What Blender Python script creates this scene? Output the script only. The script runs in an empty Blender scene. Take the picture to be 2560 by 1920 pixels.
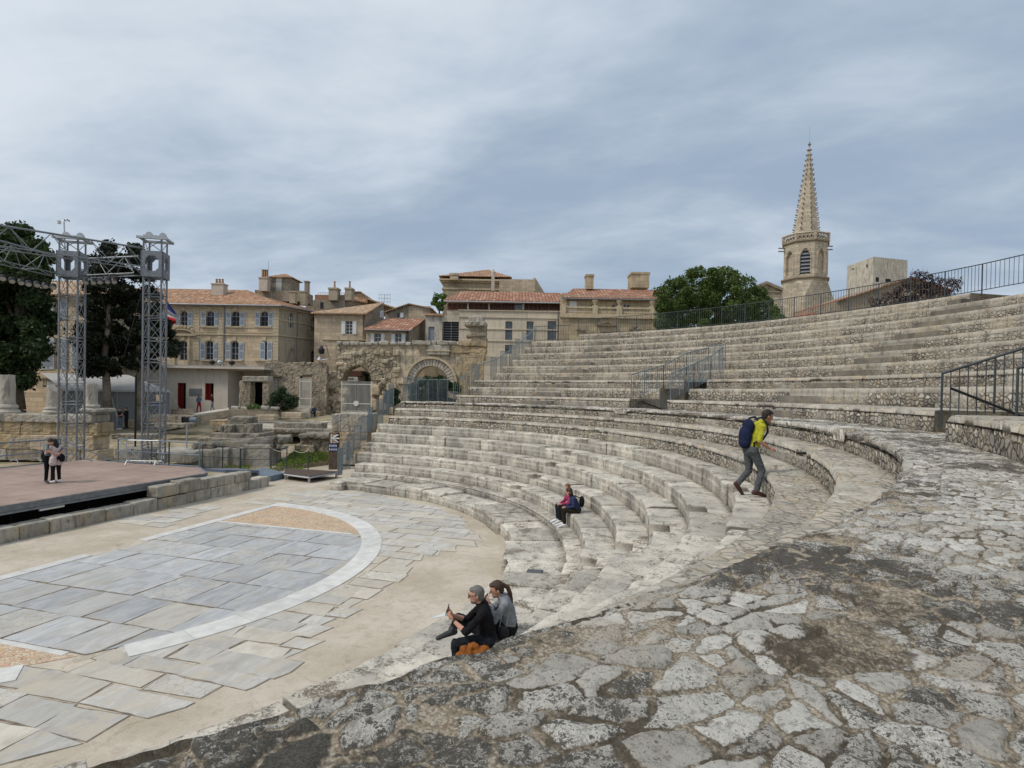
import bpy, bmesh, math, random
import numpy as np
from mathutils import Vector, Matrix, noise as mnoise
CAMP=[1459.21539,0.01275,0.017,0.28637,-11.73416,-15.33949,4.53284]
SUN_E=1.5; EXPO=0.47; SKY_S=.12; SKY_K=.80; SKYOFF=(1.3,.4,0)
random.seed(7); RNG=np.random.default_rng(7)
S=bpy.context.scene; COL=S.collection
# ---------------------------------------------------------------- camera
F_PX,PITCH,ROLL,YAW=CAMP[:4]; CAM=np.array(CAMP[4:7])
PY=1000.0                                   # row of the optical axis in a 2560 x 1920 frame
cY,sY=math.cos(YAW),math.sin(YAW); cP,sP=math.cos(PITCH),math.sin(PITCH); cR,sR=math.cos(ROLL),math.sin(ROLL)
cd=bpy.data.cameras.new('camera'); cam=bpy.data.objects.new('camera',cd); COL.objects.link(cam); S.camera=cam
cd.sensor_fit='HORIZONTAL'; cd.sensor_width=36; cd.lens=F_PX/2560*36; cd.shift_y=40/2560; cd.clip_start=.05; cd.clip_end=6000
fwd=Vector((cP*cY,cP*sY,-sP)); r0=Vector((sY,-cY,0)); u0=r0.cross(fwd)
right=cR*r0+sR*u0; up=-sR*r0+cR*u0
M=Matrix((right,up,-fwd)).transposed().to_4x4(); M.translation=Vector(CAM); cam.matrix_world=M
# ---------------------------------------------------------------- light
SUN_AZ,SUN_EL=math.radians(137),math.radians(50)
w=bpy.data.worlds.new('World'); S.world=w; w.use_nodes=True
sl=bpy.data.lights.new('sun','SUN'); sl.energy=SUN_E; sl.angle=math.radians(10); sl.color=(1,.93,.84)
so=bpy.data.objects.new('sun',sl); COL.objects.link(so)
so.rotation_euler=Vector((math.cos(SUN_AZ)*math.cos(SUN_EL),math.sin(SUN_AZ)*math.cos(SUN_EL),math.sin(SUN_EL))).to_track_quat('Z','Y').to_euler()
S.view_settings.view_transform='Standard'; S.view_settings.look='None'; S.view_settings.exposure=EXPO; S.view_settings.gamma=1
S.cycles.max_bounces=6; S.cycles.diffuse_bounces=3; S.cycles.use_denoising=True

class G:
    """small node-graph writer"""
    def __init__(s,nt): s.nt=nt; nt.nodes.clear()
    def n(s,typ,ins=None,**at):
        nd=s.nt.nodes.new(typ)
        for k,v in at.items(): setattr(nd,k,v)
        for k,v in (ins or {}).items():
            sk=nd.inputs[k]
            if isinstance(v,bpy.types.NodeSocket): s.nt.links.new(v,sk)
            else: sk.default_value=v
        return nd
    def m(s,op,a,b=0.,c=None,clamp=False):
        ins={0:a,1:b}
        if c is not None: ins[2]=c
        return s.n('ShaderNodeMath',ins,operation=op,use_clamp=clamp).outputs[0]
    def vm(s,op,a,b=(0,0,0)):
        nd=s.n('ShaderNodeVectorMath',{0:a,1:b},operation=op)
        return nd.outputs['Value'] if op in('DOT_PRODUCT','LENGTH') else nd.outputs[0]
    def scale(s,v,k): return s.vm('MULTIPLY',v,(k,k,k) if not isinstance(k,tuple) else k)
    def noise(s,v,sc,det=4,rough=.55,dist=0.): return s.n('ShaderNodeTexNoise',{'Vector':v,'Scale':sc,'Detail':det,'Roughness':rough,'Distortion':dist}).outputs[0]
    def vor(s,v,sc,feature='F1',rnd=1.): return s.n('ShaderNodeTexVoronoi',{'Vector':v,'Scale':sc,'Randomness':rnd},feature=feature)
    def ramp(s,f,a,b,lo=0.,hi=1.): return s.n('ShaderNodeMapRange',{0:f,1:a,2:b,3:lo,4:hi},interpolation_type='SMOOTHSTEP').outputs[0]
    def mix(s,f,a,b,bt='MIX'):
        nd=s.n('ShaderNodeMix',data_type='RGBA',blend_type=bt,clamp_factor=True)
        for i,v in ((0,f),(6,a),(7,b)):
            if isinstance(v,bpy.types.NodeSocket): s.nt.links.new(v,nd.inputs[i])
            else: nd.inputs[i].default_value=v if i==0 else (*v,1)
        return nd.outputs[2]
    def rgb(s,c): return s.n('ShaderNodeRGB').outputs[0] if 0 else s._rgb(c)
    def _rgb(s,c):
        nd=s.nt.nodes.new('ShaderNodeRGB'); nd.outputs[0].default_value=(*c,1); return nd.outputs[0]
# sky: thin blue sky showing through drifting layered cloud
g=G(w.node_tree)
sky=g.n('ShaderNodeTexSky',sky_type='NISHITA',sun_disc=False,sun_elevation=SUN_EL,sun_rotation=math.pi/2-SUN_AZ,air_density=1.2,dust_density=1.6,altitude=20).outputs[0]
d=g.n('ShaderNodeTexCoord').outputs['Generated']
sp=g.n('ShaderNodeSeparateXYZ',{0:d})
zz=g.m('ADD',g.m('MAXIMUM',sp.outputs[2],0.),.16)
pl=g.n('ShaderNodeCombineXYZ',{0:g.m('DIVIDE',sp.outputs[0],zz),1:g.m('DIVIDE',sp.outputs[1],zz),2:0.}).outputs[0]
rot=g.n('ShaderNodeMapping',{'Vector':pl,'Rotation':(0,0,math.radians(62)),'Scale':(.95,.62,1),'Location':SKYOFF}).outputs[0]
warp=g.vm('ADD',rot,g.scale(g.n('ShaderNodeTexNoise',{'Vector':rot,'Scale':.8,'Detail':3.}).outputs[1],.55))
n1=g.noise(warp,.6,7,.55); n2=g.noise(warp,2.4,8,.62)
cl=g.m('ADD',g.m('MULTIPLY',n1,.86),g.m('MULTIPLY',n2,.14))
# brighter, thinner cloud toward the sun's side of the sky
side=g.vm('DOT_PRODUCT',d,(math.cos(SUN_AZ-.6),math.sin(SUN_AZ-.6),.0))
band=g.m('MULTIPLY',g.ramp(sp.outputs[2],.46,.26),g.ramp(sp.outputs[2],.03,.15))
t=g.ramp(g.m('SUBTRACT',g.m('ADD',cl,g.m('MULTIPLY',side,.09)),g.m('MULTIPLY',band,.085)),.31,.62)
hor=g.ramp(sp.outputs[2],.0,.16)
grey=g.mix(t,(.30,.385,.50),(.64,.70,.765))
grey=g.mix(g.m('MULTIPLY',g.m('SUBTRACT',1.,hor),.45),grey,(.50,.585,.69))
cloud=g.n('ShaderNodeVectorMath',{0:grey,'Scale':SKY_K/SKY_S},operation='SCALE').outputs[0]
skm=g.mix(.985,sky,cloud)
bg=g.n('ShaderNodeBackground',{'Color':skm,'Strength':SKY_S})
out=g.n('ShaderNodeOutputWorld',{'Surface':bg.outputs[0]})

# ---------------------------------------------------------------- pixel helpers (photo pixels -> the place)
def ray(x,y):
    x-=1280; y-=PY
    x,y=x*cR+y*sR,-x*sR+y*cR
    r=x/F_PX; U=-y/F_PX
    fw=cP+U*sP; u=-sP+U*cP
    return np.array([fw*cY+r*sY,fw*sY-r*cY,u])
def W(x,y,t): return CAM+t*ray(x,y)
def Gz(x,y,z):
    dd=ray(x,y); return CAM+(z-CAM[2])/dd[2]*dd
RV=np.array([sY,-cY,0.]); FV=np.array([cY,sY,0.]); UV=np.array([0,0,1.])
def fr(P):
    q=np.asarray(P)-CAM; return float(q@RV),float(q@FV)
def FR(r,f,z): return CAM*np.array([1,1,0])+RV*r+FV*f+UV*z
def terr(F):  return np.interp(F,[0,27,30,34,42,50,58,64,80,140],[0,0,.05,.12,.45,.9,1.7,2.15,2.9,4.0])

# ---------------------------------------------------------------- meshes
class MB:
    def __init__(s): s.v=[]; s.f=[]; s.mi=[]; s.c=[]
    def add(s,vs,fs,mi=0,col=None):
        o=len(s.v); s.v+= [tuple(map(float,p)) for p in vs]; s.f+=[tuple(o+i for i in f) for f in fs]; s.mi+=[mi]*len(fs); s.c+=[col or (.5,0,1,1)]*len(vs); return s
    def hexa(s,b,t,mi=0,col=None):
        return s.add(list(b)+list(t),[(3,2,1,0),(4,5,6,7),(0,1,5,4),(1,2,6,5),(2,3,7,6),(3,0,4,7)],mi,col)
    def box(s,c,sz,ax=None,mi=0,col=None):
        """c centre, sz full sizes along ax=(x,y,z) unit vectors"""
        ax=ax or (RV,FV,UV); c=np.asarray(c,float); h=[np.asarray(a)*d/2 for a,d in zip(ax,sz)]
        b=[c-h[0]-h[1]-h[2],c+h[0]-h[1]-h[2],c+h[0]+h[1]-h[2],c-h[0]+h[1]-h[2]]
        return s.hexa(b,[p+2*h[2] for p in b],mi,col)
    def prism(s,poly,vec,mi=0,col=None):
        n=len(poly); a=[np.asarray(p,float) for p in poly]; b=[p+np.asarray(vec,float) for p in a]
        return s.add(a+b,[tuple(range(n))[::-1],tuple(range(n,2*n))]+[(i,(i+1)%n,n+(i+1)%n,n+i) for i in range(n)],mi,col)
    def tube(s,p0,p1,r,r1=None,n=6,mi=0,col=None):
        p0=np.asarray(p0,float);p1=np.asarray(p1,float); d=p1-p0; L=np.linalg.norm(d)
        if L<1e-6: return s
        d/=L; a=np.cross(d,(0,0,1) if abs(d[2])<.9 else (1,0,0)); a/=np.linalg.norm(a); b=np.cross(d,a)
        r1=r if r1 is None else r1
        vs=[p0+r*(math.cos(k*2*math.pi/n)*a+math.sin(k*2*math.pi/n)*b) for k in range(n)]+[p1+r1*(math.cos(k*2*math.pi/n)*a+math.sin(k*2*math.pi/n)*b) for k in range(n)]
        return s.add(vs,[(k,(k+1)%n,n+(k+1)%n,n+k) for k in range(n)]+[tuple(range(n))[::-1],tuple(range(n,2*n))],mi,col)
    def path(s,ps,r,n=6,mi=0):
        for a,b in zip(ps[:-1],ps[1:]): s.tube(a,b,r,n=n,mi=mi)
        return s
    def lathe(s,c,prof,n=16,ax=None,mi=0,col=None):
        c=np.asarray(c,float); ax=ax or (np.array([1.,0,0]),np.array([0,1.,0]),UV); vs=[];fs=[]
        for r,z in prof:
            for k in range(n):
                a=2*math.pi*k/n; vs.append(c+ax[0]*r*math.cos(a)+ax[1]*r*math.sin(a)+ax[2]*z)
        m=len(prof)
        for i in range(m-1):
            for k in range(n): fs.append((i*n+k,i*n+(k+1)%n,(i+1)*n+(k+1)%n,(i+1)*n+k))
        fs+= [tuple(range(n))[::-1],tuple((m-1)*n+k for k in range(n))]
        return s.add(vs,fs,mi,col)
    def ball(s,c,r,n=10,m=6,ax=None,mi=0,col=None):
        r=(r,r,r) if np.isscalar(r) else r; ax=ax or (np.array([1.,0,0]),np.array([0,1.,0]),UV); c=np.asarray(c,float)
        vs=[c-ax[2]*r[2]]; 
        for i in range(1,m):
            ph=-math.pi/2+math.pi*i/m
            for k in range(n):
                a=2*math.pi*k/n; vs.append(c+ax[0]*r[0]*math.cos(ph)*math.cos(a)+ax[1]*r[1]*math.cos(ph)*math.sin(a)+ax[2]*r[2]*math.sin(ph))
        vs.append(c+ax[2]*r[2]); fs=[(0,1+(k+1)%n,1+k) for k in range(n)]
        for i in range(m-2):
            for k in range(n): fs.append((1+i*n+k,1+i*n+(k+1)%n,1+(i+1)*n+(k+1)%n,1+(i+1)*n+k))
        L=len(vs)-1; fs+=[(1+(m-2)*n+k,1+(m-2)*n+(k+1)%n,L) for k in range(n)]
        return s.add(vs,fs,mi,col)
    def build(s,name,mats,parent=None,smooth=False,bevel=0,rough=0,kind=None):
        v=np.array(s.v,dtype=np.float32).reshape(-1,3)
        org=np.array(ORG.get(parent.name,(0,0,0)) if parent else s.org(v),dtype=np.float32)
        me=bpy.data.meshes.new(name); me.from_pydata((v-org).tolist(),[],s.f)
        mats=mats if isinstance(mats,(list,tuple)) else [mats]
        for m in mats: me.materials.append(m)
        if len(mats)>1: me.polygons.foreach_set('material_index',s.mi)
        at=me.color_attributes.new('Col','FLOAT_COLOR','POINT'); at.data.foreach_set('color',np.array(s.c,dtype=np.float32).ravel())
        if smooth: me.polygons.foreach_set('use_smooth',[True]*len(me.polygons))
        if bevel or rough: soften(me,bevel,rough)
        me.update()
        o=bpy.data.objects.new(name,me); COL.objects.link(o)
        if parent: o.parent=parent; 
        else: o.location=org.tolist()
        ORG[o.name]=org.tolist()
        if kind: o['kind']=kind
        return o
    def org(s,v):
        if len(v)==0: return (0,0,0)
        return ((v[:,0].min()+v[:,0].max())/2,(v[:,1].min()+v[:,1].max())/2,v[:,2].min())
ORG={}
def soften(me,bev,rough):
    bm=bmesh.new(); bm.from_mesh(me)
    if bev: bmesh.ops.bevel(bm,geom=[e for e in bm.edges if len(e.link_faces)==2 and e.calc_face_angle(0)>.5],offset=bev,segments=2 if rough else 1,profile=.6,affect='EDGES',clamp_overlap=True)
    if rough:
        for _ in range(2):
            L=[e for e in bm.edges if e.calc_length()>rough*5]
            if L: bmesh.ops.subdivide_edges(bm,edges=L,cuts=2,use_grid_fill=True)
        bmesh.ops.triangulate(bm,faces=[f for f in bm.faces if len(f.verts)>4])
        for vv in bm.verts:
            p=vv.co; vv.co=p+Vector(mnoise.noise_vector(p*(1.1/rough/4)))*rough+Vector(mnoise.noise_vector(p*(.3/rough/4)))*rough
    bm.to_mesh(me); bm.free()
def grid_obj(name,P,col,mat,parent=None,smooth=True,closed_caps=(),kind=None,uv=None):
    """P (a,b,3) grid of points, col (a,b,4)"""
    a,b=P.shape[:2]; V=P.reshape(-1,3).astype(np.float32)
    org=np.array(ORG.get(parent.name,(0,0,0)) if parent else (V[:,0].mean(),V[:,1].mean(),V[:,2].min()),dtype=np.float32)
    i=np.arange(a-1)[:,None]*b+np.arange(b-1)[None,:]
    q=np.stack([i,i+1,i+b+1,i+b],-1).reshape(-1,4)
    loops=q.ravel().astype(np.int32); n=len(q); starts=np.arange(n,dtype=np.int32)*4; tot=np.full(n,4,dtype=np.int32)
    for ring in closed_caps:
        starts=np.append(starts,len(loops)).astype(np.int32); tot=np.append(tot,len(ring)).astype(np.int32); loops=np.append(loops,ring).astype(np.int32)
    me=bpy.data.meshes.new(name); me.vertices.add(len(V)); me.vertices.foreach_set('co',(V-org).ravel())
    me.loops.add(len(loops)); me.loops.foreach_set('vertex_index',loops)
    me.polygons.add(len(starts)); me.polygons.foreach_set('loop_start',starts); me.polygons.foreach_set('loop_total',tot)
    if smooth: me.polygons.foreach_set('use_smooth',np.ones(len(starts),dtype=bool))
    me.materials.append(mat); me.update(calc_edges=True); me.validate()
    at=me.color_attributes.new('Col','FLOAT_COLOR','POINT'); at.data.foreach_set('color',col.reshape(-1,4).astype(np.float32).ravel())
    o=bpy.data.objects.new(name,me); COL.objects.link(o)
    if parent: o.parent=parent
    else: o.location=org.tolist()
    ORG[o.name]=org.tolist()
    if kind: o['kind']=kind
    return o
def thing(name,label,cat,loc,group=None):
    o=bpy.data.objects.new(name,None); COL.objects.link(o); o.location=[float(x) for x in loc]; o.empty_display_size=.2
    ORG[o.name]=[float(x) for x in loc]
    return tag(o,label,cat,group)
def tag(o,label,cat,group=None):
    o['label']=label; o['category']=cat
    if group: o['group']=group
    return o
def copy_tree(o,loc,label=None,rotz=None):
    c=o.copy(); COL.objects.link(c); c.location=[float(x) for x in loc]
    if rotz is not None: c.rotation_euler=(0,0,rotz)
    if label: c['label']=label
    for ch in list(o.children):
        k=ch.copy(); COL.objects.link(k); k.parent=c
        for gch in list(ch.children):
            q=gch.copy(); COL.objects.link(q); q.parent=k
    return c
# numpy noise: cheap value noise on a lattice
def vnoise(x,y,seed=0):
    xi=np.floor(x).astype(np.int64); yi=np.floor(y).astype(np.int64); fx=x-xi; fy=y-yi
    fx=fx*fx*(3-2*fx); fy=fy*fy*(3-2*fy)
    def h(a,b):
        n=(a*374761393+b*668265263+seed*1442695041)&0xffffffff; n=((n^(n>>13))*1274126177)&0xffffffff
        return ((n^(n>>16))&0xffff)/65535.
    return (h(xi,yi)*(1-fx)+h(xi+1,yi)*fx)*(1-fy)+(h(xi,yi+1)*(1-fx)+h(xi+1,yi+1)*fx)*fy
def fbm(x,y,o=4,seed=0):
    s=0.;a=.5
    for k in range(o): s=s+a*(vnoise(x*2**k,y*2**k,seed+k*17)-.5); a*=.5
    return s*2
def voro(x,y,seed=0,jit=.85):
    """jittered-grid voronoi: returns d1,d2 edge distance and a random per cell"""
    xi=np.floor(x).astype(np.int64); yi=np.floor(y).astype(np.int64)
    def h(a,b,k):
        n=(a*374761393+b*668265263+(seed+k)*1442695041)&0xffffffff; n=((n^(n>>13))*1274126177)&0xffffffff
        return ((n^(n>>16))&0xffff)/65535.
    d1=np.full(x.shape,9.);cx=np.zeros(x.shape);cy=np.zeros(x.shape);rn=np.zeros(x.shape)
    for i in(-1,0,1):
        for j in(-1,0,1):
            a=xi+i;b=yi+j; px=a+.5+jit*(h(a,b,1)-.5); py=b+.5+jit*(h(a,b,2)-.5); dd=(px-x)**2+(py-y)**2
            m=dd<d1; d1=np.where(m,dd,d1);cx=np.where(m,px,cx);cy=np.where(m,py,cy);rn=np.where(m,h(a,b,3),rn)
    e=np.full(x.shape,9.)
    cix=np.floor(cx).astype(np.int64);ciy=np.floor(cy).astype(np.int64)
    for i in(-2,-1,0,1,2):
        for j in(-2,-1,0,1,2):
            if i==0 and j==0: continue
            a=cix+i;b=ciy+j; px=a+.5+jit*(h(a,b,1)-.5); py=b+.5+jit*(h(a,b,2)-.5)
            mx=(px+cx)/2;my=(py+cy)/2;dx=px-cx;dy=py-cy;L=np.sqrt(dx*dx+dy*dy)+1e-9
            e=np.minimum(e,((mx-x)*dx+(my-y)*dy)/L)
    return np.sqrt(d1),e,rn
# ---------------------------------------------------------------- materials
MATS={}
def newmat(name):
    m=bpy.data.materials.new(name); m.use_nodes=True; MATS[name]=m; return m,G(m.node_tree)
def finish(m,g,col,rough=.9,bump=None,bstr=.4,bdist=.02,metal=0.,spec=.3,alpha=None,normal=None):
    ins={'Base Color':col if isinstance(col,bpy.types.NodeSocket) else (*col,1),'Roughness':rough,'Metallic':metal,'Specular IOR Level':spec}
    b=g.n('ShaderNodeBsdfPrincipled',ins)
    if bump is not None:
        bn=g.n('ShaderNodeBump',{'Height':bump,'Strength':bstr,'Distance':bdist}); g.nt.links.new(bn.outputs[0],b.inputs['Normal'])
    g.n('ShaderNodeOutputMaterial',{'Surface':b.outputs[0]}); return m
def pos(g): return g.n('ShaderNodeNewGeometry').outputs['Position']
def nrm(g): return g.n('ShaderNodeNewGeometry').outputs['Normal']
def attr(g):
    a=g.n('ShaderNodeVertexColor',layer_name='Col').outputs[0]; s=g.n('ShaderNodeSeparateColor',{0:a}); return s.outputs
def plain(name,col,rough=.6,metal=0.,var=.12,sc=6.,bump=0.,spec=.3,attrvar=0.):
    m,g=newmat(name); P=pos(g); n=g.noise(P,sc,4)
    c=g.mix(g.m('MULTIPLY',g.m('SUBTRACT',n,.5),1.),col,tuple(min(1,x*(1+var*4)) for x in col))
    c2=g.mix(g.ramp(n,.3,.7),tuple(x*(1-var) for x in col),tuple(min(1,x*(1+var)) for x in col))
    if attrvar: 
        a=attr(g); c2=g.mix(g.m('MULTIPLY',a[0],1.),g.mix(1.,c2,(1-attrvar,)*3,'MULTIPLY'),c2)
    return finish(m,g,c2,rough,g.noise(P,sc*8,3) if bump else None,bump,.01,metal,spec)
def limestone(name,pale,grey,dark,lich=.5,tan=None,rubble=0.,stain=.4,brick=None,bump=.5,sc=1.,mortar=(.30,.255,.19),damp=0.):
    """weathered limestone. Col.r block tone, Col.g joint dirt and darker notch recesses, block fronts, riser feet, Col.b how much of the face is rubble masonry"""
    m,g=newmat(name); P=pos(g); P=g.scale(P,sc) if sc!=1 else P; a=attr(g)
    nl=g.noise(P,.8,5,.6); nm=g.noise(P,4.,6,.65); nf=g.noise(P,22.,5,.7); ns=g.noise(P,60.,3,.7)
    c=g.mix(g.ramp(g.m('ADD',g.m('MULTIPLY',nl,.6),g.m('MULTIPLY',nm,.4)),.36,.64),grey,pale)
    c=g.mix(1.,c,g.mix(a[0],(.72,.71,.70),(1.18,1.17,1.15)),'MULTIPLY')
    if tan: c=g.mix(g.m('MULTIPLY',g.ramp(g.noise(P,1.7,4),.5,.68),.8),c,tan)
    h=g.m('MULTIPLY',nm,.6)
    if rubble:
        wv=g.vm('ADD',P,g.scale(g.n('ShaderNodeTexNoise',{'Vector':P,'Scale':5.,'Detail':2.}).outputs[1],.10))
        wv=g.vm('MULTIPLY',wv,(1,1,1.35))
        e=g.vor(wv,rubble,'DISTANCE_TO_EDGE',.9).outputs['Distance']; cc=g.vor(wv,rubble,'F1',.9).outputs['Color']
        cs=g.n('ShaderNodeSeparateColor',{0:cc}).outputs
        st=g.mix(cs[0],tuple(x*.72 for x in grey),pale); st=g.mix(g.m('MULTIPLY',g.ramp(cs[1],.55,.8),.6),st,tan or (.42,.33,.21))
        e2=g.m('SUBTRACT',e,g.m('MULTIPLY',g.m('SUBTRACT',nf,.35),.05))
        mk=g.ramp(e2,.035,.10)
        mort=g.mix(g.m('MULTIPLY',g.ramp(g.noise(P,1.1,5,.65),.46,.62),.85),mortar,dark)
        st=g.mix(mk,mort,st)
        rb=g.m('MULTIPLY',a[2],g.ramp(g.noise(P,.42,4,.6),.36,.54,.15,1.))
        c=g.mix(rb,c,st); h=g.m('ADD',h,g.m('MULTIPLY',g.m('MULTIPLY',g.ramp(e2,.0,.16),rb),1.6))
    if brick:
        bw,bh,jt=brick
        u=g.m('ADD',g.vm('DOT_PRODUCT',P,tuple(RV)),g.vm('DOT_PRODUCT',P,tuple(FV))); z=g.n('ShaderNodeSeparateXYZ',{0:P}).outputs[2]
        uv=g.n('ShaderNodeCombineXYZ',{0:u,1:z,2:0.}).outputs[0]
        uv=g.vm('ADD',uv,g.scale(g.n('ShaderNodeTexNoise',{'Vector':P,'Scale':3.}).outputs[1],.03))
        bt=g.n('ShaderNodeTexBrick',{'Vector':uv,'Color1':(.78,.78,.78,1),'Color2':(1.15,1.13,1.1,1),'Mortar':(.50,.455,.40,1),'Scale':1.,'Mortar Size':jt,'Brick Width':bw,'Row Height':bh,'Bias':0.},offset=.5)
        c=g.mix(1.,c,bt.outputs[0],'MULTIPLY'); h=g.m('SUBTRACT',h,g.m('MULTIPLY',bt.outputs[1],.8))
    # black lichen and soot in patches, with fine speckle
    li=g.m('ADD',g.m('MULTIPLY',g.noise(P,2.6,5,.65,.4),.55),g.m('MULTIPLY',nf,.45))
    lm=g.ramp(li,.60-.13*lich,.72-.13*lich)
    c=g.mix(g.m('MULTIPLY',lm,.72),c,dark)
    c=g.mix(g.m('MULTIPLY',g.ramp(ns,.58,.72),.45*lich+.1),c,dark)
    if stain:   # vertical run-off streaks on upright faces
        nz=g.n('ShaderNodeSeparateXYZ',{0:nrm(g)}).outputs[2]; upr=g.ramp(g.m('ABSOLUTE',nz),.6,.25,0.,1.)
        sv=g.noise(g.vm('MULTIPLY',P,(3.2,3.2,.5)),1.,6,.7)
        c=g.mix(g.m('MULTIPLY',g.m('MULTIPLY',g.ramp(sv,.47,.66),upr),stain),c,tuple(x*.9+.02 for x in dark))
    if damp:
        nzz=g.n('ShaderNodeSeparateXYZ',{0:nrm(g)}).outputs[2]; dm=g.m('MULTIPLY',g.ramp(nzz,.5,.8),g.ramp(g.m('ADD',g.m('MULTIPLY',g.noise(P,1.15,6,.7,.6),.7),g.m('MULTIPLY',nf,.3)),.535,.60))
        c=g.mix(g.m('MULTIPLY',dm,damp),c,(.15,.12,.088))
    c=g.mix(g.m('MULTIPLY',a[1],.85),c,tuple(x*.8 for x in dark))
    h=g.m('ADD',h,g.m('ADD',g.m('MULTIPLY',nf,.35),g.m('MULTIPLY',ns,.12)))
    return finish(m,g,c,.95,h,bump,.03/sc,spec=.15)
PALE=(.55,.51,.435); GREY=(.36,.34,.30); DARK=(.085,.078,.066); TAN=(.44,.335,.20)
M_row=limestone('ashlar_limestone',(.60,.56,.485),(.37,.352,.312),DARK,.80,rubble=0,stain=.5,bump=1.2,damp=.85)
M_rub=limestone('rubble_limestone',PALE,GREY,DARK,.66,rubble=6.2,stain=.45,tan=(.47,.39,.27),mortar=(.27,.225,.165),bump=.9,damp=.75)
M_rubu=limestone('upper_rubble_limestone',(.51,.465,.39),(.34,.318,.272),(.085,.075,.06),.66,rubble=7.5,stain=.4,tan=(.44,.365,.26),mortar=(.33,.29,.23),bump=.9,damp=.6)
M_block=limestone('grey_block_stone',(.50,.465,.40),(.33,.315,.28),DARK,.62,stain=.6,tan=(.42,.35,.25))
M_arch=limestone('arch_ashlar',(.60,.53,.42),(.46,.405,.32),(.085,.075,.06),.5,brick=(1.5,.75,.02),stain=.6,tan=(.48,.38,.25))
M_dstone=limestone('dark_lichen_block',(.36,.33,.275),(.225,.207,.172),(.05,.046,.04),.75,stain=.6,tan=(.34,.28,.20),bump=.7)
M_ruin=limestone('ruin_stone',(.52,.44,.32),(.40,.345,.265),(.085,.075,.06),.55,rubble=1.5,stain=.6,tan=(.48,.39,.27),mortar=(.25,.205,.15),bump=.9)
M_ruinf=limestone('ruin_fine_rubble',(.50,.43,.33),(.37,.33,.27),(.09,.08,.06),.5,rubble=4.5,stain=.45,tan=(.45,.35,.22),mortar=(.24,.20,.15))
M_ochre=limestone('ochre_block_stone',(.50,.40,.26),(.38,.32,.23),(.07,.06,.05),.5,brick=(1.15,.62,.018),stain=.5,tan=(.46,.33,.17))
M_facade=limestone('mansion_stone',(.66,.53,.375),(.57,.46,.33),(.16,.125,.085),.05,stain=.24,brick=(1.3,.42,.012),bump=.15)
M_facade2=limestone('mansion_shaded_grey_stone',(.46,.39,.28),(.38,.33,.255),(.11,.095,.075),.30,stain=.45,bump=.15)  # greyer, darker facade stone; shade of the side walls is put into this colour
M_trim=limestone('trim_stone',(.60,.50,.35),(.50,.42,.30),(.13,.11,.08),.2,stain=.4,bump=.2)
M_house=limestone('house_render',(.57,.465,.345),(.49,.405,.305),(.17,.14,.10),.12,stain=.3,brick=(.9,.4,.01),bump=.2)
M_houser=limestone('house_rubble',(.40,.34,.27),(.30,.26,.21),(.09,.075,.06),.4,rubble=4.,stain=.3,tan=(.38,.29,.19))
M_hall=limestone('hall_concrete',(.65,.585,.475),(.57,.51,.415),(.20,.17,.13),.06,stain=.28,brick=(5.,1.1,.012),bump=.15)
M_hallw=limestone('hall_wing_stone',(.50,.42,.29),(.43,.36,.26),(.14,.12,.09),.2,stain=.35,brick=(1.2,.5,.015),bump=.2)
M_church=limestone('church_stone',(.55,.485,.385),(.44,.39,.315),(.15,.13,.10),.2,stain=.35,brick=(.9,.45,.02),bump=.3)
M_churchd=limestone('church_dark_trim',(.33,.27,.20),(.24,.20,.15),(.08,.07,.055),.4,stain=.3)
M_keep=limestone('keep_stone',(.58,.54,.46),(.45,.42,.36),(.11,.10,.085),.25,stain=.6,bump=.3)
M_annex=limestone('annex_render',(.66,.61,.54),(.60,.555,.49),(.20,.18,.15),.0,stain=.16,bump=.1)
M_marcol=limestone('column_marble',(.56,.52,.45),(.42,.39,.345),(.12,.11,.10),.3,stain=.55,bump=.3)
def tiles(name,c1,c2,c3,pitch):
    m,g=newmat(name); P=pos(g); a=attr(g)
    u=g.vm('DOT_PRODUCT',P,tuple(RV)); f=g.vm('DOT_PRODUCT',P,tuple(FV)); z=g.n('ShaderNodeSeparateXYZ',{0:P}).outputs[2]
    uu=g.mix(a[2],g.n('ShaderNodeCombineXYZ',{0:u,1:u,2:u}).outputs[0],g.n('ShaderNodeCombineXYZ',{0:f,1:f,2:f}).outputs[0])
    us=g.n('ShaderNodeSeparateColor',{0:uu}).outputs[0]
    k=g.m('DIVIDE',us,pitch); row=g.m('DIVIDE',z,.16)
    wob=g.m('MULTIPLY',g.noise(P,1.3,2),.35)
    s=g.m('ABSOLUTE',g.m('SINE',g.m('MULTIPLY',g.m('ADD',k,wob),math.pi)))
    idx=g.n('ShaderNodeCombineXYZ',{0:g.m('FLOOR',g.m('ADD',k,wob)),1:g.m('FLOOR',row),2:0.}).outputs[0]
    wn=g.n('ShaderNodeTexWhiteNoise',{0:idx},noise_dimensions='3D').outputs[0]
    c=g.mix(g.ramp(wn,.1,.7),c1,c2); c=g.mix(g.ramp(wn,.8,1.),c,c3)
    c=g.mix(g.m('MULTIPLY',g.ramp(g.noise(P,1.1,5,.6),.45,.68),.55),c,(.20,.155,.11))
    c=g.mix(g.ramp(s,.42,.05,0.,.75),c,(.07,.04,.028))
    return finish(m,g,c,.9,s,.7,.06,spec=.15)
M_tile=tiles('old_clay_tiles',(.30,.16,.095),(.42,.25,.155),(.52,.37,.25),.27)
M_tiler=tiles('red_clay_tiles',(.27,.12,.078),(.38,.195,.13),(.50,.34,.245),.42)
M_tilep=tiles('pale_clay_tiles',(.40,.26,.16),(.50,.35,.23),(.55,.44,.32),.27)
def glassy(name,col,rough=.15): return plain(name,col,rough,0.,.2,3.,spec=.6)
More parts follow.
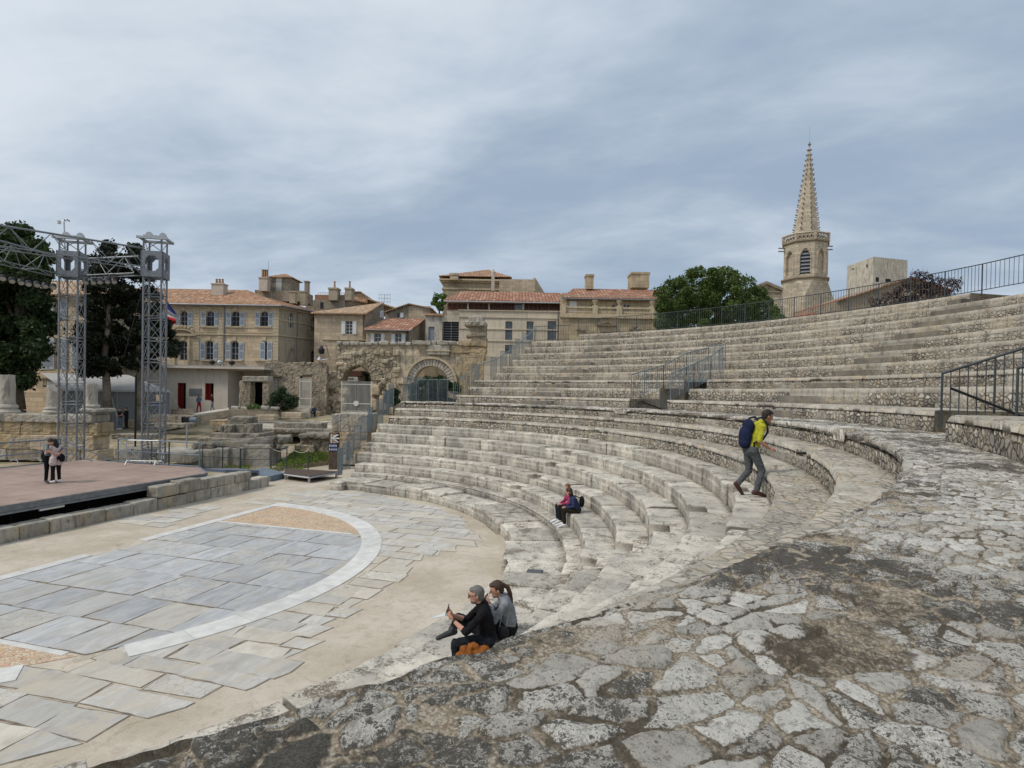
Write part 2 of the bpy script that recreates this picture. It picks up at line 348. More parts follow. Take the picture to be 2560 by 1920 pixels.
M_glass=glassy('window_glass',(.035,.038,.045)); M_glassb=glassy('blue_window_glass',(.10,.125,.14),.1)
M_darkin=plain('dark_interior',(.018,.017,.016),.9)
M_shut=plain('blue_grey_shutter_paint',(.42,.47,.53),.6,var=.06); M_shutw=plain('white_shutter_paint',(.66,.68,.68),.6,var=.05)
M_louv=plain('shutter_louvre_paint',(.22,.25,.29),.7,var=.1)
M_white=plain('white_metal_paint',(.68,.67,.63),.5,var=.05); M_red=plain('red_door_paint',(.20,.022,.018),.5,var=.2)
M_wood=plain('red_brown_wood',(.20,.075,.045),.7,var=.35,sc=5.); M_woodd=plain('dark_brown_wood',(.085,.06,.045),.8,var=.3)
M_rail=plain('grey_green_rail_paint',(.175,.21,.23),.5,.2,.12); M_raild=plain('dark_fence_paint',(.055,.068,.075),.6,.1,.12)
M_galv=plain('galvanised_steel',(.42,.43,.45),.42,.55,.12,9.); M_galvd=plain('dull_steel',(.20,.215,.235),.5,.4,.15,7.)
M_black=plain('black_metal',(.018,.019,.021),.5,.2); M_bluegrey=plain('blue_grey_metal',(.16,.20,.25),.5,.2)
M_deck=None
m,g=newmat('stage_plywood'); P=pos(g); nb=g.noise(P,.6,5,.6); nf=g.noise(g.vm('MULTIPLY',P,(8,1.4,8)),1.,5,.6)
xs=g.n('ShaderNodeSeparateXYZ',{0:P}).outputs
jx=g.m('ABSOLUTE',g.m('SUBTRACT',g.m('FRACT',g.m('DIVIDE',xs[0],1.22)),.5)); jy=g.m('ABSOLUTE',g.m('SUBTRACT',g.m('FRACT',g.m('DIVIDE',xs[1],2.44)),.5))
jt=g.m('MAXIMUM',g.ramp(jx,.488,.496),g.ramp(jy,.494,.498))
pn=g.n('ShaderNodeTexWhiteNoise',{0:g.n('ShaderNodeCombineXYZ',{0:g.m('ROUND',g.m('DIVIDE',xs[0],1.22)),1:g.m('ROUND',g.m('DIVIDE',xs[1],2.44)),2:0.}).outputs[0]}).outputs[0]
c=g.mix(g.ramp(g.m('ADD',g.m('MULTIPLY',nb,.6),g.m('MULTIPLY',nf,.4)),.34,.66),(.26,.185,.15),(.40,.30,.25)); c=g.mix(g.m('MULTIPLY',pn,.35),c,(.33,.245,.20))
c=g.mix(g.m('MULTIPLY',g.ramp(g.noise(P,1.6,6,.7),.62,.72),.7),c,(.10,.075,.06)); c=g.mix(jt,c,(.12,.085,.07))
M_deck=finish(m,g,c,.7,nf,.1,.01)
# sandy concrete of the orchestra, trodden and mottled
m,g=newmat('sandy_concrete'); P=pos(g); n1=g.noise(P,.55,6,.62); n2=g.noise(P,5.,6,.72,.8); n3=g.noise(P,38.,4,.75)
c=g.mix(g.ramp(n1,.36,.64),(.44,.38,.295),(.57,.51,.42)); c=g.mix(g.m('MULTIPLY',g.ramp(n2,.46,.66),.55),c,(.37,.315,.24)); c=g.mix(g.m('MULTIPLY',g.ramp(n3,.52,.70),.45),c,(.64,.585,.49)); c=g.mix(g.m('MULTIPLY',g.ramp(n3,.46,.30),.6),c,(.27,.225,.165))
c=g.mix(g.m('MULTIPLY',g.ramp(g.noise(P,1.6,5,.7,1.),.60,.68),.35),c,(.22,.175,.125))
M_sand=finish(m,g,c,.95,g.m('ADD',n3,n2),.35,.02,spec=.15)
# slabs: Col.r tone, Col.g hue (0 blue-grey marble .. 1 warm white), Col.b crazing
def slab_mat(name,ca,cb,cc,sand=None):
    m,g=newmat(name); P=pos(g); a=attr(g)
    off=g.vm('ADD',P,g.n('ShaderNodeCombineXYZ',{0:g.m('MULTIPLY',a[0],37.),1:g.m('MULTIPLY',a[0],91.),2:0.}).outputs[0])
    vein=g.noise(g.vm('MULTIPLY',off,(.8,2.6,1)),1.4,7,.68,1.2); nf=g.noise(P,26.,4,.7); nb=g.noise(P,2.1,5,.6)
    c=g.mix(g.ramp(a[1],.1,.9),g.mix(g.ramp(vein,.35,.66),ca,cb),g.mix(g.ramp(vein,.3,.7),tuple(x*.86 for x in cc),cc))
    c=g.mix(1.,c,g.mix(a[0],(.84,.84,.84),(1.10,1.10,1.10)),'MULTIPLY')
    wv=g.vm('ADD',P,g.scale(g.n('ShaderNodeTexNoise',{'Vector':P,'Scale':4.}).outputs[1],.12))
    e=g.vor(wv,6.5,'DISTANCE_TO_EDGE').outputs['Distance']; ccol=g.n('ShaderNodeSeparateColor',{0:g.vor(wv,6.5).outputs['Color']}).outputs
    cz=g.m('MULTIPLY',a[2],g.ramp(e,.05,.015))
    c=g.mix(g.m('MULTIPLY',a[2],g.m('MULTIPLY',ccol[0],.55)),c,(.55,.53,.485)); c=g.mix(g.m('MULTIPLY',cz,.5),c,(.20,.175,.14))
    c=g.mix(g.m('MULTIPLY',g.ramp(nb,.50,.66),.5),c,(.36,.325,.27)); c=g.mix(g.m('MULTIPLY',g.ramp(g.noise(P,.7,5,.65),.5,.66),.35),c,(.50,.455,.38)); c=g.mix(g.m('MULTIPLY',g.ramp(nf,.55,.7),.28),c,(.25,.23,.20))
    if sand: c=g.mix(g.m('MULTIPLY',g.ramp(g.m('ADD',g.m('MULTIPLY',g.noise(P,1.1,6,.72,.5),.75),g.m('MULTIPLY',nf,.25)),.50,.58),.8),c,sand)
    return finish(m,g,c,.8,g.m('ADD',nf,g.m('MULTIPLY',e,a[2])),.2,.01,spec=.3)
M_slab=slab_mat('orchestra_marble',(.355,.367,.382),(.495,.497,.494),(.54,.51,.45))
M_slab2=slab_mat('ring_paving',(.43,.415,.385),(.55,.53,.49),(.60,.555,.475),(.50,.445,.355))
m,g=newmat('pebble_mosaic'); P=pos(g); v=g.vor(P,15.,'F1'); e=g.vor(P,15.,'DISTANCE_TO_EDGE').outputs['Distance']; cs=g.n('ShaderNodeSeparateColor',{0:v.outputs['Color']}).outputs
c=g.mix(g.ramp(cs[0],.2,.8),(.58,.40,.24),(.62,.52,.39)); c=g.mix(g.m('MULTIPLY',g.ramp(cs[1],.7,.9),.7),c,(.58,.33,.26)); c=g.mix(g.ramp(e,.07,.02),c,(.25,.19,.13)); c=g.mix(g.m('MULTIPLY',g.ramp(g.noise(P,2.,5),.5,.65),.5),c,(.36,.30,.22))
M_mosaic=finish(m,g,c,.85,e,.4,.02)
M_band=plain('white_marble_band',(.665,.655,.62),.65,var=.10,sc=3.5,attrvar=.14)
# foreground pavement: Col.r stone tone, Col.g stone (1) or mortar (0), Col.b lichen
m,g=newmat('rough_stone_pavement'); P=pos(g); a=attr(g)
nm=g.noise(P,11.,6,.7); nf=g.noise(P,48.,6,.8); nn=g.noise(P,150.,5,.8); nl=g.noise(P,2.0,5,.65)
st=g.mix(a[0],(.40,.375,.325),(.74,.715,.655)); st=g.mix(g.m('MULTIPLY',g.ramp(nm,.42,.62),.5),st,(.60,.57,.505)); st=g.mix(g.m('MULTIPLY',g.ramp(nl,.54,.68),.45),st,(.52,.435,.325))
st=g.mix(g.m('MULTIPLY',g.ramp(nf,.49,.40),.65),st,(.19,.17,.14)); st=g.mix(g.m('MULTIPLY',g.ramp(nn,.56,.68),.5),st,(.66,.64,.59))
lk=g.m('ADD',g.m('ADD',g.m('MULTIPLY',g.noise(P,9.,6,.78,.8),.24),g.m('MULTIPLY',nf,.44)),g.m('MULTIPLY',nn,.32))
lq=g.m('ADD',lk,g.m('MULTIPLY',g.m('SUBTRACT',a[2],.40),.24))
lm=g.ramp(lq,.497,.528)
st=g.mix(g.m('MULTIPLY',lm,.93),st,g.mix(g.ramp(nn,.4,.6),(.036,.034,.029),(.12,.11,.092)))
st=g.mix(g.m('MULTIPLY',g.ramp(nn,.60,.70),g.m('ADD',.25,g.m('MULTIPLY',a[2],.6))),st,(.075,.068,.058))
vv=g.vor(P,150.); gv=g.n('ShaderNodeSeparateColor',{0:vv.outputs['Color']}).outputs; gd=vv.outputs['Distance']
mo=g.mix(g.ramp(gv[0],.1,.9),(.33,.27,.19),(.54,.47,.37)); mo=g.mix(g.m('MULTIPLY',g.ramp(gv[1],.82,.92),.75),mo,(.62,.57,.49)); mo=g.mix(g.m('MULTIPLY',g.ramp(gd,.5,.8),.45),mo,(.17,.13,.09))
mo=g.mix(g.m('MULTIPLY',g.ramp(g.m('ADD',g.m('MULTIPLY',g.noise(P,3.2,5,.7),.7),g.m('MULTIPLY',nf,.3)),.47,.565),.85),mo,(.08,.065,.046))
edge=g.m('ADD',a[1],g.m('MULTIPLY',g.m('SUBTRACT',nf,.5),1.5))
c=g.mix(g.ramp(edge,.38,.56),mo,st); c=g.mix(g.m('MULTIPLY',g.m('MULTIPLY',g.ramp(edge,.12,.40),g.ramp(edge,.70,.42)),.5),c,(.10,.082,.06))
hh=g.m('ADD',g.m('ADD',g.m('MULTIPLY',nf,.9),g.m('MULTIPLY',nn,.6)),g.m('MULTIPLY',g.m('SUBTRACT',1.,gd),g.m('MULTIPLY',g.m('SUBTRACT',1.,a[1]),.3)))
M_pave=finish(m,g,c,.96,hh,.9,.012,spec=.12)
# ground of the ruin field
m,g=newmat('dry_earth'); P=pos(g); n1=g.noise(P,.35,6,.65); n2=g.noise(P,3.,6,.7); n3=g.noise(P,20.,4,.7)
c=g.mix(g.ramp(n1,.38,.62),(.30,.24,.165),(.46,.39,.285)); c=g.mix(g.m('MULTIPLY',g.ramp(n2,.5,.68),.5),c,(.52,.46,.36)); c=g.mix(g.m('MULTIPLY',g.ramp(g.m('ADD',g.m('MULTIPLY',n1,.4),g.m('MULTIPLY',g.noise(P,.9,5,.7),.6)),.47,.56),.65),c,(.15,.145,.06)); c=g.mix(g.m('MULTIPLY',g.ramp(n3,.55,.7),.4),c,(.16,.13,.09))
M_earth=finish(m,g,c,1.,g.m('ADD',n2,n3),.5,.04,spec=.1)
m,g=newmat('grass_blades'); P=pos(g); n=g.noise(P,6.,4)
M_grass=finish(m,g,g.mix(n,(.085,.13,.022),(.21,.27,.06)),.8,spec=.2)
def leaf(name,c1,c2):
    m,g=newmat(name); P=pos(g); a=attr(g); n=g.noise(P,1.2,3)
    c=g.mix(g.m('ADD',g.m('MULTIPLY',a[0],.6),g.m('MULTIPLY',n,.4)),c1,c2)
    b=g.n('ShaderNodeBsdfPrincipled',{'Base Color':c,'Roughness':.6,'Specular IOR Level':.25}); tr=g.n('ShaderNodeBsdfTranslucent',{'Color':c})
    mx=g.n('ShaderNodeMixShader',{0:.22,1:b.outputs[0],2:tr.outputs[0]}); g.n('ShaderNodeOutputMaterial',{'Surface':mx.outputs[0]}); return m
M_leafd=leaf('dark_leaves',(.013,.024,.009),(.065,.105,.028)); M_cyp=leaf('cypress_leaves',(.012,.017,.010),(.032,.042,.020)); M_leafm=leaf('mid_leaves',(.032,.062,.014),(.115,.165,.04)); M_leafl=leaf('light_leaves',(.06,.12,.02),(.14,.24,.05)); M_plum=leaf('plum_leaves',(.022,.012,.012),(.07,.035,.03)); M_bush=leaf('bush_leaves',(.015,.035,.015),(.05,.085,.03))
M_bark=plain('bark',(.10,.08,.06),.95,var=.3,sc=5,bump=.5)
M_tent=plain('tent_canvas',(.46,.455,.44),.7,var=.05,sc=1.5,bump=.1); M_tentd=plain('grey_tent_wall',(.23,.24,.245),.7,var=.06,sc=1.5)
M_skin=plain('skin',(.50,.27,.19),.55,var=.05,sc=14); M_skind=plain('tanned_skin',(.40,.205,.14),.55,var=.05,sc=14)
CL={}
def cloth(nm,col):
    if nm not in CL: CL[nm]=plain(nm+'_cloth',col,.9,var=.14,sc=10,bump=.35,spec=.1)
    return CL[nm]
def hairm(nm,col):
    k=nm+'_hair'
    if k not in CL:
        m,g=newmat(k); P=pos(g); n=g.noise(g.vm('MULTIPLY',P,(60,60,14)),1.,4)
        CL[k]=finish(m,g,g.mix(n,tuple(x*.55 for x in col),tuple(x*1.5 for x in col)),.6,n,.5,.01)
    return CL[k]
# ---------------------------------------------------------------- ground
def make_ground():
    fs=np.concatenate([[-1500,-400,-100,-40],np.arange(-30,84,1.0),[90,100,120,150,200,400,900,3000]]); rs=np.concatenate([[-3000,-900,-300,-120],np.arange(-60,62,1.0),[80,120,300,900,3000]])
    A,B=np.meshgrid(fs,rs,indexing='ij'); X=CAM[0]+A*FV[0]+B*RV[0]; Y=CAM[1]+A*FV[1]+B*RV[1]; Rr=np.hypot(X,Y)
    Z=terr(A)+.10*fbm(X*.16,Y*.16,3,3)*np.clip((Rr-14)/8,0,1)+.05*fbm(X*.9,Y*.9,2,5)*np.clip((A-28)/4,0,1)*(A<90)
    k=np.clip((Rr-13.5)/5,0,1)*(1-((X<20)&(Y<5.5)&(Y>-3)&(X>-20))*1.); Z=np.where((k<1),Z*k-.05,Z)
    col=np.zeros(X.shape+(4,)); grid_obj('ground',np.stack([X,Y,Z],-1),col,M_earth,kind='structure')
make_ground()
def poly_obj(name,pts,z,mat,kind='structure',th=.12):
    return MB().prism([(x,y,z-th) for x,y in pts],(0,0,th)).build(name,mat,kind=kind)
poly_obj('orchestra_floor',[(-14,-13),(13,-13),(13,-2.2),(19.6,.2),(20.8,3.2),(20,6.2),(9,6.2),(-14,6.2)],0.,M_sand)
def clip(poly,nx,ny,d):       # keep nx*x+ny*y<=d
    o=[]
    for i,p in enumerate(poly):
        q=poly[(i+1)%len(poly)]; a=nx*p[0]+ny*p[1]-d; b=nx*q[0]+ny*q[1]-d
        if a<=0: o.append(p)
        if (a<0)!=(b<0) and abs(a-b)>1e-9: t_=a/(a-b); o.append((p[0]+t_*(q[0]-p[0]),p[1]+t_*(q[1]-p[1])))
    return o
def clipc(poly,R,n=40):
    for k in range(n):
        a=math.pi+math.pi*k/(n-1); poly=clip(poly,math.cos(a),math.sin(a),R)
        if len(poly)<3: return []
    return poly
def inset(poly,d):
    c=np.mean(poly,0); return [tuple(np.array(p)+(c-np.array(p))/max(np.linalg.norm(c-np.array(p)),1e-6)*d*1.3) for p in poly]
def slabs(mb,xs,ylist,z,keep,colf,R=None,lim=None,gap=.012,jit=.03,th=.05,bed=None,trim=None):
    rnd=random.Random(3)
    for i in range(len(xs)-1):
        ys=ylist(i,rnd)
        for j in range(len(ys)-1):
            p=[(xs[i],ys[j]),(xs[i+1],ys[j]),(xs[i+1],ys[j+1]),(xs[i],ys[j+1])]
            p=[(x+rnd.uniform(-jit,jit),y+rnd.uniform(-jit,jit)) for x,y in p]
            if lim:
                for l in lim: p=clip(p,*l)
                if len(p)<3: continue
            if R: p=clipc(p,R)
            if len(p)<3: continue
            c=np.mean(p,0)
            if trim is not None and c[1]<-.2:
                rc=math.hypot(*c); p=clip(p,c[0]/rc,c[1]/rc,trim(c,rnd))
                if len(p)<3: continue
                c=np.mean(p,0)
            if not keep(c): continue
            col=colf(c,rnd)
            # merge jitter corners so that the joints are not ruler straight
            q=[]
            for a,b in zip(p,p[1:]+p[:1]):
                q.append(a); L=math.hypot(b[0]-a[0],b[1]-a[1])
                nn=int(L/.16)
                for k in range(1,nn): q.append((a[0]+(b[0]-a[0])*k/nn+rnd.uniform(-.013,.013),a[1]+(b[1]-a[1])*k/nn+rnd.uniform(-.013,.013)))
            q=inset(q,gap); dz=rnd.uniform(-.0015,.002)
            area=.5*sum(q[k][0]*q[(k+1)%len(q)][1]-q[(k+1)%len(q)][0]*q[k][1] for k in range(len(q)))
            if abs(area)<.02: continue
            if area<0: q=q[::-1]
            mb.prism([(x,y,z-th+dz) for x,y in q],(0,0,th),col=col)
            if bed is not None: bed.prism([tuple(np.array(v)+(np.array(v)-c)/np.linalg.norm(np.array(v)-c)*.012)+(-.05,) for v in (p if area>0 else p[::-1])],(0,0,.05+z-.0055+rnd.uniform(0,.0012)))
def steps(a,b,lo,hi,rnd):
    o=[a]
    while o[-1]<b: o.append(o[-1]+rnd.uniform(lo,hi))
    return o
rnd=random.Random(11)
xs=steps(-4.4,4.2,.95,1.45,rnd); xs[-1]=4.3
def hue(c,r): 
    v=r.random(); return (r.random(),(.12*r.random() if v<.80 else .45 if v<.93 else .8),(1. if r.random()<.30 else 0.),1)
bd=MB(); mb=MB(); slabs(mb,xs,lambda i,r:[y-.35 for y in steps(-7.6,.2,.8,1.35,r)],.012,lambda c:c[1]<-.5,hue,R=7.25,lim=[(0,1,-.36)],bed=bd,gap=.015)
mb.build('orchestra_marble_paving',M_slab,kind='structure')
mb=MB(); xr=steps(-12,11,.42,.72,rnd)
RLp=sorted((math.degrees(math.atan2(p[1],p[0])),float(np.hypot(p[0],p[1]))) for p in (Gz(x,y,0) for x,y in((0,1875),(243,1805),(555,1713),(677,1667),(810,1540),(1018,1400),(1169,1366),(1040,1260))))
def RL(a): return float(np.interp(a,[p[0] for p in RLp],[p[1] for p in RLp]))
def keepring(c):
    r=math.hypot(*c); a=math.degrees(math.atan2(c[1],c[0]))
    lim=RL(a)+.26
    return 7.5<r<lim and c[1]<-.15 or (c[1]>-.2 and 1.4*abs(float(fbm(np.array([c[0]*.35]),np.array([c[1]*.7]),2,19)[0]))>.33 and c[0]>3.2 and c[1]<2.7 and c[0]<10.6)
def huer(c,r):
    a=math.degrees(math.atan2(c[1],c[0])); warm=1. if (-100<a<-72 and r.random()<.65) else (.75 if r.random()<.25 else .15*r.random()); 
    return (r.random(),warm,1. if r.random()<.13 else 0.,1)
slabs(mb,xr,lambda i,r:steps(-11.5+r.uniform(0,.5),3.2,.7,1.6,r),.0075,keepring,huer,jit=.06,gap=.014,bed=bd,trim=lambda c,r: RL(math.degrees(math.atan2(c[1],c[0])))+.28+r.uniform(-.22,.22))
mb.build('ring_paving',M_slab2,kind='structure'); bd.build('paving_bed',plain('dark_joint_earth',(.20,.165,.125),.95,var=.4,sc=6),kind='structure')
for sx,nm in ((1,'mosaic_floor'),(-1,'mosaic_floor')):
    p=[(sx*4.46,-.37),(sx*7.3,-.37),(sx*7.3,-6.2),(sx*4.46,-6.2)]; p=clipc(p if sx>0 else p[::-1],7.24)
    if sx<0: p=p
    MB().prism([(x,y,-.04) for x,y in p],(0,0,.048)).build(nm,M_mosaic,kind='structure')
mb=MB()
th_a=[math.degrees(math.atan2(*Gz(x,y,0)[[1,0]])) for x,y in ((290,1640),(45,1705))]
a=-181.
rb=random.Random(5)
while a<-.5:
    b=min(a+rb.uniform(7,11),-.3)
    mid=(a+b)/2
    if not (min(th_a)<mid<max(th_a)):
        n=6; pin=[(7.21*math.cos(math.radians(a+(b-a-.08)*k/n)),7.21*math.sin(math.radians(a+(b-a-.08)*k/n)),-.03) for k in range(n+1)]; po=[(7.79*math.cos(math.radians(a+(b-a-.08)*k/n)),7.79*math.sin(math.radians(a+(b-a-.08)*k/n)),-.03) for k in range(n+1)]
        mb.prism(po+pin[::-1],(0,0,.052),col=(rb.random(),0,0,1))
    a=b
x=-7.2; gx=[float(Gz(u,v,0)[0]) for u,v in ((235,1393),(282,1370))]
while x<7.1:
    x2=x+rb.uniform(1.1,1.9)
    if not(gx[0]-.2<(x+x2)/2<gx[1]+.3): mb.box(((x+x2)/2,-.17,0.),(x2-x-.012,.34,.036),((1,0,0),(0,1,0),UV),col=(rb.random(),0,0,1))
    x=x2
mb.box((4.38,-2.9,-.01),(.13,5.1,.05),((1,0,0),(0,1,0),UV),col=(.4,0,0,1)); mb.box((-4.47,-2.9,-.01),(.13,5.1,.05),((1,0,0),(0,1,0),UV),col=(.4,0,0,1))
mb.build('white_marble_band',M_band,kind='structure')

# ---------------------------------------------------------------- the seating
LR=[11.42,12.85,13.28,14.03,14.77,15.48,16.26,16.82,17.55,18.20]; LZ=[.40,.59,.98,1.38,1.83,2.27,2.71,3.15,3.56,3.95]
UR=[19.8,21.75,23.4,24.5,25.4,26.3,27.1,27.9,28.8,29.6]; UZ=[4.34,4.84]+[5.30+.477*i for i in range(8)]
seat=thing('stone_seating','curved tiers of weathered limestone steps rising round the orchestra to the top fence','stone seating',(0,0,0))
rad=math.radians
def row(name,R0,zp,z1,R1,ivs,notches,style,mat,lipn=.02,seed=0,depth=2.2,cut=.36,tint=0.):
    rg=np.random.default_rng(seed); built=[]
    for (a0,a1) in ivs:
        # samples along the arc, finer where the camera is near
        s=[a0]; 
        while s[-1]<a1:
            P=np.array([R0*math.cos(rad(s[-1])),R0*math.sin(rad(s[-1])),z1]); dd=np.linalg.norm(P-CAM); s.append(s[-1]+math.degrees(min(.10,max(.022,dd*.0035))/R0))
        s[-1]=a1; s=np.array(s)
        nb=[]; b=a0+rg.uniform(0,3)
        wid=(.75,1.5) if style=='ashlar' else (.3,.75)
        while b<a1: nb.append(b); b+=math.degrees(rg.uniform(*wid)/R0)
        nb=np.array(nb); g=math.degrees(.014/R0)
        nt=[]
        for n0,n1,mode in notches: nt+= [n0-.02,n0+.02,n1-.02,n1+.02]
        s=np.unique(np.concatenate([s,nb-g,nb,nb+g,[x for x in nt if a0<x<a1]])); s=s[(s>=a0)&(s<=a1)]
        bid=np.searchsorted(nb,s); rt=rg.random(len(nb)+2); rr_=rg.normal(0,1,len(nb)+2); rz=rg.normal(0,1,len(nb)+2)
        jt=np.min(np.abs(s[:,None]-nb[None,:]),1)<g*.6 if len(nb) else np.zeros(len(s),bool)
        arc=np.radians(s)*R0; zb=zp-.07; zh=zb+.07+(z1-zp)*.5
        K=[('r',0,zb),('r',0,zb+(zh-zb)*.5),('r',0,zh-.02),('l1',0,zh),('t1',0,zh),('r2',0,zh),('r2',0,zh+(z1-zh)*.45),('r2',0,z1-(.055 if style=='ashlar' else .13)),('L',.006,z1-.022),('L',.028,z1-.006),('L',.075,z1)]
        nT=5
        for k in range(1,nT+1): K.append(('T',.075+(R1+.04-R0-.075)*k/nT,z1))
        K+=[('b',R1+.04-R0,z1-depth),('b',.12,z1-depth)]
        P=np.zeros((len(s),len(K),3)); C=np.zeros((len(s),len(K),4)); C[...,3]=1
        mode=np.zeros(len(s))
        for n0,n1,m in notches: mode=np.where((s>n0)&(s<n1),1 if m=='in' else -1,mode)
        w1=fbm(arc*1.1,arc*0+seed,4,seed); w2=fbm(arc*6.,arc*0+seed*3.1,3,seed+5); chip=np.clip(fbm(arc*2.3,arc*0+7.7*seed,3,seed+9)-.20,0,1)
        for k,(t_,dr,z) in enumerate(K):
            r=np.full(len(s),R0+dr); zz=np.full(len(s),z)
            bl=(rr_[bid]*(.022+lipn*.6*(lipn>.05)) if style=='ashlar' else 0.)
            if t_ in('r','r2','l1','t1'): r=r+bl+(.010 if style=='ashlar' else .022)*w2
            if t_=='L': r=r+bl+lipn*(w1*.6+.5*w2)+chip*(.25 if style=='ashlar' else .12)*(1 if k<10 else .6); zz=zz-chip*(.10 if style=='ashlar' else .05)*(1.,.7,.3)[k-8]+(rz[bid]*(.016+.1*lipn*(lipn>.05)) if style=='ashlar' else .010*w2)
            if t_=='T': zz=zz+(rz[bid]*(.016+.1*lipn*(lipn>.05)) if style=='ashlar' else 0.)+.012*fbm(arc*1.7,np.full(len(s),r[0]*3.),3,seed+2)
            if t_ in('r','r2','L') or (t_=='T' and style=='ashlar'):
                r=np.where(jt&(t_!='T'),r+.045+lipn*.8*(lipn>.05),r); zz=np.where(jt&(t_ in('T','L')),zz-.024,zz)
            # recess (a cut step) or block in front (an added step)
            if t_ in('r','l1'): r=np.where(mode<0,R0-cut+.01*w2,r)
            if t_=='t1': r=np.where(mode>0,R0+cut,np.where(mode<0,R0-.005,r))
            if t_=='r2' : r=np.where(mode>0,R0+cut,r)
            if t_=='L' : r=np.where(mode>0,R0+cut+dr,r); zz=np.where(mode!=0,z,zz)
            if t_=='T': r=np.where((mode>0),np.maximum(r,R0+cut+.08+.01*k),r)
            P[:,k]=np.stack([r*np.cos(np.radians(s)),r*np.sin(np.radians(s)),zz],-1)
            tone=rt[bid] if style=='ashlar' else .5+.5*fbm(arc*.9,np.full(len(s),k*.3),3,seed+1)
            C[:,k,0]=np.clip(tone*.9+tint+(.28 if t_ in('T','L') else -.08)-np.where(mode<0,.45,0),0,1)  # treads and lips toned lighter than risers, step blocks darker
            C[:,k,1]=np.where(jt&(t_!='b'),.95 if style=='ashlar' else .5,np.where((mode>0)&(t_=='r2'),.8,np.where((mode<0)&np.isin(t_,('r','l1')),.5,0.)))  # dark joints, plus darker recessed notch risers and step-block fronts
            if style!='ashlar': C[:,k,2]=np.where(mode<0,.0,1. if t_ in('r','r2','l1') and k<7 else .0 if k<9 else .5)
            if k in(0,): C[:,k,1]=np.maximum(C[:,k,1],.75)  # darker line along the foot of each riser
        # close the ring of the section
        P=np.concatenate([P,P[:,:1]],1); C=np.concatenate([C,C[:,:1]],1); kk=P.shape[1]
        caps=[list(range(kk-1)),[ (len(s)-1)*kk+i for i in range(kk-1)][::-1]]
        built.append(grid_obj(name,P,C,mat,seat,smooth=False,closed_caps=caps))
    return built
A0=-176
N1=-44.6; N2=-87.9
def nt(R,*c,w=.78): return [(x-math.degrees(w/2/R),x+math.degrees(w/2/R),'in') for x in c]
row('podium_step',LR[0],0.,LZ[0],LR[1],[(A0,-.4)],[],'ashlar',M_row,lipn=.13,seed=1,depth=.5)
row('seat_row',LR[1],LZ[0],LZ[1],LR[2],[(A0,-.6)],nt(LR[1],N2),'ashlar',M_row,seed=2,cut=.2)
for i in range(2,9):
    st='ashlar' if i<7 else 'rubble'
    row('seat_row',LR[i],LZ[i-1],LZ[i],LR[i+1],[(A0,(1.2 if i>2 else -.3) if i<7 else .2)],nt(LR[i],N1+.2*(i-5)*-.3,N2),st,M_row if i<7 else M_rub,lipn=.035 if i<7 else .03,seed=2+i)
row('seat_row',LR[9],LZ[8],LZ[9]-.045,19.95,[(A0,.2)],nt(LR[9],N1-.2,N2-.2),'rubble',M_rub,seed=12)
VL=-41.; VR=[-47.8,-45.6,-44.3,-43.6]; V2L=-87.6; V2R=-95.1
BL=[(-26.5,-21.9),(-23.8,-19.5),(-22.4,-18.3)]+[(-22.4,-18.7)]*3+[(-22.8,-19.2)]*4
BR=[(-70.3,-64.),(-65.1,-60.4),(-62.9,-58.8)]+[(-62.9,-59.)]*3+[(-63.2,-59.3)]*4
UL=[-8.0,-7.2,-6.2,-8.1,-8.7,-9.2,-9.3,-9.6,-9.8,-16.3]
for i in range(10):
    ends=UL[i]; nts=[(*BL[i],'out'),(*BR[i],'out')]
    if i<3: iv=[(A0+.05*i,-112.2 if i==0 else V2R+.6*i),(V2L-.5*i,VR[i]),(VL,ends)]
    elif i<9: iv=[(A0+.05*i,ends)]
    else: iv=[(-60.4,ends)]
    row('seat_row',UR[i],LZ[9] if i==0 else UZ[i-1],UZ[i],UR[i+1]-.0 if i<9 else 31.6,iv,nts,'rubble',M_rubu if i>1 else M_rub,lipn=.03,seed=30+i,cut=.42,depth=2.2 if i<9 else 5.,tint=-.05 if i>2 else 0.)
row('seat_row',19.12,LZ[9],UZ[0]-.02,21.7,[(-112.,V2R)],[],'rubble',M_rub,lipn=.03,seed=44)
# ruined bank beyond the end of the top row
n=90; sa=np.linspace(-176,-60.5,n*3); rr=np.linspace(29.6,34,14); A_,B_=np.meshgrid(np.radians(sa),rr,indexing='ij')
Zb=UZ[8]-.02+np.clip((B_-29.6)/2,0,1)*.42+.10*fbm(A_*40,B_*1.5,3,71); Zb=np.where(B_>32.5,Zb-(B_-32.5)*3,Zb); Cb=np.zeros(A_.shape+(4,)); Cb[...,0]=.45; Cb[...,2]=.8; Cb[...,3]=1
grid_obj('rubble_bank',np.stack([B_*np.cos(A_),B_*np.sin(A_),Zb],-1),Cb,M_rubu,seat,smooth=False)
# passages under the upper tiers: floor, side and end walls, toned darker to paint in the gloom
for (va,vb,R9) in ((VL+.6,-48.2,26.),(V2L+.6,-95.6,24.6)):
    mb=MB(); Q=lambda r,a,z:(r*math.cos(rad(a)),r*math.sin(rad(a)),z)
    mb.hexa([Q(19.9,va,3.2),Q(R9,va,3.2),Q(R9,vb,3.2),Q(19.9,vb,3.2)],[Q(19.9,va,3.90),Q(R9,va,3.0+.3),Q(R9,vb,3.3),Q(19.9,vb,3.90)],col=(.3,0,.9,1))
    mb.hexa([Q(R9-1.2,va,3.2),Q(R9,va,3.2),Q(R9,vb,3.2),Q(R9-1.2,vb,3.2)],[Q(R9-1.2,va,5.25),Q(R9,va,5.25),Q(R9,vb,5.25),Q(R9-1.2,vb,5.25)],col=(.25,.2,1,1))
    mb.build('passage_wall',M_rub,seat)

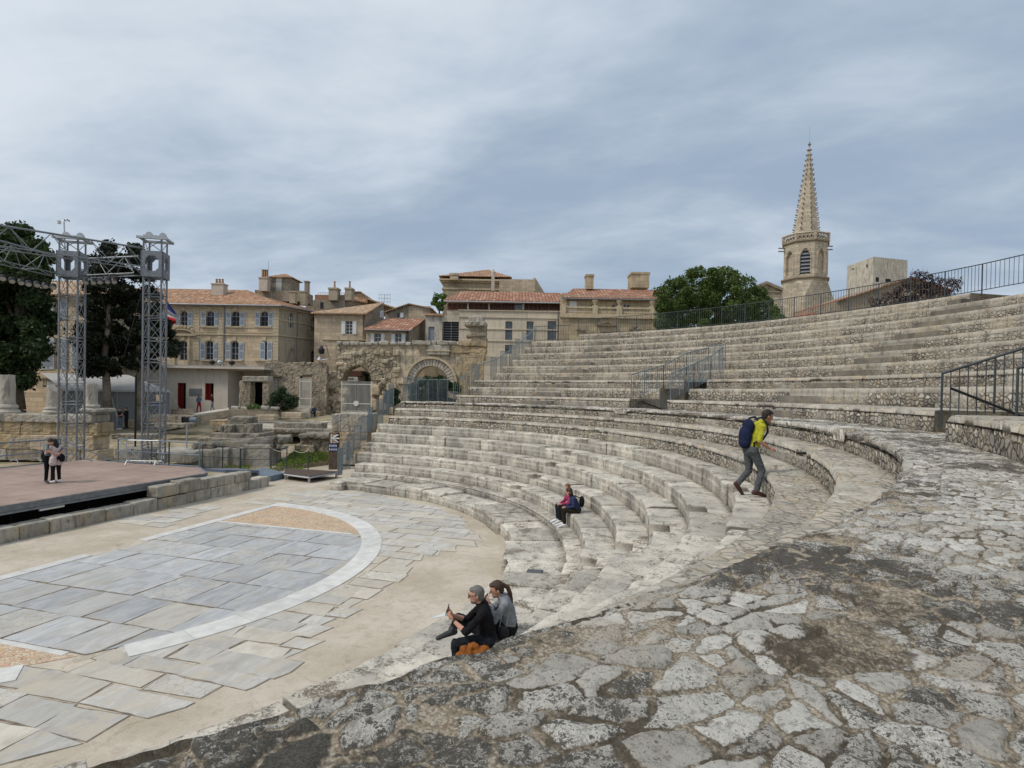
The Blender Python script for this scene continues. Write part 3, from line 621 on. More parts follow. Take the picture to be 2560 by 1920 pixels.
# walkway pavement in front of the camera: stones set in gravelly mortar
def pavement():
    th0=math.degrees(math.atan2(CAM[1],CAM[0])); s=[]; a=-158.
    while a<0:
        s.append(a); d_=abs(a-th0)/57.3*19; d_=math.hypot(d_,.62); a+=math.degrees(min(.11,max(.0036,d_*.0038))/19)
    s.append(0.); s=np.radians(np.array(s)); r=np.concatenate([[18.17,18.165,18.17],np.linspace(18.185,19.93,210)])
    A,B=np.meshgrid(s,r,indexing='ij'); X=B*np.cos(A); Y=B*np.sin(A)
    u=A*19.; v=B.copy()
    wu=.09*fbm(u*2.4,v*2.4,3,21); wv=.07*fbm(u*2.4+9,v*2.4,3,22)
    wu=wu+.02*fbm(u*11.,v*11.,3,23); wv=wv+.02*fbm(u*11.+5,v*11.,3,24)
    d1,e,rn=voro((u+wu)/.125,(v+wv)/.080,5,1.); e=e*.090
    d2,e2,rn2=voro((u+wu)/.10,(v+wv)/.085,8,.95); e2=e2*.088
    miss=(fbm(u*.9,v*.9,3,31)+.75*(rn-.5))>.40
    small=miss&(rn2>.25)
    ed=np.where(miss,e2-.003,e)-.001-.009*(fbm(u*26,v*26,3,40)+.12)-.005*((rn*5.1)%1.)
    mask=np.clip(ed/.008+.2,0,1); mask=np.where(miss&~small,.0,mask)
    cover=np.clip((fbm(u*2.3,v*2.3,4,33)-.26)*3.,0,.7)            # dirt lying over some of the stones
    dome=np.clip(ed/.012,0,1); dome=dome*(2-dome)
    tone=np.where(miss,rn2,rn); hgt=np.where(miss,.004,.003+.010*((rn*7.3)%1.))
    H=mask*hgt*(.4+.6*dome)+mask*.009*fbm(u*24,v*24,4,50)+(1-mask)*.005*fbm(u*60,v*60,2,51)+.014*fbm(u*1.6,v*1.6,3,52)+.007*fbm(u*9,v*9,4,53)
    H=H+mask*np.where(miss,0,.006*((rn*3.7)%1.-.5))
    mask=mask*(1-cover)
    Z=3.925+H; Z[:,0]=3.85; Z[:,1]=3.885; Z[:,2]=3.912
    lip=.035*fbm(u[:,0]*2.2,u[:,0]*0,4,60)+.03*fbm(u[:,0]*9,u[:,0]*0,3,61)
    w=np.clip(1-(B-18.17)/.25,0,1); Bx=B+w*lip[:,None]; Z=Z-np.clip(1-(B-18.18)/.07,0,1)**2*.03*(np.arange(len(r))>2)
    deg=np.degrees(A)
    for n_ in (N1-.2,N2-.2):
        hw=math.degrees(.39/18.2); inn=(np.abs(deg-n_)<hw)&(B<18.2+.36); Z=np.where(inn,np.minimum(Z,3.73),Z)
    Z=np.where((deg>-2.2)&(B>18.9),Z-.02,Z)
    lich=np.clip(.42+.60*fbm(u*1.3,v*1.6,4,80)+.34*(((np.where(miss,rn2,rn)*13.7)%1.)-.5),0,1)
    col=np.stack([np.clip(.1+.9*((tone*3.17)%1.),0,1),mask,lich,np.ones_like(mask)],-1)
    return grid_obj('walkway_pavement',np.stack([Bx*np.cos(A),Bx*np.sin(A),Z],-1),col,M_pave,seat,smooth=True)
pavement()
# ---------------------------------------------------------------- stage and its steelwork
XA,YA=(np.array([1.,0,0]),np.array([0,1.,0])); AX=(XA,YA,UV)
SZ=.98
st=thing('stage','low open-air stage with worn pink-brown plywood deck behind the stone wall','stage',(0,8,0))
MB().prism([(-12,3.78,SZ-.06),(7.95,3.62,SZ-.06),(9.2,5.2,SZ-.06),(9.2,12.0,SZ-.06),(-12,12.6,SZ-.06)],(0,0,.06)).build('deck',M_deck,st)
mb=MB(); e0=np.array([-12,3.76,0]);e1=np.array([7.95,3.6,0])
for z,h,o in ((SZ-.03,.05,-.03),(SZ-.13,.15,0),(SZ-.24,.06,-.05)):
    mb.hexa([e0+(0,o,z-h/2),e1+(0,o,z-h/2),e1+(0,.06,z-h/2),e0+(0,.06,z-h/2)],[e0+(0,o,z+h/2),e1+(0,o,z+h/2),e1+(0,.06,z+h/2),e0+(0,.06,z+h/2)])
mb.build('front_beam',M_galvd,st)
mb=MB(); mb.hexa([(7.97,3.62,SZ-.2),(9.22,5.2,SZ-.2),(9.16,5.25,SZ-.2),(7.92,3.68,SZ-.2)],[(7.97,3.62,SZ+.01),(9.22,5.2,SZ+.01),(9.16,5.25,SZ+.01),(7.92,3.68,SZ+.01)])
mb.hexa([(9.16,5.2,SZ-.2),(9.23,5.2,SZ-.2),(9.23,12,SZ-.2),(9.16,12,SZ-.2)],[(9.16,5.2,SZ+.01),(9.23,5.2,SZ+.01),(9.23,12,SZ+.01),(9.16,12,SZ+.01)]); mb.build('side_beam',M_bluegrey,st)
for x in np.arange(-11,8.5,2.4):
    for y in (4.3,7.,10.): MB().tube((x,y,-.02),(x,y,SZ-.06),.05).build('leg',M_black,st)
mb=MB().prism([(-12,4.6,0),(7.6,4.5,0),(8.6,5.6,0),(8.6,11.6,0),(-12,12,0)],(0,0,.9)).build('understage_shade',M_darkin,st)  # near-black block painting in the shade beneath the open stage
c0=Gz(90,1269,.62); tag(MB().box((c0[0],3.66,.66),(.75,.05,.06),AX).build('white_plank',M_white),'white plank tucked under the front edge of the stage','plank')
# stone wall in front of the stage: two courses of big blocks
wl=thing('stone_block_wall','long low wall of squared grey stone blocks running in front of the stage','stone wall',(0,3.3,0))
rw=random.Random(4); x=-11.5
while x<11.0:
    L=rw.uniform(.75,1.35); L=min(L,11.1-x); h=.43+rw.uniform(-.03,.03)
    MB().box((x+L/2,3.36+rw.uniform(-.02,.02),h/2-.03),(L-.02,.56,h+.06),AX,col=(rw.random(),0,0,1)).build('stone_block',M_block,wl,bevel=.045,rough=.012,smooth=True); x+=L+.004
x=5.05
while x<9.75:
    L=min(rw.uniform(.85,1.3),9.85-x); h=.44+rw.uniform(-.04,.05)
    MB().box((x+L/2,3.32+rw.uniform(-.03,.03),.44+h/2),(L-.02,.55,h),AX,col=(rw.random(),0,0,1)).build('stone_block',M_block,wl,bevel=.05,rough=.015,smooth=True); x+=L+.004

def rail_frame(mb,p,q,h,bars=None,r=.030,mids=(.5,),bs=.11,br=.009,foot=0.):
    """posts at both ends, top rail, mid rails, optional upright bars"""
    p=np.asarray(p,float);q=np.asarray(q,float)
    mb.tube(p,p+UV*h,r); mb.tube(q,q+UV*h,r); mb.tube(p+UV*h,q+UV*h,r)
    for m in mids: mb.tube(p+UV*h*m,q+UV*h*m,r*.8)
    if bars:
        n=max(1,int(np.linalg.norm(q-p)/bs)); lo,hi=bars
        for k in range(1,n): c=p+(q-p)*k/n; mb.tube(c+UV*lo,c+UV*hi,br,n=4)
    return mb
sr=thing('stage_railing','dark grey two-bar guard railing with diagonal braces round the back of the stage','railing',(2,12,SZ))
pts=[(-12,12.45),(-9.5,12.38),(-7,12.3),(-4.5,12.24),(-2,12.18),(.5,12.1),(3,12.05),(5.5,12),(8.0,11.95)]
for a,b in zip(pts[:-1],pts[1:]): rail_frame(MB(),(*a,SZ),(*b,SZ),1.08,mids=(.04,.5)).build('rail_panel',M_bluegrey,sr)
mb=MB(); mb.tube((8.0,11.95,SZ+1.08),(9.15,10.3,SZ+.05),.022); mb.tube((8.0,11.95,SZ+.55),(8.7,10.9,SZ+.05),.022); mb.build('brace',M_bluegrey,sr)
pts=[(9.15,9.9),(9.15,7.9),(9.15,6.9),(9.15,5.2)]
for a,b in zip(pts[:-1],pts[1:]): rail_frame(MB(),(*a,SZ),(*b,SZ),1.08,mids=(.04,.5)).build('rail_panel',M_bluegrey,sr)
mb=MB(); mb.tube((9.15,9.9,SZ+1.08),(9.15,8.4,SZ+.05),.022); mb.tube((9.15,9.9,SZ+.55),(9.15,9.1,SZ+.05),.022); mb.build('brace',M_bluegrey,sr)
# ramp down from the stage with its handrail, and the two low platforms
rp=thing('access_ramp','sloping dark railing along the ramp leading down from the stage to the platform','ramp',(11,6,.3))
R0_,R1_,R2_=np.array([9.25,5.1,SZ-.05]),np.array([12.9,6.3,.42]),np.array([13.6,4.9,.34])
MB().hexa([R0_-(0,1.2,.12),R1_-(.2,1.3,.12),R1_-(0,0,.12),R0_-(0,0,.12)],[R0_-(0,1.2,0),R1_-(.2,1.3,0),R1_,R0_]).build('ramp_deck',M_bluegrey,rp)
for a,b in ((R0_,R0_*.5+R1_*.5),(R0_*.5+R1_*.5,R1_)): rail_frame(MB(),a+(0,.03,0),b+(0,.03,0),1.05,mids=(.05,.5),r=.02).build('rail_panel',M_raild,rp)
rail_frame(MB(),R1_+(.05,.03,-.1),(14.3,4.6,.3),1.1,mids=(.5,),r=.022).build('rail_panel',M_raild,rp)
q=[Gz(*p,.33) for p in ((846,1178),(774,1191),(711,1183),(712,1170))]
pf=thing('low_platform','low brown boarded platform on short legs between the stage and the seats','platform',(*np.mean(q,0)[:2],0))
MB().prism([p-(0,0,.09) for p in q],(0,0,.09)).build('deck',M_woodd,pf)
mb=MB()
for a,b in zip(q,q[1:]+q[:1]): mb.tube(a-UV*.075,b-UV*.075,.045,n=4)
mb.build('frame',M_galv,pf)
for p in q: c=p*.94+np.mean(q,0)*.06; MB().tube((c[0],c[1],-.02),(c[0],c[1],.3),.06).build('leg',M_galv,pf)
q=[Gz(*p,.28) for p in ((712,1182),(676,1190),(610,1180),(660,1168))]
MB().prism([p-(0,0,.26) for p in q],(0,0,.26)); tag(MB().prism([p-(0,0,.27) for p in q],(0,0,.27)).build('metal_step',M_bluegrey,bevel=.01),'blue-grey metal step beside the brown boarded platform','step')

# crowd barriers
def barrier(p,q,label):
    p=np.asarray(p,float);q=np.asarray(q,float); t_=thing('crowd_barrier',label,'barrier',(p+q)/2*np.array([1,1,1]),'metal crowd barriers on the stage'); d=(q-p)/np.linalg.norm(q-p); nn=np.array([-d[1],d[0],0])
    mb=MB(); a=p+UV*.16;b=q+UV*.16; L=np.linalg.norm(q-p); r=.02
    mb.path([a,a+UV*.86,a+UV*.93+d*.08,b+UV*.93-d*.08,b+UV*.86,b,a],r); mb.build('frame',M_galv,t_)
    mb=MB(); n=18
    for k in range(1,n): c=a+(b-a)*k/n; mb.tube(c,c+UV*.93,.007,n=4)
    mb.build('bars',M_galv,t_)
    for e in (p+d*.15,q-d*.15): MB().path([e-nn*.3,e-nn*.2+UV*.16,e+nn*.2+UV*.16,e+nn*.3],.02).build('foot',M_galv,t_)
barrier(Gz(316,1160,SZ),Gz(404,1162,SZ),'bright galvanised crowd barrier standing alone before the right lattice tower')
barrier(Gz(26,1160,SZ),Gz(100,1153,SZ),'crowd barrier at the far left edge of the stage behind the embracing couple')
barrier(Gz(100,1152,SZ)+(.3,.2,0),Gz(160,1149,SZ)+(.3,.2,0),'crowd barrier directly behind the embracing couple below the left tower')

# lattice towers
TH=11.3
def tower(px,t_,label):
    b=W(px,1150,t_); b[2]=.2; T=thing('lattice_tower',label,'lattice tower',b,'grey steel towers of the stage roof'); h=.42
    ax=(RV*math.cos(.24)+FV*math.sin(.24),-RV*math.sin(.24)+FV*math.cos(.24))
    cs=[b+ax[0]*sx*h+ax[1]*sy*h for sx,sy in((-1,-1),(1,-1),(1,1),(-1,1))]
    zt=W(px,690,t_)[2]
    for c in cs: MB().tube(c,c*(1,1,0)+UV*(zt+.1),.05,n=8).build('leg',M_galvd,T)
    mb=MB(); n=int((zt-b[2])/1.02); dz=(zt-b[2])/n
    for k in range(n):
        for i in range(4):
            a,c=cs[i],cs[(i+1)%4]; z0=UV*k*dz; z1=UV*(k+1)*dz; mb.tube(a+z0,c+z1,.016,n=4); mb.tube(c+z0,a+z1,.016,n=4); mb.tube(a+z1-UV*.06,c+z1-UV*.06,.015,n=4); mb.tube(a+z1+UV*.1,c+z1+UV*.1,.015,n=4)
    mb.build('lattice',M_galvd,T)
    # head: sleeve of plates with rounded openings, topped by a platform with pulleys
    H=1.34; hh=.53; hc=[b*(1,1,0)+ax[0]*sx*hh+ax[1]*sy*hh for sx,sy in((-1,-1),(1,-1),(1,1),(-1,1))]; mb=MB()
    z0=zt-.15
    for i in range(4):
        a,c=hc[i],hc[(i+1)%4]; d_=(c-a)/np.linalg.norm(c-a); nn=np.cross(d_,UV); L=np.linalg.norm(c-a)
        def pl(x0,x1,za,zb): 
            P_=[a+d_*x0+UV*za,a+d_*x1+UV*za,a+d_*x1+UV*zb,a+d_*x0+UV*zb]; mb.prism(P_,-nn*.06)
        pl(0,L,z0,z0+.3); pl(0,L,z0+H-.25,z0+H); pl(0,.22,z0+.302,z0+H-.252); pl(L-.22,L,z0+.302,z0+H-.252)
        for x0,zz,sx,sz in((.22,z0+.3,1,1),(L-.22,z0+.3,-1,1),(.22,z0+H-.25,1,-1),(L-.22,z0+H-.25,-1,-1)):
            mb.prism([a+d_*x0+UV*zz,a+d_*(x0+sx*.16)+UV*zz,a+d_*x0+UV*(zz+sz*.18)][::sx*sz],-nn*.058)
    mb.build('head_frame',M_galvd,T)
    mb=MB()
    for c in cs: mb.tube(c*(1,1,0)+UV*(z0+H),c*(1,1,0)+UV*(z0+H+.62),.045)
    for i in range(4): mb.tube(cs[i]*(1,1,0)+UV*(z0+H),cs[(i+1)%4]*(1,1,0)+UV*(z0+H+.6),.02,n=4)
    mb.build('head_posts',M_galvd,T)
    mb=MB(); zc=z0+H+.68; c=b*(1,1,0)
    for s_ in(-1,1): mb.box(c+ax[1]*s_*.5+UV*zc,(1.45,.14,.12),(ax[0],ax[1],UV)); mb.box(c+ax[0]*s_*.62+UV*(zc+.02),(.14,1.0,.10),(ax[0],ax[1],UV))
    mb.box(c+UV*(zc+.16),(1.05,.42,.10),(ax[0],ax[1],UV)); mb.build('top_platform',M_galv,T)
    for s_ in(-.3,.35): MB().lathe(c+ax[0]*s_+UV*(zc+.24)-ax[1]*.05,[(.17,0),(.17,.1)],14,(ax[0],UV,ax[1])).build('pulley',M_galv,T)
    return b,zt
T2,zt2=tower(384,31.,'grey lattice tower at the right corner of the stage, beside the french flag')
T1,zt1=tower(178,31.,'grey lattice tower rising behind the embracing couple, nearer the left tree')
def truss(p,q,name,label,h=1.05,w=.9,seg=1.5,inv=False,rt=.05):
    """triangular truss, p and q are ends of the top chord"""
    p=np.asarray(p,float);q=np.asarray(q,float); d=(q-p)/np.linalg.norm(q-p); sd=np.cross(d,UV); sd/=np.linalg.norm(sd)
    T=thing(name,label,'roof truss',(p+q)/2,'triangular trusses of the stage roof'); s_=-1
    bl=[(p-UV*h+sd*w/2,q-UV*h+sd*w/2),(p-UV*h-sd*w/2,q-UV*h-sd*w/2)]
    MB().tube(p,q,rt,n=8).build('top_chord',M_galvd,T)
    for a,b in bl: MB().tube(a,b,.028,n=6).build('bottom_chord',M_galvd,T)
    mb=MB(); L=np.linalg.norm(q-p); n=max(2,int(L/seg))
    for k in range(n):
        t0,t1,tm=k/n,(k+1)/n,(k+.5)/n
        for a,b in bl: mb.tube(a+(b-a)*t0,p+(q-p)*tm,.019,n=4); mb.tube(p+(q-p)*tm,a+(b-a)*t1,.019,n=4)
        mb.tube(bl[0][0]+(bl[0][1]-bl[0][0])*t0,bl[1][0]+(bl[1][1]-bl[1][0])*t1,.02,n=4); mb.tube(bl[0][0]+(bl[0][1]-bl[0][0])*t0,bl[1][0]+(bl[1][1]-bl[1][0])*t0,.02,n=4)
    mb.build('lattice',M_galvd,T); return T
a0=W(0,547,26.6);a1=W(360,635,30.6); a1[2]=a0[2]=(a0[2]+a1[2])/2; truss(a0-(a1-a0)*.35,a1,'front_truss','long front roof truss sloping across the top left sky to the right tower',h=1.02)
b0=W(0,607,27.4);b1=W(150,638,30.6); b1[2]=b0[2]=(b0[2]+b1[2])/2; truss(b0-(b1-b0)*.6,b1,'rear_truss','second roof truss below the front one, ending at the left tower',h=1.0)
c0=W(208,647,31.);c1=W(346,641,31.); truss(c0,c1,'cross_truss','short roof truss joining the heads of the two lattice towers',h=.95,w=.7)
# lamps hung under the trusses
def spot(p,label,k):
    T=thing('stage_spotlight',label,'spotlight',p,'black spotlights hung under the stage trusses')
    d_=np.array([-.35+.1*math.sin(k*2.1),-.6,-.7]); d_/=np.linalg.norm(d_); a=np.cross(d_,UV); a/=np.linalg.norm(a); b=np.cross(a,d_)
    MB().lathe(p-d_*.12,[(.07,0),(.13,.08),(.14,.3)],12,(a,b,d_)).build('lamp_body',M_black,T,smooth=False)
    MB().lathe(p+d_*.182,[(.12,0),(.115,.012)],12,(a,b,d_)).build('lens',M_galv,T)
    MB().path([p+a*.16,p+a*.16+UV*.22,p-a*.16+UV*.22,p-a*.16],.012,n=4).tube(p+UV*.22,p+UV*.42,.012).build('bracket',M_black,T)
k=0
for (px,py,t_) in ((214,702,30.5),(232,702,30.5),(250,701,30.5),(268,700,30.5),(284,700,30.5)):
    spot(W(px,py,t_),'black spotlight among those hung beneath the short truss between the towers',k); k+=1
for (px,py,t_) in ((8,692,27.5),(30,698,27.8),(52,702,28.2),(72,706,28.6),(92,708,29.),(112,711,29.5),(133,714,30.)):
    spot(W(px,py,t_),'black spotlight in the row hung beneath the long truss in front of the left tree',k); k+=1
# weather mast
p0=W(163,640,30.9);p1=W(160,553,30.9)
wm=thing('weather_mast','thin mast with wind cups and a white sensor above the left tower','weather mast',p0)
MB().tube(p0,p1,.03).tube(p1+UV*.0-RV*.24,p1+RV*.16,.014).build('mast',M_galv,wm)
MB().lathe(p1-RV*.26-UV*.14,[(.09,0),(.09,.05),(.05,.06),(.09,.1),(.1,.16)],10).build('sensor',M_white,wm)
mb=MB()
for k in range(3): a=k*2.1; c=p1+RV*.16+UV*.05+np.array([math.cos(a),math.sin(a),0])*.11; mb.tube(p1+RV*.16+UV*.05,c,.008,n=4); mb.ball(c,.04,8,5)
mb.build('wind_cups',M_black,wm)
# two guy cables and a black pole in the field
for (a,b,l) in ((W(251,728,30.8),W(292,880,33),'thin dark cable slanting down right in front of the cypresses'),(W(353,735,30.8),W(310,890,33),'thin dark cable slanting down left in front of the cypresses')):
    b=b.copy(); tag(MB().tube(a,b,.02,n=5).build('guy_cable',M_black),l,'cable')
a=W(338,1102,36.); a[2]=.2; b=W(340,938,36.); tag(MB().tube(a,b,.06).build('black_pole',M_black),'tall black pole standing just left of the right tower','pole')
# floodlight on a post in the ruin field
p=W(467,1100,33.); p[2]=.3; q=W(467,1058,33.)
fl=thing('floodlight','black floodlight on a thin grey post beside the ruined wall','floodlight',p)
MB().tube(p,q,.04).build('post',M_galv,fl); MB().box(q+UV*.2,(.32,.3,.3)).box(q+UV*.2-RV*.18,(.04,.42,.36)).build('lamp_head',M_black,fl,bevel=.02)
MB().lathe(q+UV*.2+RV*.15,[(.12,0),(.15,.12),(.14,.42)],12,(FV,UV,RV)).build('lamp_barrel',M_bluegrey,fl)

# ---------------------------------------------------------------- railings of the seating
def Q(r,a,z): return np.array([r*math.cos(rad(a)),r*math.sin(rad(a)),z])
fn=thing('perimeter_fence','long dark metal fence of upright bars crowning the top tier of seats','fence',Q(30.2,-40,8.6))
def fence_run(a0,a1,r,z0,z1,h):
    n=max(1,int(round(abs(a1-a0)*rad(1)*r/1.45)))
    for k in range(n):
        A,B=a0+(a1-a0)*k/n,a0+(a1-a0)*(k+1)/n; za,zb=z0+(z1-z0)*k/n,z0+(z1-z0)*(k+1)/n
        mb=MB(); p=Q(r,A,za);q=Q(r,B,zb); mb.tube(p-UV*.1,p+UV*h,.026); mb.tube(p+UV*h,q+UV*h,.020,n=4); mb.tube(p+UV*.12,q+UV*.12,.016,n=4)
        for j in range(1,11): c=p+(q-p)*j/11; mb.tube(c+UV*.1,c+UV*(h+.0),.0095,n=4)
        mb.build('fence_panel',M_raild,fn)
fence_run(-15.6,-60.5,30.1,UZ[9],UZ[9],1.12); fence_run(-60.5,-64,30.1,UZ[9],UZ[9]+.02,1.12); fence_run(-64,-86,30.1,UZ[9]+.02,UZ[9]+.05,1.12)
fence_run(-9.9,-15.3,29.2,UZ[8],UZ[8],1.12)
sl_=thing('stepped_railing','grey-green stepped railing of upright bars down the left end of the lower seats','railing',Q(15,1.6,1))
rr=LR+[18.9,19.8]; zz=[0.,.0]+LZ
for i in range(1,10):
    a=1.5; p=Q(LR[i]-.08,a+(1.8 if 2<i<7 else .9),LZ[i-1]); L1=LR[i+1] if i<9 else 18.9; q=Q(L1-.12,a+(1.8 if 2<i<7 else .9),LZ[i-1])
    mb=MB(); h=1.32; mb.tube(p,p+UV*h,.022); mb.tube(q,q+UV*h,.022); mb.tube(p+UV*h,q+UV*h,.016); mb.tube(p+UV*.15,q+UV*.15,.016)
    n=9
    for k in range(1,n): c=p+(q-p)*k/n; mb.tube(c,c+UV*h,.012,n=4)
    mb.build('railing_panel',M_rail,sl_)
for k,(a,b) in enumerate(((19.0,19.9),(19.95,20.85))):
    p=Q(a,.9,LZ[9]-.1);q=Q(b,.9,LZ[9]-.1); mb=MB(); h=1.45; mb.tube(p,p+UV*h,.022); mb.tube(q,q+UV*h,.022); mb.tube(p+UV*h,q+UV*h,.016)
    for j in range(1,9): c=p+(q-p)*j/9; mb.tube(c,c+UV*h,.012,n=4)
    mb.build('railing_panel',M_rail,sl_)
for k in range(4):
    p=Q(20.9,.7-k*1.9,LZ[9]-.1);q=Q(20.9,.7-(k+.85)*1.9,LZ[9]-.1); mb=MB(); h=1.4 if k<3 else .65; mb.tube(p,p+UV*h,.022); mb.tube(q,q+UV*h,.022); mb.tube(p+UV*h,q+UV*h,.016)
    for j in range(1,7): c=p+(q-p)*j/7; mb.tube(c,c+UV*h,.012,n=4)
    mb.build('railing_panel',M_rail,sl_)
sl2=thing('stepped_railing','grey-green stepped railing with sloping handrail up the left end of the upper seats','railing',Q(24,-7,5))
for i in range(9):
    a=UL[i]+.35; R1=UR[i+1]; z=UZ[i-1] if i else LZ[9]
    p=Q(UR[i]-.1,a,z);q=Q(R1-.15,a,z); mb=MB(); h=1.5; mb.tube(p,p+UV*h,.02); mb.tube(q,q+UV*h,.02); mb.tube(p+UV*h,q+UV*h,.015); n=8
    for k in range(1,n): c=p+(q-p)*k/n; mb.tube(c,c+UV*h,.011,n=4)
    mb.build('railing_panel',M_rail,sl2)
mb=MB(); mb.path([Q(UR[i]+.1,UL[i]-.5,UZ[i]+.92) for i in range(9)],.028)
for i in range(0,9,2): mb.tube(Q(UR[i]+.1,UL[i]-.5,UZ[i]),Q(UR[i]+.1,UL[i]-.5,UZ[i]+.92),.02)
mb.build('handrail',M_rail,sl2)
def sloped(parent,pts,mat,h=1.05,drop=None,bs=.13,name='sloped_railing'):
    """handrail through pts (feet), posts at the ends, bars down to drop(z)"""
    mb=MB()
    for p,q in zip(pts[:-1],pts[1:]):
        p=np.asarray(p);q=np.asarray(q); mb.tube(p+UV*h,q+UV*h,.026); n=max(2,int(np.linalg.norm((q-p)[:2])/bs))
        for k in range(0,n+1): c=p+(q-p)*k/n; big=k in(0,n) or k%6==0; mb.tube(c+UV*(0 if drop is None else drop-0*c[2]),c+UV*h,.02 if big else .010,n=6 if big else 4)
    return mb.build(name,mat,parent)
vs=thing('stair_railing','grey railings enclosing the dark stair opening in the middle of the upper seats','railing',Q(22,-44,4.4))
sloped(vs,[Q(19.95,VL+.15,4.34),Q(22.,VL+.15,4.84),Q(23.6,VL+.15,5.5)],M_rail,1.1); sloped(vs,[Q(23.6,VL+.15,5.5),Q(25.2,VL+.15,5.85)],M_rail,1.1)
sloped(vs,[Q(19.95,VR[0]-.1,4.34),Q(22.0,VR[1]-.1,4.84),Q(23.6,VR[2]-.1,5.3),Q(24.7,VR[3]-.1,5.78)],M_rail,1.1)
sloped(vs,[Q(25.2,VL+.15,5.85),Q(24.9,VR[3]-.1,5.85)],M_rail,1.15,bs=.15)
mb=MB(); mb.hexa([Q(23.5,VL,5.18),Q(25.3,VL,5.18),Q(25.0,VR[3],5.18),Q(23.5,VR[2],5.18)],[Q(23.5,VL,5.28),Q(25.3,VL,5.28),Q(25.0,VR[3],5.28),Q(23.5,VR[2],5.28)]); mb.build('landing',M_rail,vs)
MB().tube(Q(20.4,VL-.25,4.25),Q(23.,VL-.5,3.5),.03).build('inner_handrail',M_black,vs)
v2=thing('stair_railing','dark grey sloping railings beside the stair opening at the right edge of the photo','railing',Q(21,-91,4.4))
sloped(v2,[Q(19.9,V2L-.12,4.0),Q(21.9,V2L-.5,4.75),Q(24.6,V2L-1,5.9),Q(26.5,V2L-1,6.6)],M_raild,1.02,bs=.13)
sloped(v2,[Q(20.1,V2R+1.2,4.0),Q(21.9,V2R+1.0,4.62),Q(24.6,V2R-.1,5.8),Q(26.5,V2R,6.5)],M_raild,1.02,bs=.13)
MB().tube(Q(20.,V2L-.35,4.75),Q(22.2,V2L-.9,3.75),.026).build('inner_handrail',M_black,v2)
# drain grate in the podium paving
c=Gz(1334,1435,.408); gt=MB(); d_=c*(1,1,0)/np.hypot(c[0],c[1]); tn=np.array([-d_[1],d_[0],0])
gt.box(c,(.36,.62,.02),(d_,tn,UV),mi=1)
for k in range(14): gt.box(c+tn*(-.28+k*.043)+UV*.014,(.33,.014,.012),(d_,tn,UV))
tag(gt.build('drain_grate',[M_galvd,M_black]),'dark slotted metal drain grate set in the podium paving','drain')
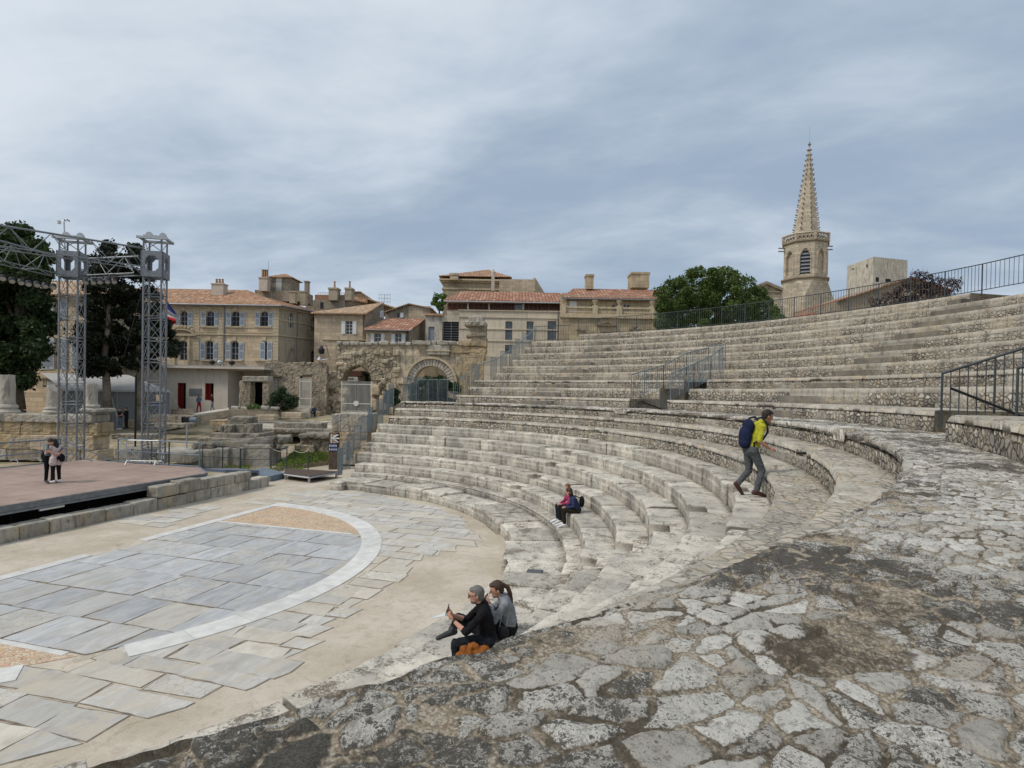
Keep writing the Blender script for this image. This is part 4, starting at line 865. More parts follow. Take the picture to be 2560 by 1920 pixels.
# ---------------------------------------------------------------- buildings
def c3(x,y): return 400+x*.23508,640+y*.23508
def c4(x,y): return 750+x*.23508,640+y*.23508
def c5(x,y): return 1060+x*.28029,660+y*.28029
def c6(x,y): return 1600+x*.34358,340+y*.34358
def c1(x,y): return x*.23508,500+y*.23508
def rz(p,t): q=W(p[0],p[1],t); r,f=fr(q); return r,q[2]
class Fac:
    """an upright wall plane: origin o, along-vector a, outward normal n (towards the viewer)"""
    def __init__(s,t,o=None,a=None,n=None):
        s.t=t; s.a=RV if a is None else np.asarray(a); s.n=-FV if n is None else np.asarray(n); s.o=FR(0,t,0) if o is None else np.asarray(o)
    def P(s,u,z,d=0.): return s.o+s.a*u+UV*z+s.n*d
    def uz(s,px,py):       # where the line of sight through a pixel meets the wall
        dd=ray(px,py); nn=s.n; k=np.dot(s.o-CAM,nn)/np.dot(dd,nn); q=CAM+k*dd; return float(np.dot(q-s.o,s.a)),float(q[2])
    def rect(s,cf,x0,y0,x1,y1):
        xm,ym=(x0+x1)/2,(y0+y1)/2; u0=s.uz(*cf(x0,ym))[0];u1=s.uz(*cf(x1,ym))[0]; za=s.uz(*cf(xm,y1))[1];zb=s.uz(*cf(xm,y0))[1]
        return u0,za,u1,zb
    def box(s,mb,R,d0,d1,mi=0,col=None):
        u0,z0,u1,z1=R; 
        b=[s.P(u0,z0,d1),s.P(u1,z0,d1),s.P(u1,z0,d0),s.P(u0,z0,d0)]; return mb.hexa(b,[p+UV*(z1-z0) for p in b],mi,col)
    def wall(s,mb,R,holes,th=.4):
        u0,z0,u1,z1=R; us=sorted({u0,u1,*[h[0] for h in holes],*[h[2] for h in holes]}); zs=sorted({z0,z1,*[h[1] for h in holes],*[h[3] for h in holes]})
        us=[u for u in us if u0<=u<=u1]; zs=[z for z in zs if z0<=z<=z1]
        ins=lambda u,z: any(h[0]<u<h[2] and h[1]<z<h[3] for h in holes)
        for i in range(len(us)-1):
            for j in range(len(zs)-1):
                if not ins((us[i]+us[i+1])/2,(zs[j]+zs[j+1])/2): mb.add([s.P(us[i],zs[j]),s.P(us[i+1],zs[j]),s.P(us[i+1],zs[j+1]),s.P(us[i],zs[j+1])],[(0,1,2,3)])
        for h in holes:
            c=[(h[0],h[1]),(h[2],h[1]),(h[2],h[3]),(h[0],h[3])]
            for k in range(4):
                a,b=c[k],c[(k+1)%4]; mb.add([s.P(*a),s.P(*b),s.P(*b,-th),s.P(*a,-th)],[(0,1,2,3)])
        for a,b in(((u0,z0),(u0,z1)),((u1,z0),(u1,z1)),((u0,z1),(u1,z1))): mb.add([s.P(*a),s.P(*b),s.P(*b,-th),s.P(*a,-th)],[(0,1,2,3)])
        return mb
    def arch_fill(s,mb,h,rise,d0=-.38,d1=0.,n=7):
        """round the head of an opening by filling its two top corners"""
        u0,z0,u1,z1=h; um=(u0+u1)/2; w=(u1-u0)/2
        for sg in(-1,1):
            pts=[(um+sg*w,z1-rise)]+[(um+sg*w*math.cos(math.pi/2*k/n),z1-rise+rise*math.sin(math.pi/2*k/n)) for k in range(1,n+1)]+[(um+sg*w,z1)]
            P_=[s.P(u,z,d1-.003) for u,z in pts]; mb.prism(P_ if sg>0 else P_[::-1],s.n*(d0-d1))
    def window(s,par,h,mat=None,frame=None,vb=2,hb=3,d=-.26,name='window',glass=None,fw=.06):
        u0,z0,u1,z1=h; mb=MB(); frame=frame or M_white
        for k in range(vb+1): u=u0+(u1-u0)*k/vb; s.box(mb,(max(u0,u-fw/2),z0,min(u1,u+fw/2),z1),d,d+.06)
        for k in range(hb+1): z=z0+(z1-z0)*k/hb; s.box(mb,(u0,max(z0,z-fw/2),u1,min(z1,z+fw/2)),d+.002,d+.055)
        o=mb.build(name,frame,par)
        g_=MB(); s.box(g_,(u0-.02,z0-.02,u1+.02,z1+.02),d-.05,d-.005); gg=g_.build('pane',glass or M_glass,par); gg.parent=o
        return o
    def shutters(s,par,h,mat,louv=M_louv,w=None,arch=0.):
        u0,z0,u1,z1=h; w=w or (u1-u0)/2+.12
        for a,b in((u0-w-.04,u0-.05),(u1+.05,u1+w+.04)):
            mb=MB(); s.box(mb,(a,z0,b,z1-arch*.3),.02,.07); o=mb.build('shutter',mat,par)
            lv=MB(); zz=z0
            for za,zb in((z0+.08*(z1-z0),z0+.47*(z1-z0)),(z0+.53*(z1-z0),z0+.90*(z1-z0))): s.box(lv,(a+.07,za,b-.07,zb),.068,.078)
            l=lv.build('louvre',louv,par); l.parent=o
def roof(par,pts,mat,th=.14,side=0.,name='roof'):
    """sloping roof sheet through 4 points"""
    return MB().prism([np.asarray(p)-UV*th for p in pts],UV*th,col=(.5,0,side,1)).build(name,mat,par)
def solid(par,name,mat,f,R,d0,d1,**k): 
    mb=MB(); f.box(mb,R,d0,d1); return mb.build(name,mat,par,**k)
def pot(par,c,n,sp,h=.5,r=.1,mat=None,name='chimney_pot'):
    for k in range(n): MB().lathe(c+RV*sp*(k-(n-1)/2),[(r*1.1,0),(r,.05),(r*.8,h*.8),(r*1.05,h)],8).build(name,mat or M_tile,par)

# --- the mansion with blue-grey shutters
t=66.; f=Fac(t); Ku,Kz=f.uz(*c3(1263,527)); base=2.0
mn=thing('mansion','large two-storey ochre stone mansion with blue-grey shutters and tiled roof, behind the white annex','mansion',FR(Ku-10,t,base))
u_l=f.uz(205,800)[0]; R=(u_l,base,Ku,Kz)
up_=[(215,590,292,745),(495,590,575,745),(762,590,845,745),(1070,590,1148,745)]; lo_=[(208,905,288,1105),(485,905,565,1100),(755,910,835,1105),(1088,908,1138,1103)]
holes=[f.rect(c3,*q) for q in up_+lo_]; h3=[f.rect(c3,-80,600,-5,745),f.rect(c3,-360,600,-285,745)]
mb=MB(); f.wall(mb,R,holes+h3)
for h in holes[:4]+h3: f.arch_fill(mb,h,.28)
for h in holes[4:]: f.arch_fill(mb,h,(h[2]-h[0])/2*.9)
mb.build('front_wall',M_facade,mn)
for i,h in enumerate(holes+h3):
    f.window(mn,h,vb=2,hb=3,frame=M_louv,fw=.09)
    if i in(0,4) : 
        if i==0: f.shutters(mn,h,M_shut,w=.55)
        continue
    hh=h
    if i==7: hh=(f.uz(*c3(1093,1000))[0]+.3,h[1],h[2],h[3])
    f.shutters(mn,hh,M_shut,w=.56)
    if i<4 or i>7:
        mb=MB(); z=h[1]
        for k in range(9): u=h[0]+(h[2]-h[0])*k/8; f.box(mb,(u-.012,z,u+.012,z+.95),.02,.045)
        f.box(mb,(h[0],z+.93,h[2],z+.98),.018,.05); mb.build('balcony_rail',M_black,mn)
# string courses, cornice, sills, pilasters
mb=MB()
for y0,y1,d in((836,850,.14),(760,770,.08),(815,824,.06)): 
    q=f.rect(c3,1260,y0,1265,y1); f.box(mb,(u_l,q[1],Ku+.05,q[3]),-.01,d)
q=f.rect(c3,1255,505,1265,540); f.box(mb,(u_l,q[1]-.05,Ku+.15,q[1]+.25),-.01,.25); mb.build('string_course',M_trim,mn)
for x0,x1 in((360,420),(615,685),(1205,1262)):
    mb=MB(); q=f.rect(c3,x0,545,x1,1110); n=17
    for k in range(n): f.box(mb,(q[0],q[1]+(q[3]-q[1])*k/n+.02,q[2],q[1]+(q[3]-q[1])*(k+1)/n-.02),-.005,.07)
    mb.build('pilaster',M_trim,mn)
for x0,x1 in((440,615),(700,885),(1010,1190)):
    solid(mn,'window_sill',M_trim,f,f.rect(c3,x0,750,x1,762),-.01,.2); solid(mn,'window_sill',M_trim,f,f.rect(c3,x0,1103,x1,1118),-.01,.25)
for h in holes[:4]+holes[4:]:
    um=(h[0]+h[2])/2; mb=MB(); n=8; w=(h[2]-h[0])/2+.12
    for k in range(n): 
        a,b=math.pi*k/n,math.pi*(k+1)/n; rs=.42 if h in holes[:4] else w*.95; zc=h[3]-(.28 if h in holes[:4] else (h[2]-h[0])/2*.9)
        P_=[f.P(um+rr_*math.cos(x)*1.,zc+(rs*math.sin(x))*(rr_/w),-.01) for rr_,x in((w,a),(w+.22,a),(w+.22,b),(w,b))]; mb.prism(P_,f.n*.1)
    f.box(mb,(um-.18,h[3]+.08,um+.18,h[3]+.5),.0,.16); mb.build('window_arch',M_trim,mn)
# the carved doorway pediment
pc=f.rect(c3,90,760,390,835); um=(pc[0]+pc[2])/2; mb=MB(); n=10; w=(pc[2]-pc[0])/2
for k in range(n):
    a,b=math.pi*(.12+.76*k/n),math.pi*(.12+.76*(k+1)/n)
    P_=[f.P(um+rr_*math.cos(x),pc[1]-.5+rr_*.62*math.sin(x),-.01) for rr_,x in((w,a),(w*1.16,a),(w*1.16,b),(w,b))]; mb.prism(P_,f.n*.35)
for k in range(7): mb.ball(f.P(um+(k-3)*.38,pc[1]+.35+.5*(1-((k-3)/3.5)**2),.05),(.26,.2,.24),8,5)
f.box(mb,(um-w,pc[1]-.15,um+w,pc[1]+.05),-.01,.3); f.box(mb,(um-w*.62,pc[1]-4.6,um-w*.5,pc[1]-.15),-.01,.16); f.box(mb,(um+w*.42,pc[1]-4.6,um+w*.56,pc[1]-.15),-.01,.16)
mb.build('carved_doorway',M_trim,mn,smooth=False)
u=f.uz(*c3(687,700))[0]; MB().tube(f.P(u,base+3,.12),f.P(u,Kz-.2,.12),.06).build('drainpipe',M_galvd,mn)
# receding right side
t2=72.; e=W(*c3(1722,640),t2); r_,_=fr(e); e0=f.P(Ku,0,0); a=(FR(r_,t2,0)-e0)*(1,1,0); L=np.linalg.norm(a); a/=L; s_=Fac(0,e0,a,np.cross(a,UV))
mb=MB(); hs=[s_.rect(c3,1368,605,1418,765),s_.rect(c3,1608,655,1660,800)]; hd=[s_.rect(c3,1375,985,1430,1130),s_.rect(c3,1603,1005,1655,1135)]; s_.wall(mb,(0,base,L,Kz),hs+hd); 
for h in hs: s_.arch_fill(mb,h,.35)
for h in hd: s_.arch_fill(mb,h,.5)
mb.build('side_wall',M_facade2,mn)
for h in hs: s_.window(mn,h,vb=2,hb=3,fw=.07,frame=M_shutw)
solid(mn,'blocked_window',M_facade2,s_,hd[0],-.39,-.15); s_.window(mn,hd[1],vb=2,hb=3,frame=M_louv)
mb=MB(); q=s_.rect(c3,1260,836,1265,848)
for z0,z1,d in((q[1],q[3],.12),(Kz-.35,Kz-.05,.28),(q[3]+1.6,q[3]+1.75,.08)): s_.box(mb,(.02,z0,L,z1),-.01,d)
mb.build('string_course',M_trim,mn); MB().tube(s_.P(2.7,base+2,.1),s_.P(2.7,Kz-.1,.1),.06).build('drainpipe',M_galvd,mn)
solid(mn,'rear_wall',M_facade,f,(u_l,base,Ku-.5,Kz),-12,-11.6)
# roof: eave, ridge, hip
ez=Kz+.02; E0=f.P(u_l-1,ez,.55);E1=f.P(Ku+.55,ez,.55); rg0=f.P(u_l-1,ez+2.75,-6.4); rg1=f.P(Ku-6.5,ez+2.75,-6.4); E2=s_.P(L+.3,ez,.55); B1=s_.P(L+.3,ez+.1,-8)
roof(mn,[E0,E1,rg1,rg0],M_tile); roof(mn,[E1,E2,rg1+FV*5,rg1],M_tile,side=1.)
roof(mn,[f.P(Ku-6.5,ez+2.75,-11.8),f.P(u_l,ez+.2,-13),f.P(u_l-1,ez+2.75,-6.4),rg1],M_tile)
MB().tube(E0-UV*.12,E1-UV*.12,.09,n=6).tube(E1-UV*.12,E2-UV*.12,.09,n=6).build('gutter',M_galvd,mn)
def chim(par,cf,x0,y0,x1,y1,t_,dp,mat,cap=.12,pots=0,potmat=None,ph=.6):
    ff=Fac(t_); q=ff.rect(cf,x0,y0,x1,y1); o=MB(); ff.box(o,q,-dp,0); ff.box(o,(q[0]-.08,q[3],q[2]+.08,q[3]+cap),-dp-.08,.08); ob=o.build('chimney',mat,par)
    for k in range(pots): 
        c=ff.P(q[0]+(q[2]-q[0])*(k+1)/(pots+1),q[3]+cap,-dp/2); pm=MB().lathe(c,[(.16,0),(.14,.06),(.11,ph*.8),(.15,ph)],8).build('chimney_pot',potmat or M_tile,par); pm.parent=ob
    return ob
M_chim=plain('pale_chimney_render',(.50,.43,.36),.9,var=.08,sc=2)
chim(mn,c3,545,300,672,450,69.5,1.1,M_chim,pots=3); chim(mn,c3,1050,235,1140,370,71.,1.0,M_chim,pots=3,ph=1.0)
ff=Fac(72.5); q=ff.rect(c3,1175,225,1390,375); solid(mn,'roof_lantern',M_ruinf,ff,q,-3,0); solid(mn,'lantern_door',M_white,ff,ff.rect(c3,1235,235,1295,372),.0,.05)
ap=ff.P((q[0]+q[2])/2,q[3]+.75,-1.5); cs=[ff.P(q[0]-.3,q[3],.3),ff.P(q[2]+.3,q[3],.3),ff.P(q[2]+.3,q[3],-3.3),ff.P(q[0]-.3,q[3],-3.3)]
MB().add(cs+[ap]+[c-UV*.1 for c in cs],[(0,1,4),(1,2,4),(2,3,4),(3,0,4),(8,7,6,5),(0,5,6,1),(1,6,7,2),(2,7,8,3),(3,8,5,0)],col=(.5,0,0,1)).build('lantern_roof',M_tile,mn)
mb=MB(); q2=ff.rect(c3,1030,365,1540,385); ff.box(mb,(q2[0],q2[1]-1.2,q2[2],q2[3]-.1),-3,.6); mb.build('terrace_wall',M_houser,mn)
mb=MB(); 
for k in range(24): u=q2[0]+1.2+(q2[2]-q2[0]-3)*k/23; mb.tube(ff.P(u,q2[3]-.1,.5),ff.P(u,q2[3]+1.0,.5),.015,n=4)
mb.tube(ff.P(q2[0]+1.2,q2[3]+1.,.5),ff.P(q2[2]-1.8,q2[3]+1.,.5),.02,n=4); mb.build('terrace_railing',M_raild,mn)
chim(mn,c3,1535,275,1572,430,73,.7,M_houser,pots=0); chim(mn,c3,1375,385,1435,500,69.,.8,M_facade2); chim(mn,c3,1490,385,1545,520,70.5,.8,M_facade2)
a0=W(*c3(1150,250),71);a1=W(*c3(1155,55),71); tag(MB().tube(a0,a1,.03).tube(a1-UV*.3,a1-UV*.15+RV*1.1,.02).tube(a1-UV*.5,a1-UV*.45+RV*.7,.02).build('roof_antenna',M_galv),'tall thin television aerial beside the triple chimney of the mansion','antenna')
# flag on its pole
t_=64.; p0=W(450,806,t_+1.9);p1=W(414,748,t_)
fg=thing('flag','blue white and red flag hanging from a slanted pole on the mansion','flag',p0); MB().tube(p0,p1,.035).build('pole',M_galv,fg)
for k,(nm,cc) in enumerate((('blue',(.035,.045,.16)),('white',(.55,.55,.56)),('red',(.42,.025,.03)))):
    mb=MB(); L_,R_=(((64,463),(68,560),(80,640),(112,742)),((165,600),(163,630),(160,664),(174,712)))
    n=5
    for j in range(n):
        g_=[]
        for e in(L_,R_):
            for q in(0,1): g_.append([W(*c3(e[k][0]*(1-m)+e[k+1][0]*m,e[k][1]*(1-m)+e[k+1][1]*m),t_+.18*math.sin((k*n+j+q)*.9)) for m in((j+q)/n,)][0])
        mb.prism([g_[0],g_[1],g_[3],g_[2]],FV*.015)
    mb.build('flag_cloth',cloth('flag_'+nm,cc),fg)

# --- pale house further left behind the trees, tall shutters
t=54.; f=Fac(t); z_e=f.uz(150,737)[1]; ul,ur=f.uz(-60,800)[0],f.uz(212,800)[0]; b=1.6
hl=thing('pale_house','pale stone house with tall blue-grey shutters, behind the left tree and tower','house',FR((ul+ur)/2,t,b))
hs=[f.rect(c1,*q) for q in((578,1065,640,1270),(585,1470,650,1800),(400,1460,455,1800),(400,1065,455,1270),(220,1065,275,1270),(840,1470,900,1790))]
mb=MB(); f.wall(mb,(ul,b,ur,z_e),hs); mb.build('front_wall',M_facade,hl)
for h in hs: f.window(hl,h,frame=M_shutw); f.shutters(hl,h,M_shut,w=.62)
mb=MB(); q=f.rect(c1,700,1780,900,1800)
for z in(q[1]-.9,z_e-.5): solid(hl,'string_course',M_trim,f,(ul,z,ur,z+.25),-.01,.15)
mb=MB(); q=f.rect(c1,510,1930,620,1990); f.box(mb,(q[0],q[1],q[2],q[1]+.15),-.01,.6); [f.box(mb,(q[0]+k*.14,q[1]+.1,q[0]+k*.14+.03,q[1]+.9),.54,.57) for k in range(int((q[2]-q[0])/.14))]; mb.build('balcony',M_black,hl)
mb=MB(); mb.add([f.P(ur,b,0),f.P(ur,b,-10),f.P(ur,z_e,-10),f.P(ur,z_e,0)],[(0,1,2,3)]); mb.build('side_wall',M_facade2,hl)
roof(hl,[f.P(ul,z_e+.02,.5),f.P(ur+.5,z_e+.02,.5),f.P(ur-4,z_e+2.2,-5),f.P(ul,z_e+2.2,-5)],M_tilep); roof(hl,[f.P(ur+.5,z_e+.02,.5),f.P(ur+.5,z_e+.02,-10),f.P(ur-4,z_e+2.2,-5.2),f.P(ur-4,z_e+2.2,-5)],M_tilep,side=1.)

# --- white annex with red doors
t=60.; f=Fac(t); b=float(terr(60))-.1; zt=f.uz(520,923)[1]; ul=f.uz(290,950)[0]; ur=f.uz(*c3(722,1300))[0]
an=thing('white_annex','low white rendered annex with flat roof and two dark red doorways below the mansion','building',FR((ul+ur)/2,t,b))
d1=f.rect(c3,190,1350,275,1607); w1=f.rect(c3,480,1353,570,1533); mb=MB(); f.wall(mb,(ul,b,ur,zt),[(d1[0],b+.02,d1[2],d1[3]),w1],th=.5); mb.build('front_wall',M_annex,an)
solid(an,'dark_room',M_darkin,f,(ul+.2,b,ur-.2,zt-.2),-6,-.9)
mb=MB(); f.box(mb,(d1[0]-.0,b+.02,d1[0]+.38,d1[3]),-.45,-.4); f.box(mb,(d1[0],b+.02,d1[0]+.05,d1[3]),-.4,.01); o=mb.build('door',M_red,an); h=MB(); f.box(h,(d1[0]+.55,b+.95,d1[0]+.95,b+1.02),-.42,-.36); f.box(h,(d1[0]+.38,b+.02,d1[2],d1[3]),-.6,-.55); 
h.build('door_panel',M_darkin,an)
mb=MB(); f.box(mb,(w1[0],w1[1],w1[0]+.42,w1[3]),-.45,-.4); f.box(mb,(w1[0],w1[1],w1[0]+.05,w1[3]),-.4,.01); mb.build('shutter',M_red,an)
q=f.rect(c3,312,1410,443,1485); solid(an,'grey_sign_panel',M_galvd,f,q,-.01,.05)
ur2=f.uz(*c3(1112,1300))[0]; mb=MB(); f.box(mb,(ur-.3,b,ur,zt),-3.2,-.5); mb.build('return_wall',M_annex,an)
f2=Fac(t+3.2); dq=f2.rect(c3,955,1340,1090,1610); ud=f2.uz(*c3(1130,1300))[0]; mb=MB(); f2.wall(mb,(f2.uz(*c3(720,1300))[0],b,ud,zt),[(dq[0],b+.02,dq[2],dq[3])]); mb.build('rear_wall',M_annex,an)
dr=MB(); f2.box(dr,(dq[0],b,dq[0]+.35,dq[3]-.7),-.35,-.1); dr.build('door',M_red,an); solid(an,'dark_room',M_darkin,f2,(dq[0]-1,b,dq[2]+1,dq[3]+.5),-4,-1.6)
uro=f.uz(*c3(1140,1190))[0]; mb=MB(); f.box(mb,(ul,zt+.05,uro,zt+.28),-7,.75); mb.build('roof_slab',M_annex,an)
mb=MB(); f.box(mb,(ul,zt+.285,uro,zt+.36),-7,.7); mb.build('roof_edge',M_galv,an)
mb=MB(); n=90
for k in range(n): u=ul+(uro-.3-ul)*k/n; f.box(mb,(u,zt-.12,u+.11,zt+.05),-.01,.45)
mb.build('eave_brackets',M_trim,an)
for k,(x,y) in enumerate(((555,1165),(640,1160),(765,1175))):
    c=W(*c3(x,y),60.5); c[2]=zt+.36; T=thing('roof_lamp',('small black roof lamp, left of the three on the white annex','white-faced roof lamp, middle of the three on the white annex','low black roof lamp, right of the three on the white annex')[k],'lamp',c); MB().tube(c,c+UV*.25,.05).build('stand',M_black,T); MB().ball(c+UV*.38,(.34,.25,.24),8,5,(RV,FV,UV)).build('lamp_head',M_black if k!=1 else M_galv,T)
# --- rubble portal in front of the annex
t=57.5; f=Fac(t); b=float(terr(t)); q=f.rect(c3,838,1310,960,1600); pt=thing('rubble_portal','old rubble stone doorway with a heavy lintel beside the dark bush','stone doorway',FR(q[0]+1,t,b))
for k,(x0,x1) in enumerate(((838,962),(1088,1158))):
    q=f.rect(c3,x0,1330,x1,1600); solid(pt,'pillar',M_ruinf,f,(q[0],b-.1,q[2],q[3]),-1.1,0,bevel=.08,rough=.05)
q=f.rect(c3,880,1280,1160,1335); solid(pt,'lintel',M_block,f,q,-1.,.15,bevel=.08,rough=.03)

# --- houses right of the mansion
t=68.; f=Fac(t); b=2.5; q=f.rect(c4,235,612,695,900); zt=q[3]
hA=thing('shuttered_house','tan stone house with one white-shuttered window, right of the mansion','house',FR((q[0]+q[2])/2,t,b))
h=f.rect(c4,487,692,556,832); mb=MB(); f.wall(mb,(q[0]-.9,b,q[2],zt),[h]); mb.build('front_wall',M_house,hA); f.window(hA,h,vb=2,hb=4); f.shutters(hA,h,M_shutw,louv=M_shutw,w=.46)
g1=f.P(q[2],b,0); g2=W(*c4(905,560),76); ap=W(*c4(893,500),76)
roof(hA,[f.P(q[0]-1.2,zt+.02,.5),f.P(q[2]+.2,zt+.02,.5),ap+UV*.1,f.P(q[0]-1.2,ap[2]+.1-1.,-8.3)],M_tilep)
mb=MB().prism([f.P(q[2],b,0),g2*(1,1,0)+UV*b,ap-UV*.2,f.P(q[2],zt,0)],-RV*.3); mb.build('gable_wall',M_houser,hA)
ff=Fac(72.); qq=ff.rect(c4,835,590,890,645); MB().prism([p for p in (W(*c4(862,588),71.6),W(*c4(890,583),72.2),W(*c4(890,650),72.2),W(*c4(862,655),71.6))],-RV*.1-FV*.1).build('shutter',M_shut,hA)
solid(hA,'string_course',M_trim,f,f.rect(c4,235,886,700,896),-.01,.12)
a0=W(*c4(893,500),75);a1=W(*c4(900,405),75); mb=MB().tube(a0,a1,.03)
for k in range(3): z=a1-UV*(.1+.45*k); mb.tube(z-RV*.8,z+RV*.8,.02,n=4); [mb.tube(z+RV*s_-UV*.25,z+RV*s_+UV*.25,.014,n=4) for s_ in(-.7,-.35,.35,.7)]
tag(mb.build('roof_antenna',M_galvd),'many-armed television aerial above the tan stone house','antenna')
t=66.5; f=Fac(t); q=f.rect(c4,700,785,1155,905); zt=q[3]
hB=thing('low_tiled_house','low house with red tiled roof and two white-shuttered windows behind the arches','house',FR((q[0]+q[2])/2,t,2.5))
hs=[f.rect(c4,795,825,857,905),f.rect(c4,1015,828,1076,905)]; hs=[(a,h_-.9,c,d) for a,h_,c,d in hs]; mb=MB(); f.wall(mb,(q[0],2.5,q[2],zt),hs); mb.build('front_wall',M_house,hB)
for h in hs: f.window(hB,h,vb=2,hb=4); f.shutters(hB,h,M_shutw,louv=M_shutw,w=.42)
rr_=W(*c4(1335,668),73.); rl=W(*c4(905,665),73.); roof(hB,[f.P(q[0]-.2,zt,.5),f.P(q[2]+.3,zt,.5),rr_,rl],M_tiler)
MB().prism([f.P(q[2],2.5,0),rr_*(1,1,0)+UV*2.5,rr_-UV*.15,f.P(q[2],zt,0)],-RV*.3).build('side_wall',M_houser,hB); MB().tube(f.P(q[0],zt-.1,.5),f.P(q[2]+.3,zt-.1,.5),.07).build('gutter',M_galvd,hB)
# rear gabled house
t=80.; f=Fac(t); hC=thing('gabled_house','small rubble gabled house with a white shutter, behind the low tiled house','house',FR(f.uz(*c4(1140,600))[0],t,3))
p=[f.P(f.uz(*c4(905,600))[0],3),f.P(f.uz(*c4(1155,600))[0],3),f.P(f.uz(*c4(1155,520))[0],f.uz(*c4(1155,515))[1]),f.P(f.uz(*c4(905,600))[0],f.uz(*c4(905,600))[1])]
MB().prism(p,FV*.4).build('gable_wall',M_houser,hC); q=f.rect(c4,1155,525,1385,660); solid(hC,'side_wall',M_house,f,(q[0],3,q[2],q[3]-.1),-.4,0)
h=f.rect(c4,1033,603,1063,650); solid(hC,'window',M_glass,f,h,-.02,.03); h=f.rect(c4,1066,603,1100,655); solid(hC,'shutter',M_shutw,f,h,-.02,.07)
roof(hC,[p[3]+UV*.1-FV*.4,p[2]+UV*.1-FV*.4,p[2]+FV*8,p[3]+FV*8],M_tilep); roof(hC,[f.P(q[0],q[3]+.25,.3),f.P(q[2]+.3,q[3]-.35,.3),f.P(q[2]+.3,q[3]-.35,-8),f.P(q[0],q[3]+.25,-8)],M_tilep)
# cluster behind
t=82.; f=Fac(t); hD=thing('rubble_roofscape_house','dark rubble house with two capped chimneys behind the shuttered house','house',FR(f.uz(*c4(320,500))[0],t,3))
q=f.rect(c4,60,470,475,600); solid(hD,'front_wall',M_houser,f,(q[0],3,q[2],q[3]),-6,0); h=f.rect(c4,215,490,250,560); solid(hD,'window',M_glass,f,h,-.02,.03)
q=f.rect(c4,150,408,300,470); solid(hD,'parapet',plain('brick_parapet',(.30,.17,.11),.9,var=.2,sc=3),f,q,-2,-.3); q=f.rect(c4,395,410,480,470); solid(hD,'parapet',M_houser,f,q,-2,-.3)
for x0,x1 in((303,398),(478,548)): chim(hD,c4,x0,355,x1,470,81.5,1.4,M_facade2,cap=.25,pots=1,ph=1.0)
mb=MB(); q=f.rect(c4,172,378,470,405); [mb.tube(f.P(q[0]+(q[2]-q[0])*k/12,q[1],-1),f.P(q[0]+(q[2]-q[0])*k/12,q[3],-1),.03,n=4) for k in range(13)]; mb.tube(f.P(q[0],q[3],-1),f.P(q[2],q[3],-1),.03,n=4); mb.build('roof_railing',M_galv,hD)
t=88.; f=Fac(t); hE=thing('ochre_gable_house','ochre house with moulded cornice and long tiled gable roof behind the roofscape chimneys','house',FR(f.uz(*c4(600,500))[0],t,3))
pl=[c4(480,455),c4(560,385),c4(640,385),c4(700,440),c4(1010,545),c4(1010,640),c4(480,640)]; P_=[f.P(*f.uz(*x)) for x in pl]; MB().prism(P_,FV*.6).build('gable_wall',M_house,hE)
tp=[c4(475,440),c4(545,383),c4(650,380),c4(715,440)]; Q_=[f.P(*f.uz(*x)) for x in tp]
for a,b_ in zip(Q_[:-1],Q_[1:]): roof(hE,[a-FV*.4,b_-FV*.4,b_+FV*8,a+FV*8],M_tiler)
Q_=[f.P(*f.uz(*x)) for x in (c4(475,445),c4(740,510))]; roof(hE,[Q_[0]-FV*1.2,Q_[1]-FV*1.2,Q_[1]+FV*.2+UV*.8,Q_[0]+FV*.2+UV*.8],M_tile)
Q_=[f.P(*f.uz(*x)) for x in (c4(715,445),c4(1020,548))]; roof(hE,[Q_[0]-FV*3-UV*.3,Q_[1]-FV*3-UV*.3,Q_[1]+FV*4,Q_[0]+FV*4+UV*.2],M_tilep)

# --- the long hall
t=70.; f=Fac(t); b=2.8
hall=thing('long_hall','long low concrete hall with red tiled roof and a band of brown wooden shutters','hall',FR(f.uz(*c5(800,500))[0],t,b))
q=f.rect(c5,312,418,1208,600); ws=[f.rect(c5,*x) for x in((725,512,787,677),(914,512,976,677),(1102,510,1180,677),(722,722,785,800))]; mb=MB(); f.wall(mb,(q[0],b,q[2],q[3]),ws,th=.5); mb.build('front_wall',M_hall,hall)
for w_ in ws: f.window(hall,w_,vb=1,hb=2,glass=M_glassb,frame=M_black,d=-.3)
mb=MB()
for y in(470,575,680): z=f.rect(c5,600,y,610,y+10); f.box(mb,(q[0],z[1],q[2],z[3]),-.01,.1)
z=f.rect(c5,600,412,610,420); f.box(mb,(q[0]-.1,z[1],q[2]+.1,z[3]),-.6,.12); mb.build('string_course',M_hall,hall)
fb=Fac(t+3.5); qb=fb.rect(c5,205,340,1215,430); solid(hall,'upper_wall',M_hall,fb,(qb[0],b,qb[2],qb[3]-.1),-1,0)
xs_=[(207,385),(402,572),(590,692),(694,808),(897,1050),(1052,1108),(1112,1210)]
for k,(x0,x1) in enumerate(xs_):
    w_=fb.rect(c5,x0,352,x1,412); mb=MB(); fb.box(mb,w_,.01,.08); o=mb.build('wooden_shutter',M_wood,hall)
    m2=MB(); n=4
    for j in range(n): fb.box(m2,(w_[0]+(w_[2]-w_[0])*(j+.1)/n,w_[1]+.1,w_[0]+(w_[2]-w_[0])*(j+.9)/n,w_[3]-.12),.075,.10)
    l=m2.build('slat_panel',plain('dark_slats',(.075,.04,.028),.8,var=.3) if k==0 else bpy.data.materials['dark_slats'],hall); l.parent=o
w_=fb.rect(c5,812,356,876,405); solid(hall,'glazed_bay',M_glassb,fb,w_,.01,.06)
for x0,x1 in((386,401),(573,588),(877,893)): solid(hall,'post',M_hall,fb,fb.rect(c5,x0,345,x1,412),.0,.3)
